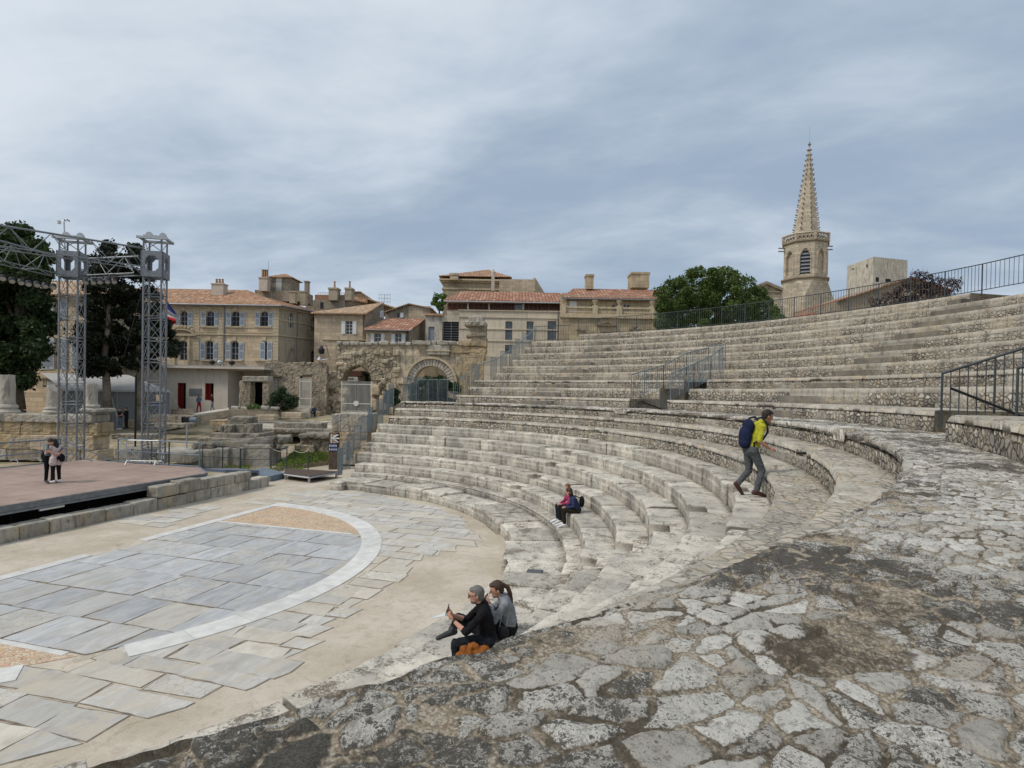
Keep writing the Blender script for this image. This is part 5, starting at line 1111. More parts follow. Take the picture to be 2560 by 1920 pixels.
e0=fb.P(*fb.uz(*c5(182,327)),.9);e1=fb.P(*fb.uz(*c5(1228,302)),.9); fr_=Fac(t+9); g0=fr_.P(*fr_.uz(*c5(335,243)));g1=fr_.P(*fr_.uz(*c5(1330,217)))
e1[2]=e0[2]; g1[2]=g0[2]; roof(hall,[e0,e1,g1,g0],M_tiler,th=.2); MB().tube(e0-UV*.2,e1-UV*.2,.09).build('gutter',M_galv,hall)
qg=f.rect(c5,170,512,312,690); solid(hall,'dark_grille_bay',M_darkin,f,(qg[0],b,qg[2],qg[3]),-3,-.2); mb=MB()
for k in range(9): z=qg[1]+(qg[3]-qg[1])*k/8; f.box(mb,(qg[0],z,qg[2],z+.04),-.19,-.15)
for k in range(3): u=qg[0]+(qg[2]-qg[0])*k/2; f.box(mb,(u-.03,b,u+.03,qg[3]),-.15,-.11)
mb.build('grille',M_galvd,hall); qt=f.rect(c5,165,458,318,515); solid(hall,'bay_lintel',M_hall,f,qt,-3,0)
qd=f.rect(c5,15,462,163,690); hd_=f.rect(c5,38,560,92,690); mb=MB(); f.wall(mb,(qd[0],b,qd[2],qd[3]),[(hd_[0],b+3,hd_[2],hd_[3])]); mb.build('porch_wall',M_keep,hall); solid(hall,'grey_door',M_louv,f,(hd_[0],b+3,hd_[2],hd_[3]),-.3,-.15); mb=MB(); f.box(mb,(qd[0]-.1,qd[3],qd[2]+.1,qd[3]+.25),-2,.3); mb.build('porch_roof',M_tile,hall)
u_=f.uz(*c5(1192,600))[0]; MB().tube(f.P(u_,b,.12),f.P(u_,f.uz(*c5(1192,425))[1],.12),.07).build('drainpipe',M_galvd,hall)
# stone wing with balustrade
t=69.; f=Fac(t); fb=Fac(t+3.); wing=thing('stone_wing','stone wing with balustraded terrace and two chimneys, right end of the hall','house',FR(f.uz(*c5(1660,500))[0],t,b))
q=f.rect(c5,1210,465,2070,610); solid(wing,'terrace_wall',M_hallw,f,(q[0],b,q[2],q[3]-.1),-3,0); z=f.rect(c5,1600,468,1610,484); mb=MB(); f.box(mb,(q[0],z[1],q[2]+.2,z[3]+.15),-.01,.3); mb.build('terrace_ledge',M_trim,wing)
qq=fb.rect(c5,1215,290,2115,480); zt=fb.uz(*c5(1650,283))[1]; ws=[fb.rect(c5,*x) for x in((1490,360,1545,455),(1680,360,1735,455),(1780,360,1835,455))]; mb=MB(); fb.wall(mb,(qq[0],b,qq[2],zt),ws); mb.build('rear_wall',M_hallw,wing)
for w_ in ws: fb.window(wing,w_,vb=2,hb=3)
solid(wing,'white_door',M_shutw,fb,fb.rect(c5,1297,330,1362,450),-.02,.05)
zb0,zb1=f.uz(*c5(1650,462))[1],f.uz(*c5(1650,385))[1]; u0_,u1_=f.uz(*c5(1215,430))[0],f.uz(*c5(2070,430))[0]
mb=MB(); f.box(mb,(u0_,zb1-.2,u1_,zb1),-.2,.2); f.box(mb,(u0_,zb0,u1_,zb0+.2),-.2,.2); n=62
for k in range(n): mb.lathe(f.P(u0_+(u1_-u0_)*(k+.5)/n,zb0+.2,0),[(.06,0),(.11,(zb1-zb0-.4)*.3),(.05,(zb1-zb0-.4)*.75),(.08,zb1-zb0-.4)],6)
mb.build('balustrade',M_trim,wing)
for x in(1240,1525,1740,2035):
    u=f.uz(*c5(x,420))[0]; mb=MB(); f.box(mb,(u-.3,zb0-.05,u+.3,zb1+.15),-.28,.28); o=mb.build('pedestal',M_trim,wing); m2=MB().lathe(f.P(u,zb1+.15,0),[(.12,0),(.08,.12),(.3,.5),(.36,.62),(.2,.66)],10); v_=m2.build('urn',M_trim,wing); v_.parent=o
[MB().ball(f.P(f.uz(*c5(x,y))[0],f.uz(*c5(x,y))[1],.05),(.35,.15,.22),7,4,(RV,FV,UV)).build('carved_flower',M_churchd,wing) for x,y in((1380,585),(1415,592),(1560,535),(1600,525),(1630,515),(1665,525),(1690,540),(1850,580),(1880,560),(1910,585))]; solid(wing,'carved_ledge',M_churchd,f,f.rect(c5,1540,542,1715,552),-.02,.3); solid(wing,'carved_ledge',M_churchd,f,f.rect(c5,1575,590,1680,606),-.02,.25)
e0=fb.P(*fb.uz(*c5(1228,302)),.7);e1=fb.P(*fb.uz(*c5(2118,280)),.7); e1[2]=e0[2]; fr_=Fac(t+8.5); g0=fr_.P(*fr_.uz(*c5(1330,218)));g1=fr_.P(*fr_.uz(*c5(2120,196))); g1[2]=g0[2]
roof(wing,[e0,e1,g1,g0],M_tiler,th=.2); MB().tube(e0-UV*.18,e1-UV*.18,.09).build('gutter',M_galvd,wing)
MB().prism([fb.P(qq[2],b,0),fr_.P(fr_.uz(*c5(2116,300))[0],b),g1-UV*.2,fb.P(qq[2],zt,0)],-RV*.3).build('gable_wall',M_hallw,wing)
chim(wing,c5,1447,108,1513,222,76.,1.6,M_hallw,cap=.25); chim(wing,c5,1852,92,2010,210,77.,2.6,M_hallw,cap=.3)
# taller block behind the hall
t=86.; f=Fac(t); hb_=thing('tall_rear_block','taller buff block with a low hipped tile roof rising behind the hall','building',FR(f.uz(*c5(480,200))[0],t,3))
q=f.rect(c5,168,150,745,300); solid(hb_,'front_wall',M_hallw,f,(q[0],3,q[2],q[3]),-14,0); mb=MB()
for y0,y1,d in((138,152,.5),(152,166,.25),(218,230,.15)): z=f.rect(c5,400,y0,410,y1); f.box(mb,(q[0]-d,z[1],q[2]+d,z[3]),-14-d,d)
mb.build('cornice',M_trim,hb_); z0=q[3]+.55; ap0=f.P(f.uz(*c5(552,72))[0],Fac(93).uz(*c5(552,66))[1]+.3,-7); cs=[f.P(q[0]-.6,z0,.6),f.P(q[2]+.6,z0,.6),f.P(q[2]+.6,z0,-14.6),f.P(q[0]-.6,z0,-14.6)]
MB().add(cs+[ap0],[(0,1,4),(1,2,4),(2,3,4),(3,0,4),(3,2,1,0)],col=(.5,0,0,1)).build('roof',M_tile,hb_)
q=f.rect(c5,672,160,985,300); solid(hb_,'plain_block',M_house,f,(q[0],3,q[2],q[3]),-8,2); q=f.rect(c5,985,175,1085,300); P_=[f.P(q[0],3,1.9),f.P(q[2],3,-3),f.P(q[2],q[3]-.8,-3),f.P(q[0],q[3]+.5,1.9)]; MB().prism(P_,-RV*.3+FV*.2).build('plain_block',M_house,hb_)
chim(hb_,c5,230,100,300,140,84,1.2,M_house,cap=.3); ff=Fac(80.); q=ff.rect(c5,600,100,628,240); mb=MB(); ff.box(mb,q,-.8,0); mb.lathe(ff.P((q[0]+q[2])/2,q[3],-.4),[(.3,0),(.3,.5),(.1,.9)],8); mb.build('chimney',M_chim,hb_)

# --- church tower
ct=lambda x,y:(1900+x*.27711,340+y*.27711)
t=120.; C0=W(*ct(404,1300),t); cx_,cy_=C0[0],C0[1]; zz_=lambda y,x=404: W(*ct(x,y),t)[2]
ch=thing('church_tower','octagonal stone church tower with a slender crocketed spire','church tower',(cx_,cy_,3.))
Rb=(600-200)/2*.27711*t/F_PX/math.cos(math.pi/8)*.87; ph=math.atan2(CAM[1]-cy_,CAM[0]-cx_)
def octa(r,z): return [np.array([cx_+r*math.cos(ph+math.pi/8+k*math.pi/4),cy_+r*math.sin(ph+math.pi/8+k*math.pi/4),z]) for k in range(8)]
def oct_solid(par,name,mat,prof,**kw):
    mb=MB(); R_=[octa(r,z) for r,z in prof]
    for a,b in zip(R_[:-1],R_[1:]):
        for k in range(8): mb.add([a[k],a[(k+1)%8],b[(k+1)%8],b[k]],[(0,1,2,3)])
    mb.add(R_[-1],[tuple(range(8))]); return mb.build(name,mat,par,**kw)
zbel0,zbel1,zpar0,zpar1,ztip=zz_(1300),zz_(990),zz_(985),zz_(912),zz_(100)
# belfry walls with pointed openings: recesses framed on each face
oc0=octa(Rb,0)
for k in range(8):
    A,B=oc0[k],oc0[(k+1)%8]; a=(B-A)/np.linalg.norm(B-A); n_=np.cross(a,UV); L=np.linalg.norm(B-A)
    if n_@FV>0.3: 
        MB().add([A+UV*zbel0,B+UV*zbel0,B+UV*zbel1,A+UV*zbel1],[(0,1,2,3)]).build('belfry_wall',M_church,ch); continue
    fc=Fac(0,A*(1,1,0),a,n_); w=L*.27; h=(L/2-w,zbel0+.55,L/2+w,zz_(1062)); mb=MB(); fc.wall(mb,(0,zbel0,L,zbel1),[h],th=.7); nn=6
    for sg in(-1,1):
        pts=[(L/2+sg*w,h[3]-1.7)]+[(L/2+sg*w*math.cos(math.pi/2*j/nn)**1.25,h[3]-1.7+1.7*math.sin(math.pi/2*j/nn)) for j in range(1,nn+1)]+[(L/2+sg*w,h[3])]; Pp=[fc.P(u,z,-.003) for u,z in pts]; mb.prism(Pp if sg>0 else Pp[::-1],-n_*.69)
    for sg in(-1,1):
        for rr2,dd2 in((1.18,.10),):
            pts=[(L/2+sg*w*1.02,h[1]),(L/2+sg*w*rr2,h[1]),(L/2+sg*w*rr2,h[3]-1.7)]+[(L/2+sg*w*rr2*math.cos(math.pi/2*j/nn)**1.25,h[3]-1.7+2.0*math.sin(math.pi/2*j/nn)) for j in range(1,nn+1)]
            for u0,u1 in zip(pts[1:-1],pts[2:]): mb.tube(fc.P(*u0,.03),fc.P(*u1,.03),.13,n=5)
    mb.build('belfry_wall',M_church,ch)
    if n_@np.array([math.cos(ph),math.sin(ph),0])>.9:
        solid(ch,'dark_opening',M_darkin,fc,(h[0],h[1],h[2],h[3]),-1.2,-.9); mb=MB()
        for j in range(7): z=h[1]+.3+j*(h[3]-h[1]-.6)/6; mb.prism([fc.P(h[0],z,-.1),fc.P(h[2],z,-.1),fc.P(h[2],z+.75,-.62),fc.P(h[0],z+.75,-.62)],n_*.05)
        mb.build('louvres',M_galvd,ch)
    else: solid(ch,'blind_panel',M_church,fc,(h[0],h[1],h[2],h[3]),-.75,-.45)
oct_solid(ch,'base_cornice',M_churchd,[(Rb,zbel0-.35),(Rb+.5,zbel0-.3),(Rb+.5,zbel0-.05),(Rb,zbel0+.05)]); oct_solid(ch,'upper_cornice',M_churchd,[(Rb,zbel1-.1),(Rb+.35,zbel1+.05),(Rb+.35,zpar0+.2),(Rb-1,zpar0+.25)])
# pierced parapet of crossed bars
mb=MB(); o0=octa(Rb+.22,0)
for k in range(8):
    A,B=o0[k],o0[(k+1)%8]; a=(B-A); z0,z1=zpar0+.25,zpar1-.35
    mb.tube(A+UV*(z1+.2),B+UV*(z1+.2),.26,n=4); mb.tube(A+UV*z0,B+UV*z0,.12,n=4); mb.tube(A+UV*zpar0,A+UV*zpar1,.24,n=5)
    m_=5
    for j in range(m_): p,q_=A+a*j/m_,A+a*(j+1)/m_; mb.tube(p+UV*z0,q_+UV*z1,.10,n=4); mb.tube(q_+UV*z0,p+UV*z1,.10,n=4)
mb.build('parapet',M_church,ch); oct_solid(ch,'parapet_backing',M_churchd,[(Rb-.3,zpar0),(Rb-.3,zpar1-.6)])
Rs=(530-282)/2*.27711*t/F_PX/math.cos(math.pi/8)*.88; lean=RV*((430-404)*.27711*t/F_PX-.0)
def sp_(k,s): a=octa(Rs*(1-s)+.10*s,zpar0+.3+(ztip-zpar0-.3)*s); return a[k]+lean*s*.55
mb=MB(); mb.add([sp_(k,0) for k in range(8)]+[sp_(k,1) for k in range(8)],[(k,(k+1)%8,8+(k+1)%8,8+k) for k in range(8)]+[tuple(range(8,16))]); mb.build('spire',M_church,ch)
ck=[]
for k in range(8):
    for j in range(19):
        q=(j+.6)/19.5; p=sp_(k,q); d_=p-np.array([cx_,cy_,p[2]])-lean*q*.55; d_/=max(np.linalg.norm(d_),1e-6); sz=.25-.09*q; ck.append((p@FV,p,d_,sz))
ck.sort(key=lambda c:c[0]); rest=MB()
for i,(_,p,d_,sz) in enumerate(ck):
    mb=MB() if i<96 else rest; mb.hexa([p+d_*(-.1)+np.cross(d_,UV)*x*sz*.4+UV*z*sz*.4 for x,z in((-1,-1),(1,-1),(1,1),(-1,1))],[p+d_*sz*1.5+UV*.18+np.cross(d_,UV)*x*sz*.55+UV*z*sz*.5 for x,z in((-1,-1),(1,-1),(1,1),(-1,1))])
    if i<96: mb.build('crocket',M_churchd,ch)
rest.build('far_crockets',M_churchd,ch,kind='stuff'); tp=np.array([cx_,cy_,ztip])+lean*.55; MB().tube(tp-UV*.5,tp+UV*.9,.12).lathe(tp+UV*.2,[(.2,0),(.35,.2),(.2,.4)],8).tube(tp+UV*.9,tp+UV*4.4,.018).build('finial',M_churchd,ch)
for sg,zz2 in((-1,zz_(1018)),(-1,zz_(1046)),(1,zz_(992)),(1,zz_(1022))): c=np.array([cx_,cy_,zz2])+RV*sg*(Rb*.92); MB().tube(c,c+RV*sg*1.6,.14,n=5).build('gargoyle',M_churchd,ch)
# splayed base with broaches
zb2=zz_(1480); sq=Rb*1.42
mb=MB(); top=octa(Rb,zbel0-.3); hw=(668-143)/2*.27711*t/F_PX*.84; ax0=np.array([math.cos(ph+math.pi/4),math.sin(ph+math.pi/4),0]); ax1=np.array([-ax0[1],ax0[0],0]); C_=np.array([cx_,cy_,0]); cs=[C_+(ax0*sx+ax1*sy)*hw*.74 for sx,sy in((-1,-1),(1,-1),(1,1),(-1,1))]
vs=[c+UV*zb2 for c in cs]
bmx=bmesh.new(); [bmx.verts.new(p) for p in top+vs+[c+UV*3 for c in cs]]; bmesh.ops.convex_hull(bmx,input=bmx.verts[:]); vv=[tuple(v.co) for v in bmx.verts]; bmx.verts.index_update(); fx=[tuple(v.index for v in f_.verts) for f_ in bmx.faces]; bmx.free(); mb.add(vv,fx); mb.build('splayed_base',M_church,ch)
# --- square keep
t=140.; L0,L1,L2=W(*c6(1507,935),t+6),W(*c6(1700,878),t),W(*c6(1948,884),t+3); kp=thing('square_keep','plain square pale stone keep right of the church spire','tower',(L1[0],L1[1],3.))
zt=L1[2]; q=[L0*(1,1,0),L1*(1,1,0),L2*(1,1,0),L0*(1,1,0)+L2*(1,1,0)-L1*(1,1,0)]
MB().hexa([p+UV*3 for p in q],[q[0]+UV*(zt-1.),q[1]+UV*zt,q[2]+UV*zt,q[3]+UV*zt]).build('keep_wall',M_keep,kp)
a=(q[2]-q[1]);a/=np.linalg.norm(a); fc=Fac(0,q[1],a,np.cross(a,UV)); 
for x0,y0,x1,y1 in((1715,1028,1737,1060),(1785,1040,1825,1062)): solid(kp,'small_window',M_darkin,fc,fc.rect(c6,x0,y0,x1,y1),-.02,.03)
a=(q[1]-q[0]);a/=np.linalg.norm(a); fc=Fac(0,q[0],a,np.cross(a,UV)); [solid(kp,'small_window',M_darkin,fc,fc.rect(c6,*x),-.02,.03) for x in((1545,963,1556,973),(1647,935,1657,955))]
# --- pedimented gable and roofs behind the fence
t=105.; f=Fac(t); pg=thing('pedimented_gable','pedimented stone gable half hidden between the round tree and church tower','building',FR(f.uz(*c6(940,1150))[0],t,3)); P_=[f.P(f.uz(*c6(x,y))[0],f.uz(*c6(x,y))[1]) for x,y in((790,1300),(1050,1300),(1030,1110),(912,1060),(800,1105))]; MB().prism(P_,FV*8).build('gable_wall',M_church,pg)
for a,b_ in((P_[4],P_[3]),(P_[3],P_[2])): roof(pg,[a-FV*.6,b_-FV*.6,b_+FV*8,a+FV*8],M_churchd,th=.5)
mb=MB(); f.box(mb,f.rect(c6,840,1130,1030,1140),-.02,.4); mb.build('cornice',M_churchd,pg)
t=60.; rf=thing('red_roof_house','red tiled roof seen through the fence below the church tower','house',W(*c6(1260,1300),t)*(1,1,0)+UV*4); P_=[W(*c6(1060,1330),t),W(*c6(1370,1310),t),W(*c6(1370,1230),t+6),W(*c6(1130,1305),t+6)]; roof(rf,P_,M_tiler); MB().hexa([p*(1,1,0)+UV*4 for p in P_],[p-UV*.2 for p in P_]).build('house_wall',M_house,rf)
t=58.; sf=thing('sloping_roof_house','pale rendered house with a long sloping tiled edge behind the fence at right','house',W(*c6(1700,1250),t)*(1,1,0)+UV*4); P_=[W(*c6(x,y),t) for x,y in((1420,1290),(2260,1260),(2260,1130),(1960,1035),(1880,1045),(1430,1205))]; MB().prism(P_,FV*9).build('gable_wall',M_houser,sf); 
for a,b_ in((P_[5],P_[3]),(P_[3],P_[2])): roof(sf,[a-FV*.4+UV*.1,b_-FV*.4+UV*.1,b_+FV*9+UV*.1,a+FV*9+UV*.1],M_tiler,th=.12)
# ---------------------------------------------------------------- foliage
def leaves(name,clumps,n,size,mat,parent,seed,flat=.5,aspect=.6):
    """clumps: list of (centre, radii); n leaves each, faces facing roughly outwards"""
    rg=np.random.default_rng(seed); V=[];C=[]
    for c,r,tone in clumps:
        d=rg.normal(size=(n,3)); d/=np.linalg.norm(d,axis=1)[:,None]; rad_=np.cbrt(rg.uniform(.15,1,n))[:,None]
        p=np.asarray(c)+d*rad_*np.asarray(r)*(1+.35*(rg.random((n,1))<.14))
        nn=d+rg.normal(size=(n,3))*flat; nn/=np.linalg.norm(nn,axis=1)[:,None]
        a=np.cross(nn,rg.normal(size=(n,3))); a/=np.linalg.norm(a,axis=1)[:,None]; b=np.cross(nn,a); s=size*rg.uniform(.6,1.3,n)[:,None]
        q=np.stack([p-a*s,p-b*s*aspect,p+a*s,p+b*s*aspect],1); V.append(q.reshape(-1,3)); t=np.clip(tone+rg.uniform(-.4,.4,n),0,1); C.append(np.repeat(t,4))
    V=np.concatenate(V);C=np.concatenate(C); N=len(V)//4; org=np.array(ORG[parent.name] if parent else [*V.mean(0)[:2],V[:,2].min()])
    me=bpy.data.meshes.new(name); me.vertices.add(len(V)); me.vertices.foreach_set('co',(V-org).astype(np.float32).ravel()); me.loops.add(N*4); me.loops.foreach_set('vertex_index',np.arange(N*4,dtype=np.int32)); me.polygons.add(N); me.polygons.foreach_set('loop_start',np.arange(N,dtype=np.int32)*4); me.polygons.foreach_set('loop_total',np.full(N,4,dtype=np.int32)); me.materials.append(mat); me.update(calc_edges=True)
    at=me.color_attributes.new('Col','FLOAT_COLOR','POINT'); cc=np.zeros((len(V),4),np.float32); cc[:,0]=C; cc[:,3]=1; at.data.foreach_set('color',cc.ravel())
    o=bpy.data.objects.new(name,me); COL.objects.link(o)
    if parent: o.parent=parent
    else: o.location=org.tolist()
    ORG[o.name]=org.tolist(); return o
def crown_clumps(c,r,n,cr,seed,low=-.55,inner=.35):
    rg=np.random.default_rng(seed); out=[]
    while len(out)<n:
        d=rg.normal(size=3); d/=np.linalg.norm(d)
        if d[2]<low: continue
        k=rg.uniform(.62,1.0) if rg.random()>inner else rg.uniform(.2,.7)
        s=cr*rg.uniform(.65,1.35); out.append((np.asarray(c)+d*k*np.asarray(r),(s,s,s*.75),rg.random()))
    return out
def trunk(par,base,top,r,limbs=(),mat=None):
    mb=MB(); base=np.asarray(base,float);top=np.asarray(top,float); n=5; pr=[base+(top-base)*k/n+np.array([math.sin(k*1.7),math.cos(k*2.1),0])*r*.35*(k>0) for k in range(n+1)]
    for k in range(n): mb.tube(pr[k],pr[k+1],r*(1.25-.75*k/n),r*(1.25-.75*(k+1)/n),n=9)
    for l in limbs: m=(pr[-2]*.6+np.asarray(l)*.4)+UV*.3; mb.tube(pr[-2],m,r*.42,r*.3,n=6); mb.tube(m,l,r*.3,r*.1,n=6)
    return mb.build('trunk',mat or M_bark,par,smooth=True)
def px_clumps(cl,t,dt,tones,scale=1.):
    """clumps given by photo pixel and pixel radius, spread in depth"""
    out=[]
    for k,(x,y,r,*d) in enumerate(cl):
        tt=t+(d[0] if d else dt*math.sin(k*2.4)); c=W(x,y,tt); R=r*tt/F_PX*scale; out.append((c,(R,R,R*.85),tones(k)))
    return out
rt_=random.Random(8)
# big dark tree on the left
t=44.; b=W(40,1000,t); b[2]=.9; T=thing('broadleaf_tree','big dark green broadleaf tree filling the left edge behind the columns','tree',b)
cl=[]
def region(poly_rows,dx,t,dt,rr,cl,tone):
    for y,x0,x1 in poly_rows:
        x=x0
        while x<=x1: cl.append((x+rt_.uniform(-8,8),y+rt_.uniform(-8,8),rr*rt_.uniform(.75,1.25),rt_.uniform(-dt,dt))); x+=dx
region([(585,-60,60),(615,-80,95),(645,-80,112),(680,-80,118),(715,-80,110),(750,-80,112),(785,-80,118),(815,-80,112),(845,-80,98),(880,-80,88),(915,-80,85),(945,-80,70),(965,-80,60),(985,-80,30)],24,t,2.5,26,cl,0)
CLS=px_clumps(cl,t,0,lambda k:(cl[k][1]<690)*.45+rt_.random()*.4); leaves('crown',CLS,560,.165,M_leafd,T,3,flat=1.1)  # upper clumps toned lighter, daylight on the crown put into the leaf colour
trunk(T,b-(0,0,.3),W(40,760,t),.42,[W(90,700,t),W(-20,690,t),W(60,640,t)])
# two cypresses
for k,(px,lab,rows) in enumerate(((265,'dark ragged cypress with a bare grey trunk between the two towers',[(622,262,280),(650,240,300),(680,232,312),(715,225,318),(750,218,322),(785,212,318),(820,200,305),(850,205,300),(880,215,290),(905,210,270),(925,215,300)]),(350,'dark wide cypress just behind the right tower',[(625,330,350),(650,325,362),(690,318,378),(735,315,392),(770,320,405),(805,325,425),(835,330,430),(860,335,448),(885,325,438),(905,318,380)]))):
    t=48.+k*.8; b=W(px,960,t); b[2]=1.0; T=thing('cypress',lab,'tree',b); cl=[]; region(rows,15,t,1.3,17,cl,0)
    leaves('crown',px_clumps(cl,t,0,lambda k:rt_.random()),420,.12,M_cyp,T,5+k,flat=1.1); trunk(T,b-(0,0,.3),W(px+3,760,t),.30,[W(px-30,830,t),W(px+25,810,t)],plain('grey_bark',(.20,.165,.135),.95,var=.25,sc=4,bump=.4) if k==0 else bpy.data.materials['grey_bark'])
# round evergreen on the right
t=56.; b=W(1790,900,t)*(1,1,0)+UV*4; T=thing('round_tree','large round green tree behind the top fence, left of the church tower','tree',b); cl=[]
region([(690,1735,1830),(705,1700,1860),(722,1672,1890),(740,1655,1910),(758,1648,1925),(776,1646,1942),(795,1650,1952),(815,1655,1955),(838,1660,1955)],19,t,4.,19,cl,0)
leaves('crown',px_clumps([(x+rt_.uniform(-7,7),y+rt_.uniform(-6,6),r*rt_.uniform(.7,1.3),d) for x,y,r,d in cl],t,0,lambda k:.3+rt_.random()*.6),430,.125,M_leafm,T,9,flat=1.1); trunk(T,b,W(1790,780,t),.5,[W(1720,750,t),W(1870,750,t),W(1800,720,t)])
# small bright tree behind the tall block, bushes
t=84.; b=W(1096,800,t)*(1,1,0)+UV*3; T=thing('slender_tree','light green tree top peeping out left of the tall buff block','tree',b); cl=[]; region([(742,1092,1106),(752,1084,1112),(764,1082,1112)],9,t,.6,8,cl,0); leaves('crown',px_clumps(cl,t,0,lambda k:rt_.random()),150,.16,M_leafl,T,10); trunk(T,b,W(1098,752,t),.2,[])
t=57.; b=W(705,1018,t); T=thing('round_bush','dense dark green bush in front of the rubble wall, left of the white gate','bush',b); cl=[]; region([(982,690,722),(992,680,735),(1004,674,738),(1013,674,738)],11,t,.8,10,cl,0); leaves('foliage',px_clumps(cl,t,0,lambda k:rt_.random()),160,.10,M_bush,T,11); trunk(T,b-(0,0,.2),W(705,1000,t),.1,[W(690,992,t),W(720,992,t)])
t=50.; b=W(1090,1010,44)*(1,1,0)+UV*2; T=thing('oleander_bush','leafy green shrubs crowding below the right arch behind the stepped railing','bush',b); cl=[]; region([(952,1050,1125),(965,1040,1135),(980,1035,1140),(996,1030,1140)],13,44.,.8,12,cl,0); leaves('foliage',px_clumps(cl,44.,0,lambda k:rt_.random()),170,.11,M_bush,T,12); trunk(T,b,W(1085,980,44.),.08,[W(1060,965,44),W(1115,965,44)])
b=W(985,1035,42)*(1,1,0)+UV*1.5; T=thing('oleander_bush','small pale-flowered shrub at the foot of the wall between the two arches','bush',b); cl=[]; region([(982,978,996),(995,972,998),(1008,972,990)],9,42.,.4,9,cl,0); leaves('foliage',px_clumps(cl,42.,0,lambda k:.4+rt_.random()*.6),120,.10,M_bush,T,13); trunk(T,b,W(984,1000,42.),.06,[W(978,990,42),W(992,988,42)])
t=37.; b=W(2310,800,t)*(1,1,0)+UV*6; T=thing('plum_tree','dark purple-leaved plum tree behind the fence right of the square keep','tree',b); cl=[]
region([(692,2290,2345),(708,2262,2395),(725,2250,2400),(742,2215,2395),(757,2195,2390),(772,2180,2380)],19,t,1.6,14,cl,0); leaves('crown',px_clumps(cl,t,0,lambda k:rt_.random()),110,.085,M_plum,T,14,aspect=.45); trunk(T,b,W(2310,735,t),.12,[W(2270,715,t),W(2360,710,t)])
t=58.; b=float(terr(57.5)); T=thing('low_shrub','low pale green shrub among the stones before the rubble portal','bush',W(633,1022,55.5)); leaves('foliage',px_clumps([(623,1017,7),(633,1014,8),(644,1017,7)],55.5,.2,lambda k:rt_.random()),120,.07,M_leafl,T,15); trunk(T,W(633,1024,55.5),W(633,1016,55.5),.05,[])

# ---------------------------------------------------------------- ruins
t=62.; f=Fac(t); b=1.5
aw=thing('arched_wall','long ruined Roman stone wall with two round arches below the houses','arched wall',FR(f.uz(*c4(1000,1100))[0],t,b))
LA=f.rect(c4,455,1165,762,1690); RA=f.rect(c4,1213,1168,1572,1700); LA=(LA[0],b,LA[2],LA[3]); RA=(RA[0],b,RA[2],RA[3])
um0=f.uz(*c4(1030,1100))[0]; q=f.rect(c4,390,945,1030,1700); mb=MB(); f.wall(mb,(q[0],b,um0,q[3]),[LA],th=1.6); f.arch_fill(mb,LA,(LA[2]-LA[0])/2*1.02,d0=-1.58); mb.build('wall',M_ruin,aw,rough=.09)
q=f.rect(c4,1030,945,1800,1700); mb=MB(); f.wall(mb,(um0+.002,b,q[2],q[3]),[RA],th=1.6); f.arch_fill(mb,RA,(RA[2]-RA[0])/2*1.0,d0=-1.58,n=12); mb.build('wall',M_arch,aw,rough=.025)
def vous(A,w,d,n,mat,k0,nm='arch_ring'):
    um=(A[0]+A[2])/2; r=(A[2]-A[0])/2; zc=A[3]-r; mb=MB()
    for j in range(n):
        a0,a1=math.pi*j/n+.012,math.pi*(j+1)/n-.012; P_=[f.P(um+x*math.cos(y),zc+x*math.sin(y),-.02) for x,y in((r,a0),(r+w,a0),(r+w,a1),(r,a1))]; mb.prism(P_,f.n*(d+random.uniform(-.04,.04)*k0))
    return mb.build(nm,mat,aw,bevel=.03,rough=.03*k0)
vous(LA,1.15,.22,13,M_ruin,2.); vous(RA,.72,.16,21,M_marcol,.3); um=(RA[0]+RA[2])/2; r=(RA[2]-RA[0])/2; zc=RA[3]-r; mb=MB()
for j in range(24):
    a0,a1=math.pi*(j+.0)/24,math.pi*(j+1)/24; mb.prism([f.P(um+x*math.cos(y),zc+x*math.sin(y),.0) for x,y in((r+.74,a0),(r+.98,a0),(r+.98,a1),(r+.74,a1))],f.n*.34)
mb.build('arch_moulding',M_trim,aw)
for x0,x1 in((1040,1215),(1570,1640)): solid(aw,'impost',M_trim,f,f.rect(c4,x0,1335,x1,1362),-.02,.3,bevel=.04,rough=.02)
solid(aw,'plaque',M_keep,f,f.rect(c4,1360,950,1590,1050),-.02,.3,bevel=.04); mb=MB(); f.box(mb,f.rect(c4,1350,1000,1600,1015),-.02,.4); mb.build('plaque_ledge',M_trim,aw)
rw=random.Random(21); x=395
while x<1800:
    L=rw.uniform(50,110); h=rw.uniform(32,52); q=f.rect(c4,x,950-h,min(x+L-6,1812),952)
    solid(aw,'capping_stone',M_block,f,q,-1.7,.12+rw.uniform(-.1,.15),bevel=.12,rough=.05,smooth=True); x+=L
solid(aw,'cornice_slab',M_block,f,f.rect(c4,1212,905,1395,945),-1.,.55,bevel=.05,rough=.03); solid(aw,'cornice_slab',M_block,f,f.rect(c4,1490,905,1582,945),-1.,.5,bevel=.05,rough=.03)
# broken jutting stones on the left half
for k in range(46):
    x=rw.uniform(400,1020);y=rw.uniform(985,1640); 
    if 380<x<830 and y>1130 : continue
    w=rw.uniform(35,85);h=rw.uniform(35,70); solid(aw,'jutting_stone',M_arch if k%3 else M_ruin,f,f.rect(c4,x,y,x+w,y+h),-.3,rw.uniform(.08,.35),bevel=.09,rough=.04,smooth=True)
for (x0,y0,x1,y1) in((760,1370,850,1480),(850,1480,925,1640),(760,1520,820,1640),(925,1360,1030,1440),(880,1440,1030,1530)): solid(aw,'jutting_stone',M_house,f,f.rect(c4,x0,y0,x1,y1),-.3,.42,bevel=.1,rough=.04,smooth=True)
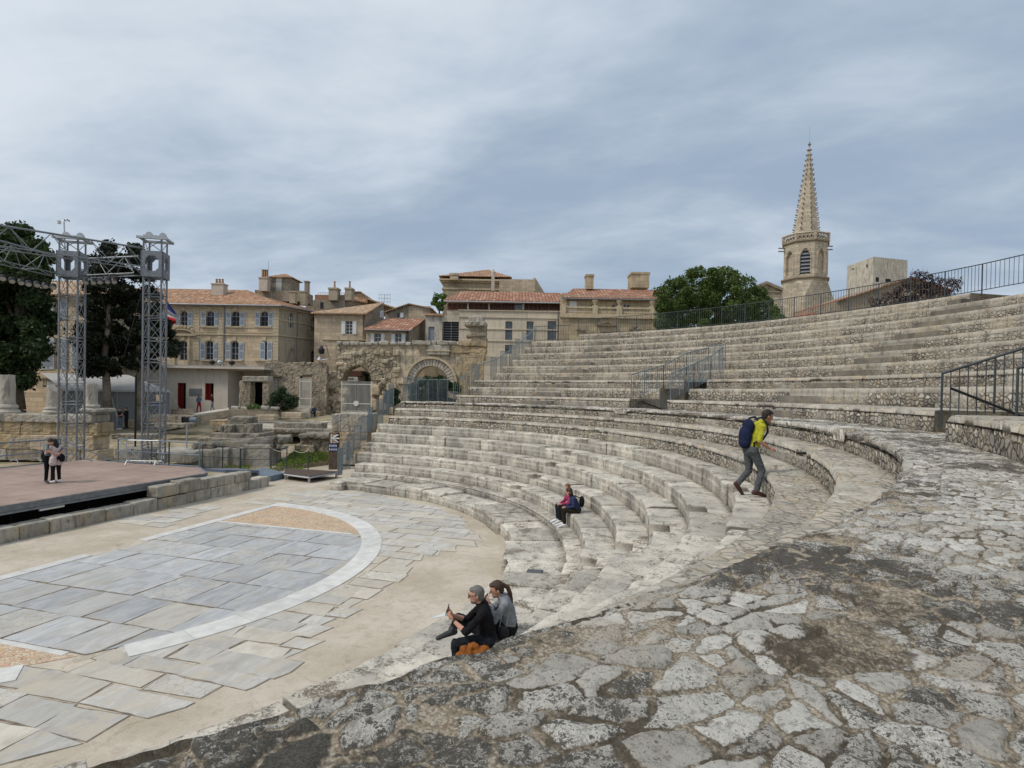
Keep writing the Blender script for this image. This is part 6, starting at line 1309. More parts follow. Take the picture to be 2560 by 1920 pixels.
# lower rough part left of the left arch
for k in range(40):
    x=rw.uniform(140,420);y=rw.uniform(1250,1640) if x<330 else rw.uniform(1120,1640); w=rw.uniform(50,110);h=rw.uniform(40,80); solid(aw,'jutting_stone',M_ruin if k%2 else M_house,f,f.rect(c4,x,y,x+w,y+h),-.6,rw.uniform(.0,.35),bevel=.12,rough=.05,smooth=True)
q=f.rect(c4,130,1250,455,1700); solid(aw,'wall',M_ruinf,f,(q[0],b,q[2],q[3]),-1.2,-.15,rough=.08)
# broken pier above the right end
pr=thing('broken_pier','tall jagged fragment of Roman masonry standing up above the right arch','ruined pier',FR(f.uz(*c4(1880,900))[0],t,7.5))
for (x0,y0,x1,y1,m,d) in((1800,640,1958,700,M_block,.3),(1755,698,1985,752,M_block,.6),(1810,748,1985,805,M_ruinf,.2),(1765,803,1985,860,M_ruinf,.3),(1820,858,1990,912,M_ruinf,.1),(1690,905,1985,960,M_ochre,.4),(1600,958,1980,1040,M_ochre,.2),(1800,1040,1975,1105,M_ochre,.35)):
    solid(pr,'masonry',m,f,f.rect(c4,x0,y0,x1,y1),-1.6,d,bevel=.12,rough=.09)
f3=Fac(60.5); solid(pr,'masonry',M_ochre,f3,f3.rect(c4,1700,1050,1950,1400),-1,0,rough=.05)
# what one sees through the arches: house front with awning, sign and creeper
t=66.; f4=Fac(t); bh=thing('shop_front','shop front with brown awning and white lettered sign seen through the left arch','shop',FR(f4.uz(*c4(600,1400))[0],t,b))
q=f4.rect(c4,380,1160,900,1690); solid(bh,'front_wall',M_house,f4,(q[0],b,q[2],q[3]),-.5,0); solid(bh,'dark_doorway',M_darkin,f4,f4.rect(c4,452,1336,765,1690),-.02,.04)
solid(bh,'awning',plain('brown_awning',(.14,.07,.05),.8),f4,f4.rect(c4,440,1225,680,1280),-.02,1.2); sg=solid(bh,'sign_board',M_white,f4,f4.rect(c4,450,1287,645,1332),.0,1.3)
cu=bpy.data.curves.new('sign_text','FONT'); cu.body='E VOYAGE ...'; cu.size=1.0; cu.extrude=.01; cu.align_x='CENTER'; cu.align_y='CENTER'; to=bpy.data.objects.new('lettering',cu); COL.objects.link(to); dg=bpy.context.evaluated_depsgraph_get(); tm=bpy.data.meshes.new_from_object(to.evaluated_get(dg)); bpy.data.objects.remove(to); 
qs=f4.rect(c4,455,1290,640,1330); co=np.array([v.co[:] for v in tm.vertices]); w_=np.ptp(co[:,0]); k_=(qs[2]-qs[0])*.9/w_; mb=MB(); mb.add([f4.P((qs[0]+qs[2])/2+c[0]*k_,(qs[1]+qs[3])/2+c[1]*k_*1.05,1.315+c[2]) for c in co],[tuple(p.vertices) for p in tm.polygons]); l=mb.build('lettering',M_black,bh)
l.parent=sg
T=thing('creeper','dark green creeper hanging down inside the left arch','climbing plant',W(*c4(715,1330),66.)); leaves('foliage',px_clumps([(c4(705,1250)[0],c4(0,1250)[1],8),(c4(720,1290)[0],c4(0,1290)[1],9),(c4(715,1330)[0],c4(0,1330)[1],8),(c4(735,1260)[0],c4(0,1260)[1],7)],66.,.3,lambda k:rt_.random()),140,.12,M_bush,T,16); MB().tube(W(*c4(715,1330),66.),W(*c4(735,1210),66.),.05).build('stem',M_bark,T)
t=66.2; f4=Fac(t); q=f4.rect(c4,1180,1150,1620,1680); yh=thing('yard_house','pale plain house wall with a window seen through the right arch','house',FR(f4.uz(*c4(1400,1400))[0],t,b)); solid(yh,'front_wall',M_house,f4,(q[0],b,q[2],q[3]),-.5,0); solid(yh,'lean_to',M_facade2,f4,f4.rect(c4,1335,1180,1560,1340),0,.8); solid(yh,'white_panel',M_shutw,f4,f4.rect(c4,1255,1285,1330,1335),0,1.)
# white metal gates
def gate(label,px0,px1,y0,y1,t,leafs):
    ff=Fac(t); u0,z1=ff.uz(px0,y0); u1,_=ff.uz(px1,y0); z0=ff.uz(px0,y1)[1]; T=thing('white_gate',label,'gate',ff.P((u0+u1)/2,z0),'white metal bar gates'); 
    for j in range(leafs):
        a,b_=u0+(u1-u0)*j/leafs,u0+(u1-u0)*(j+1)/leafs; mb=MB(); n=13
        for k in range(n+1): u=a+(b_-a)*k/n; mb.tube(ff.P(u,z0),ff.P(u,z1),.02 if 0<k<n else .045,n=5)
        for zz2 in(z0+.12,z0+(z1-z0)*.30,z1-.35): ff.box(mb,(a,zz2,b_,zz2+.07),-.03,.03)
        mb.build('gate_leaf',M_white,T)
    if leafs==2: um=(u0+u1)/2; MB().lathe(ff.P(um,z0+(z1-z0)*.32,.05),[(.28,0),(.28,.05)],12,(RV,UV,-FV)).build('lock_plate',M_white,T)
gate('wide double-leaf white bar gate closing the left Roman arch',c4(443,0)[0],c4(760,0)[0],c4(0,1330)[1],c4(0,1675)[1],60.5,2)
gate('narrow tall white bar gate in the rubble wall beside the seated man',c3(1486,0)[0],c3(1608,0)[0],c3(0,1300)[1],c3(0,1612)[1],60.2,1)
t=61.; f=Fac(t); q=f.rect(c3,1115,1150,1770,1640); g1=f.rect(c3,1486,1270,1608,1640); g2=f.rect(c3,1183,1285,1268,1480)
rwl=thing('rubble_wall','rubble stone wall with a barred window and a gate, between bush and arches','stone wall',FR((q[0]+q[2])/2,t,1.8)); mb=MB(); f.wall(mb,(q[0],1.5,q[2],q[3]),[(g1[0],1.5,g1[2],g1[3]),g2],th=.8); mb.build('wall',M_ruinf,rwl,rough=.07)
solid(rwl,'lintel',M_ruin,f,f.rect(c3,1125,1255,1300,1285),-.3,.15,bevel=.05,rough=.02); solid(rwl,'lintel',M_woodd,f,f.rect(c3,1520,1262,1610,1285),-.3,.06); solid(rwl,'door_jamb',M_house,f,f.rect(c3,1440,1290,1483,1610),-.3,.12,bevel=.05,rough=.03)
mb=MB(); [mb.tube(f.P(g2[0]+(g2[2]-g2[0])*k/6,g2[1],-.3),f.P(g2[0]+(g2[2]-g2[0])*k/6,g2[3],-.3),.03,n=4) for k in range(7)]; [mb.tube(f.P(g2[0],g2[1]+(g2[3]-g2[1])*k/7,-.3),f.P(g2[2],g2[1]+(g2[3]-g2[1])*k/7,-.3),.025,n=4) for k in range(8)]; mb.build('window_bars',M_white,rwl); f5=Fac(64); solid(rwl,'back_wall',M_house,f5,f5.rect(c3,1150,1250,1650,1650),-.3,0)
rw=random.Random(31)
for k in range(9): x=1130+k*70+rw.uniform(-10,10); solid(rwl,'capping_stone',M_ruinf,f,f.rect(c3,x,1128+rw.uniform(-6,10),x+rw.uniform(45,75),1160),-.8,.05,bevel=.1,rough=.05)
# street lantern and basket on the house corner
c=W(*c3(1718,1010),61.5); T=thing('wall_lantern','dark wall lantern on a bracket above the rubble wall','lantern',c); MB().lathe(c-UV*.35,[(.05,0),(.28,.1),(.33,.5),(.12,.8),(.03,.95)],8).build('lamp_head',M_black,T); MB().path([c+UV*.5,c+UV*.6+RV*.5,c-UV*.6+RV*.8],.03).build('bracket',M_black,T)
c=W(*c3(1695,1105),61.); tag(MB().tube(c,c+RV*.9+UV*.1,.03).lathe(c+UV*.0,[(.3,0),(.05,.35)],10).build('hanging_lamp',M_galv),'pale shaded lamp hanging low by the house corner','lamp')

# ---- terrace, ramp and low walls of the ruin field
def blk(name,label,cat,rect,cf,t,dp,mat,parent=None,bev=.06,rg=.03,group=None):
    ff=Fac(t); q=ff.rect(cf,*rect); mb=MB(); ff.box(mb,q,-dp,0); o=mb.build(name,mat,parent,bevel=bev,rough=rg)
    if label: tag(o,label,cat,group)
    return o
def c7(x,y): return 400+x*.23508,900+y*.23508
P_=[W(*c7(x,y),t) for x,y,t in((960,640,50),(1850,640,47),(1850,600,56),(1250,600,58))]; zt=np.mean([p[2] for p in P_])
tr=[Gz(*c7(x,y),1.55)*(1,1,0)+UV*1.5 for x,y in((560,672),(1000,735),(1830,735),(1900,600),(1500,600),(1000,640))]
MB().prism([p-UV*.5 for p in tr],UV*.5).build('terrace_paving',limestone('terrace_slab',(.60,.56,.485),(.46,.43,.37),DARK,.2,stain=.1,rubble=.9,mortar=(.3,.27,.21)),kind='structure')
q=[Gz(*c7(x,y),z)  for x,y,z in((60,605,1.95),(720,512,2.2),(720,540,2.2),(330,612,1.7))]
rp_=[W(*c7(-60,640),47),W(*c7(730,505),60),W(*c7(735,530),58),W(*c7(190,610),49)]
MB().hexa([p-UV*.9 for p in rp_],rp_).build('path',M_annex,kind='structure')
lw=thing('ramp_wall','low tan concrete retaining wall along the ramp below the annex','low wall',W(*c7(700,600),54)*(1,1,0)+UV*1)
for (x0,y0a,y0b,x1,y1a,y1b,ta,tb) in((330,610,665,730,530,600,50,55),(730,528,600,1235,520,600,55,56)):
    A_=[W(*c7(x0,y0b),ta),W(*c7(x1,y1b),tb),W(*c7(x1,y1a),tb),W(*c7(x0,y0a),ta)]; MB().prism(A_,FV*.5).build('wall_face',M_house,lw)
A_=[W(*c7(1230,590),57.),W(*c7(1440,590),58),W(*c7(1440,508),58),W(*c7(1230,510),57)]; MB().prism(A_,FV*.5).build('wall_face',M_house,lw)
A_=[W(*c7(-300,600),52.),W(*c7(330,575),52),W(*c7(330,520),52),W(*c7(-300,525),52)]; MB().prism(A_,FV*.5).build('wall_face',M_house,lw)
sp_s=thing('stone_steps','short flight of pale stone steps leading up to the narrow white gate','steps',W(*c7(1540,580),58.5))
for k in range(4): A_=[W(*c7(1430,590-k*18),58+k*.45),W(*c7(1590,590-k*18),58+k*.45)]; z=A_[0][2]; MB().hexa([p*(1,1,0)+UV*(z-.5) for p in(A_[0],A_[1],A_[1]+FV*3,A_[0]+FV*3)],[p*(1,1,0)+UV*(z+.26) for p in(A_[0],A_[1],A_[1]+FV*3,A_[0]+FV*3)]).build('step',M_keep,sp_s)
labs=['carved marble fragment, leftmost of the row along the top of the ramp wall','small carved fragment left of centre on the ramp wall','pale carved fragment in the middle of the ramp wall row','carved fragment right of centre on the ramp wall','large marble fragment at the right end of the ramp wall row']
for k in range(5):
    x=750+k*105; ff=Fac(55.6); qz=ff.rect(c7,x,488+8*math.sin(k*2),x+85,530); mb=MB(); ff.box(mb,qz,-.5,0); tag(mb.build('stone_fragment',M_marcol,bevel=.12,rough=.06,smooth=True),labs[k],'stone fragment','carved stone fragments')
for k,(r_,lab,t_,dp) in enumerate((((1010,585,1212,645),'squared grey stone block at the left of the paved terrace',51,1.1),((1290,560,1502,625),'long squared stone block in the middle of the paved terrace',54,1.1),((1595,552,1700,602),'low stone bench block under the seated man',59.5,.9),((525,640,690,695),'flat-topped ochre stone block left of the ruined pedestal',46,1.2))):
    blk('stone_block',lab,'stone block',r_,c7,t_,dp,M_house if k in(0,1) else M_ochre,group='squared blocks on the terrace')
fq=thing('low_ruin_wall','long low dark stone wall of trapezoid blocks on the edge of the terrace','low wall',W(*c7(1450,740),44)*(1,1,0)+UV*1)
for r_ in((1210,668,1570,738),(1570,672,1730,738),(1000,735,1168,762),(1168,733,1325,775),(1325,735,1480,772),(1480,735,1830,775)): blk('wall_block',None,None,r_,c7,43.5 if r_[1]<700 else 42.5,1.2,M_dstone,fq,.08,.04)
rs_=thing('rubble_stump_wall','rubble wall stump capped with a dark slab above the grass slope','low wall',W(*c7(1640,950),38)*(1,1,0)+UV*.4)
blk('cap_slab',None,None,(1475,785,1800,840),c7,37,2.2,M_dstone,rs_,.1,.05); blk('rubble_face',None,None,(1490,840,1800,1000),c7,37.3,1.5,M_ruinf,rs_,.06,.10); blk('rubble_face',None,None,(1430,905,1640,1010),c7,36.9,1.2,M_ruinf,rs_,.06,.10)
pd=thing('ruined_pedestal','stepped dark stone pedestal of a ruined pillar in the middle of the field','ruin',W(*c7(800,780),40)*(1,1,0)+UV*.5)
for r_,t_,dp,m in(((715,608,932,690),39,1.6,M_dstone),((630,692,680,785),38.6,1.4,M_dstone),((680,690,775,785),38.4,1.4,M_dstone),((770,686,935,785),38.8,2.,M_dstone),((925,680,995,785),38.6,1.4,M_dstone),((520,782,1050,840),38,2.6,M_dstone),((400,835,1050,905),37.4,2.6,M_dstone)): blk('pedestal_block',None,None,r_,c7,t_,dp,m,pd,.07,.05)
rb_=thing('ruined_base_wall','pale ashlar base wall with broken dark top, in front of the pedestal','ruin',W(*c7(800,1080),33)*(1,1,0)+UV*.2)
fx=[(335,960,560,1150),(555,945,720,1150),(715,935,880,1148),(875,905,1160,1145)]
for j,r_ in enumerate(fx): blk('base_block',None,None,r_,c7,32.6+j*.25,1.8,M_block,rb_,.05,.03)
for r_ in((330,890,560,960),(555,885,660,945),(655,862,960,940),(955,838,1190,910),(1120,820,1285,900)): blk('broken_top',None,None,r_,c7,32.9+r_[0]*.0011,1.9,M_dstone,rb_,.14,.12)
rw=random.Random(77)
for k in range(16):
    x=rw.uniform(1060,1290);y=rw.uniform(800,930); blk('fallen_stone',('dark fallen stone in the heap right of the base wall','small grey fallen stone lying in the earth gully')[k%2],'stone',(x,y,x+rw.uniform(25,60),y+rw.uniform(18,36)),c7,34+rw.uniform(-.5,1.5),.5,M_dstone,None,.06,.05,'fallen stones in the gully')
dm=thing('stone_drum','flat round column drum lying at the left of the ruin field','stone drum',W(*c7(170,985),33)*(1,1,0)+UV*.3); c=W(*c7(170,970),33); MB().lathe(c-UV*.45,[(.95,0),(1.05,.15),(.98,.3),(1.06,.42),(.9,.6)],20).build('drum',M_marcol,dm,rough=.03)
for k,(r_,lab) in enumerate((((50,985,330,1090),'grey stone block wall piece under the round drum'),((1185,800,1310,812),'thin stone slab on the left grassy bank'))): 
    if k==0: blk('stone_block',lab,'stone block',r_,c7,31.5,1.5,M_block)
def c2(x,y): return x*.23508,850+y*.23508
for r_,lab,t_ in(((1180,1005,1600,1060),'long flat stone slab lying behind the right tower',38),((1215,1160,1500,1270),'dark rubble heap block behind the bright barrier',31),((1560,800,2050,905),'low tan stone kerb left of the floodlight',46),((1140,845,1560,935),'low mossy rubble wall behind the two walking visitors',50),((1640,890,1960,935),'flat stone ledge near the floodlight',43)): blk('stone_block',lab,'stone block',r_,c2,t_,1.4,M_dstone if t_<45 else M_ruinf)
# square pillar stump beside the seats
t=34.4; f=Fac(t); ps=thing('square_pillar_stump','big square pillar stump of dark and ochre blocks beside the info post','pillar',FR(f.uz(875,1150)[0],t,.1))
def c8(x,y): return 750+x*.23508,820+y*.23508
for r_,m in(((335,915,430,1100),M_block),((430,912,580,1105),M_block),((575,915,735,1105),M_block),((345,1105,440,1195),M_ochre),((440,1105,560,1195),M_ochre),((560,1108,720,1195),M_ochre),((390,1195,510,1285),M_house),((512,1195,715,1285),M_house),((400,1285,720,1345),M_ochre),((385,1345,435,1445),M_block),((437,1340,590,1450),M_keep)): blk('stone_course',None,None,r_,c8,t,2.2,m,ps,.05,.035)
# info post
t=33.; f=Fac(t); ip=thing('info_post','brown wooden information post with white arrow and blue pictogram panel beside the pillar stump','sign post',FR(f.uz(834,1163)[0],t,.1))
q=f.rect(c7,1795,775,1885,1120); mb=MB(); f.box(mb,(q[0],.0,q[2],q[1]+.9),-.45,0); f.box(mb,(q[0],q[1]+.9,q[0]+.05,q[3]),-.45,0); f.box(mb,(q[2]-.05,q[1]+.9,q[2],q[3]),-.45,0); f.box(mb,(q[0],q[3]-.05,q[2],q[3]),-.448,.002); mb.build('post',M_woodd,ip,bevel=.01)
a=f.rect(c7,1802,782,1878,885); solid(ip,'upper_panel',M_house,f,a,-.4,-.03); b2=f.rect(c7,1797,890,1885,968); bp=solid(ip,'blue_panel',plain('navy_sign',(.025,.035,.13),.5),f,b2,-.3,.02)
mb=MB(); uc=(a[0]+a[2])/2+.08; zc=(a[1]+a[3])/2
for (x0,z0,x1,z1) in((uc-.12,zc,uc+.22,zc+.22),(uc-.12,zc,uc+.22,zc-.22),(uc-.1,zc,uc+.28,zc),(a[0]+.12,zc-.25,a[0]+.12,zc+.25)): mb.tube(f.P(x0,z0,.0),f.P(x1,z1,.0),.035,n=4)
mb.build('white_arrow',M_shutw,ip); mb=MB()
for i in range(4):
    for j in range(2):
        u=b2[0]+(b2[2]-b2[0])*(i+.5)/4; z=b2[1]+(b2[3]-b2[1])*(j+.5)/2; f.box(mb,(u-.028,z-.06,u+.028,z+.03),.015,.03); mb.ball(f.P(u,z+.055,.025),(.022,.012,.022),6,4)
mb.build('pictograms',M_shutw,ip)
# rope posts and the grass slope
for k,(x,y,h) in enumerate(((1348,1150,190),(1420,1135,180),(1575,1145,180),(1178,1145,160),(1015,1110,140))):
    p=Gz(*c7(x,y),.12); tpz=W(*c7(x,y-h),np.dot(p-CAM,FV)); tag(MB().tube(p-UV*.1,p*(1,1,0)+UV*tpz[2],.035).build('rope_post',M_raild),('grey rope post at the left foot of the grass slope','grey rope post second from left on the grass slope','grey rope post nearest the info post','thin grey rope post left of the gully','thin grey rope post before the base wall')[k],'post','rope barrier posts')
for k,(a_,b_) in enumerate((((1345,965),(1425,960)),((1425,960),(1575,965)),((1165,925),(1345,968)))):
    A_=W(*c7(*a_),31.5);B_=W(*c7(*b_),31.5); mb=MB(); P_=[A_+(B_-A_)*j/8-UV*.12*math.sin(math.pi*j/8) for j in range(9)]; mb.path(P_,.018,n=5); tag(mb.build('rope',M_keep),('pale rope slung between the two left posts of the grass slope','pale rope slung toward the info post','pale rope slung across the gully')[k],'rope','barrier ropes')
rg=np.random.default_rng(5); corners=[Gz(*c7(x,y),.25) for x,y in((1240,1140),(1790,1070),(1780,960),(1440,1010))]; corners[2][2]=.75; corners[3][2]=.6
N=9000; u=rg.random(N);v=rg.random(N); A_=corners[0];B_=corners[1];C_=corners[2];D_=corners[3]; Pp=(A_*(1-u)[:,None]+B_*u[:,None])*(1-v)[:,None]+(D_*(1-u)[:,None]+C_*u[:,None])*v[:,None]
MB().prism([p-UV*.3 for p in corners],UV*.29).build('grass_bank',M_earth,kind='structure')
def blades(name,Pp,h,mat,seed):
    rg=np.random.default_rng(seed); N=len(Pp); a=rg.uniform(0,6.28,N); hh=h*rg.uniform(.5,1.2,N); d=np.stack([np.cos(a),np.sin(a),0*a],-1)*.035; l=np.stack([np.cos(a+1.5),np.sin(a+1.5),0*a],-1)*hh[:,None]*.5
    V=np.stack([Pp-d,Pp+d,Pp+l+np.stack([0*a,0*a,hh],-1)],1).reshape(-1,3); org=Pp.mean(0); me=bpy.data.meshes.new(name); me.vertices.add(3*N); me.vertices.foreach_set('co',(V-org).astype(np.float32).ravel()); me.loops.add(3*N); me.loops.foreach_set('vertex_index',np.arange(3*N,dtype=np.int32)); me.polygons.add(N); me.polygons.foreach_set('loop_start',np.arange(N,dtype=np.int32)*3); me.polygons.foreach_set('loop_total',np.full(N,3,dtype=np.int32)); me.materials.append(mat); me.update(calc_edges=True); o=bpy.data.objects.new(name,me); COL.objects.link(o); o.location=org.tolist(); o['kind']='stuff'; return o
blades('grass',Pp,.12,M_grass,3)
Np=5000; q_=rg.random((Np,2)); G_=np.array([W(580+q*170,1000,1) for q in q_[:,0]]); 
tt=rg.uniform(29.5,36,Np); Pp=np.array([CAM+FV*t_+RV*((x_-1280)/F_PX*t_) for t_,x_ in zip(tt,rg.uniform(560,760,Np))]); keepm=fbm(Pp[:,0]*.7,Pp[:,1]*.7,3,90)>.05; Pp=Pp[keepm]; Pp[:,2]=terr(tt[keepm])+.0; o=blades('grass',Pp,.09,M_grass,4)

# ---- column wall and stubs, tent
t=33.; f=Fac(t); cw=thing('scene_wall','ruined stage-back wall of tan blocks carrying the column stubs at left','ruined wall',FR(f.uz(100,1150)[0],t,.3))
rw=random.Random(12); ur=f.uz(*c2(1040,900))[0]; ul=f.uz(-260,1000)[0]
zs=[.2,.75,1.3,f.uz(*c2(500,985))[1],f.uz(*c2(500,870))[1],f.uz(*c2(500,795))[1]]
zs=[.2,.85,f.uz(*c2(500,1010))[1],f.uz(*c2(500,875))[1],f.uz(*c2(500,790))[1]]
for j in range(len(zs)-1):
    u=ul
    while u<ur:
        L=min(rw.uniform(1.2,2.3),ur-u); 
        if L<.3: break
        mb=MB(); f.box(mb,(u+.01,zs[j],u+L-.01,zs[j+1]-.008),-1.4,rw.uniform(-.05,.05)+(.1 if j==3 else 0)); mb.build('wall_block',M_block if (j==3 or rw.random()<.2) else M_ochre if rw.random()<.5 else M_house,cw,bevel=.05,rough=.04); u+=L
solid(cw,'plinth_slab',M_block,f,f.rect(c2,850,735,1050,768),-1.5,.15,bevel=.06,rough=.03)
def column(label,px,yb,yt,w,slant,t_):
    c=W(px,yb,t_); tz=W(px,yt,t_)[2]; r=w/2*t_/F_PX*.83; T=thing('column_stub',label,'column','' and 0 or c,'broken marble columns on the scene wall'); H=tz-c[2]; hb=H*.26
    MB().lathe(c,[(r*1.62,0),(r*1.66,hb*.28),(r*1.5,hb*.4),(r*1.25,hb*.55),(r*1.42,hb*.72),(r*1.3,hb*.9),(r*1.05,hb)],24).build('base',M_marcol,T,rough=.015,smooth=False)
    n=24; mb=MB(); bot=[c+UV*hb+np.array([math.cos(2*math.pi*k/n),math.sin(2*math.pi*k/n),0])*r*1.02 for k in range(n)]
    top=[]
    for k in range(n):
        a=2*math.pi*k/n; d_=np.array([math.cos(a),math.sin(a),0]); top.append(c+UV*(H+slant*(d_@RV)*r+.06*math.sin(k*2.7))+d_*r*.95)
    mb.add(bot+top,[(k,(k+1)%n,n+(k+1)%n,n+k) for k in range(n)]+[tuple(range(n,2*n))]); mb.build('shaft',M_marcol,T,rough=.02)
column('thick grey marble column stub at the far left edge',18,1036,938,39,.0,33.5); column('slanting-topped fluted column stub half hidden by the left tower',132,1034,968,32,-1.1,33.5); column('hollow-topped column stub on the right end of the wall',228,1028,962,33,.25,33.5)
t=50.; tn=thing('marquee_tent','long white-roofed grey tent with sloping canvas behind the columns','tent',W(280,1020,t)*(1,1,0)+UV*1)
za=W(300,975,t)[2]; zb=.9; zr=W(260,936,t+2.6)[2]; A_=W(156,975,t-1.);B_=W(425,972,t+1); D_=(B_-A_)*(1,1,0); D_/=np.linalg.norm(D_); N_=np.cross(UV,D_); N_=((A_+B_)/2-CAM)*(1,1,0); N_/=np.linalg.norm(N_)
A_[2]=B_[2]=za; Rl=A_+N_*3.2-D_*1.8;Rr_=B_+N_*3.2-D_*3.2; Rl[2]=Rr_[2]=zr; Bk=A_+N_*6.5;Bk2=B_+N_*6.5
mb=MB(); mb.add([A_-N_*.25-UV*.15,B_-N_*.25-UV*.15,B_-N_*.12+UV*.02,A_-N_*.12+UV*.02],[(0,1,2,3)]); mb.add([A_,B_,Rr_,Rl],[(0,1,2,3)]); mb.add([B_,Bk2,Rr_],[(0,1,2)]); mb.add([Rl,Rr_,Bk2,Bk],[(0,1,2,3)]); mb.build('canvas_roof',M_tent,tn)
mb=MB(); mb.add([A_*(1,1,0)+UV*zb,B_*(1,1,0)+UV*zb,B_,A_],[(0,1,2,3)]); mb.add([B_*(1,1,0)+UV*zb,Bk2*(1,1,0)+UV*zb,Bk2,B_],[(0,1,2,3)]); mb.build('canvas_wall',M_tentd,tn)
MB().add([A_*(1,1,0)+UV*zb,A_,Rl,Bk,Bk*(1,1,0)+UV*zb],[(4,3,2,1,0)]).build('dark_gable',plain('dark_canvas',(.06,.065,.07),.8),tn)
mb=MB()
for k in range(5): c=A_+(B_-A_)*k/4-N_*.03; mb.tube(c*(1,1,0)+UV*zb,c,.04,n=5)
mb.build('tent_poles',M_galv,tn); mb=MB(); m_=A_+(B_-A_)*.43-N_*.05; mb.tube(m_,m_*(1,1,0)+UV*zb+D_*.8-N_*.3,.05,n=5); mb.tube(B_,B_*(1,1,0)+UV*zb+D_*1.6,.02,n=4); mb.build('tent_straps',M_tent,tn)
# small heart-and-stripes poster stand seen through the right tower
t=44.; f=Fac(t); T=thing('poster_stand','small poster board in tan over blue behind the right tower','sign',FR(f.uz(*c2(1690,640))[0],t,.6)); solid(T,'upper_poster',M_house,f,f.rect(c2,1660,580,1725,650),-.05,0); solid(T,'lower_poster',bpy.data.materials['navy_sign'],f,f.rect(c2,1658,655,1722,705),-.05,0); q=f.rect(c2,1688,705,1696,900); mb=MB(); f.box(mb,(q[0],.6,q[2],q[3]),-.06,-.01); mb.build('post',M_black,T)
# ---------------------------------------------------------------- people
def remeshed(mb,name,mat,parent,vox,smooth=4,Mx=None):
    v=np.array(mb.v); 
    me=bpy.data.meshes.new('tmp'); me.from_pydata(v.tolist(),[],mb.f); o=bpy.data.objects.new('tmp',me); COL.objects.link(o)
    m=o.modifiers.new('r','REMESH'); m.mode='VOXEL'; m.voxel_size=vox; m.adaptivity=0
    s=o.modifiers.new('s','SMOOTH'); s.factor=.5; s.iterations=smooth
    dg=bpy.context.evaluated_depsgraph_get(); nm=bpy.data.meshes.new_from_object(o.evaluated_get(dg)); bpy.data.objects.remove(o); bpy.data.meshes.remove(me)
    nm.name=name; nm.materials.clear(); nm.materials.append(mat); nm.polygons.foreach_set('use_smooth',[True]*len(nm.polygons)); at=nm.color_attributes.new('Col','FLOAT_COLOR','POINT')
    ob=bpy.data.objects.new(name,nm); COL.objects.link(ob); ob.parent=parent; ORG[ob.name]=ORG[parent.name]; return ob
def wobble(ob,fn):
    me=ob.data; n=len(me.vertices); c=np.empty(n*3,np.float32); k=np.empty(n*3,np.float32); me.vertices.foreach_get('co',c); me.vertex_normals.foreach_get('vector',k); c=c.reshape(-1,3); k=k.reshape(-1,3)
    d=np.array([fn(Vector(p)) for p in c.tolist()],np.float32); me.vertices.foreach_set('co',(c+k*d[:,None]).ravel()); me.update()
def folds(ob,a):
    wobble(ob,lambda p:a*(abs(mnoise.noise(p*Vector((11,11,19)))+.55*mnoise.noise(p*Vector((26,26,40))))*1.6-.5))
def cap(mb,p,q,r0,r1=None,n=10):
    r1=r0 if r1 is None else r1; mb.tube(p,q,r0,r1,n=n); mb.ball(p,r0,n,6); mb.ball(q,r1,n,6); return mb
def lerp(a,b,t): return np.asarray(a)*(1-t)+np.asarray(b)*t
STAND=dict(pelvis=(0,0,.93),chest=(0,0,1.28),neck=(0,0,1.46),head=(.025,0,1.61),face=(1,0,-.05),
 shL=(0,.175,1.40),elL=(-.03,.225,1.12),wrL=(.06,.22,.88),shR=(0,-.175,1.40),elR=(-.03,-.225,1.12),wrR=(.06,-.22,.88),
 hipL=(0,.09,.92),knL=(.02,.10,.50),anL=(-.02,.10,.09),toL=(.15,.12,.035),hipR=(0,-.09,.92),knR=(.02,-.10,.50),anR=(-.02,-.10,.09),toR=(.15,-.12,.035))
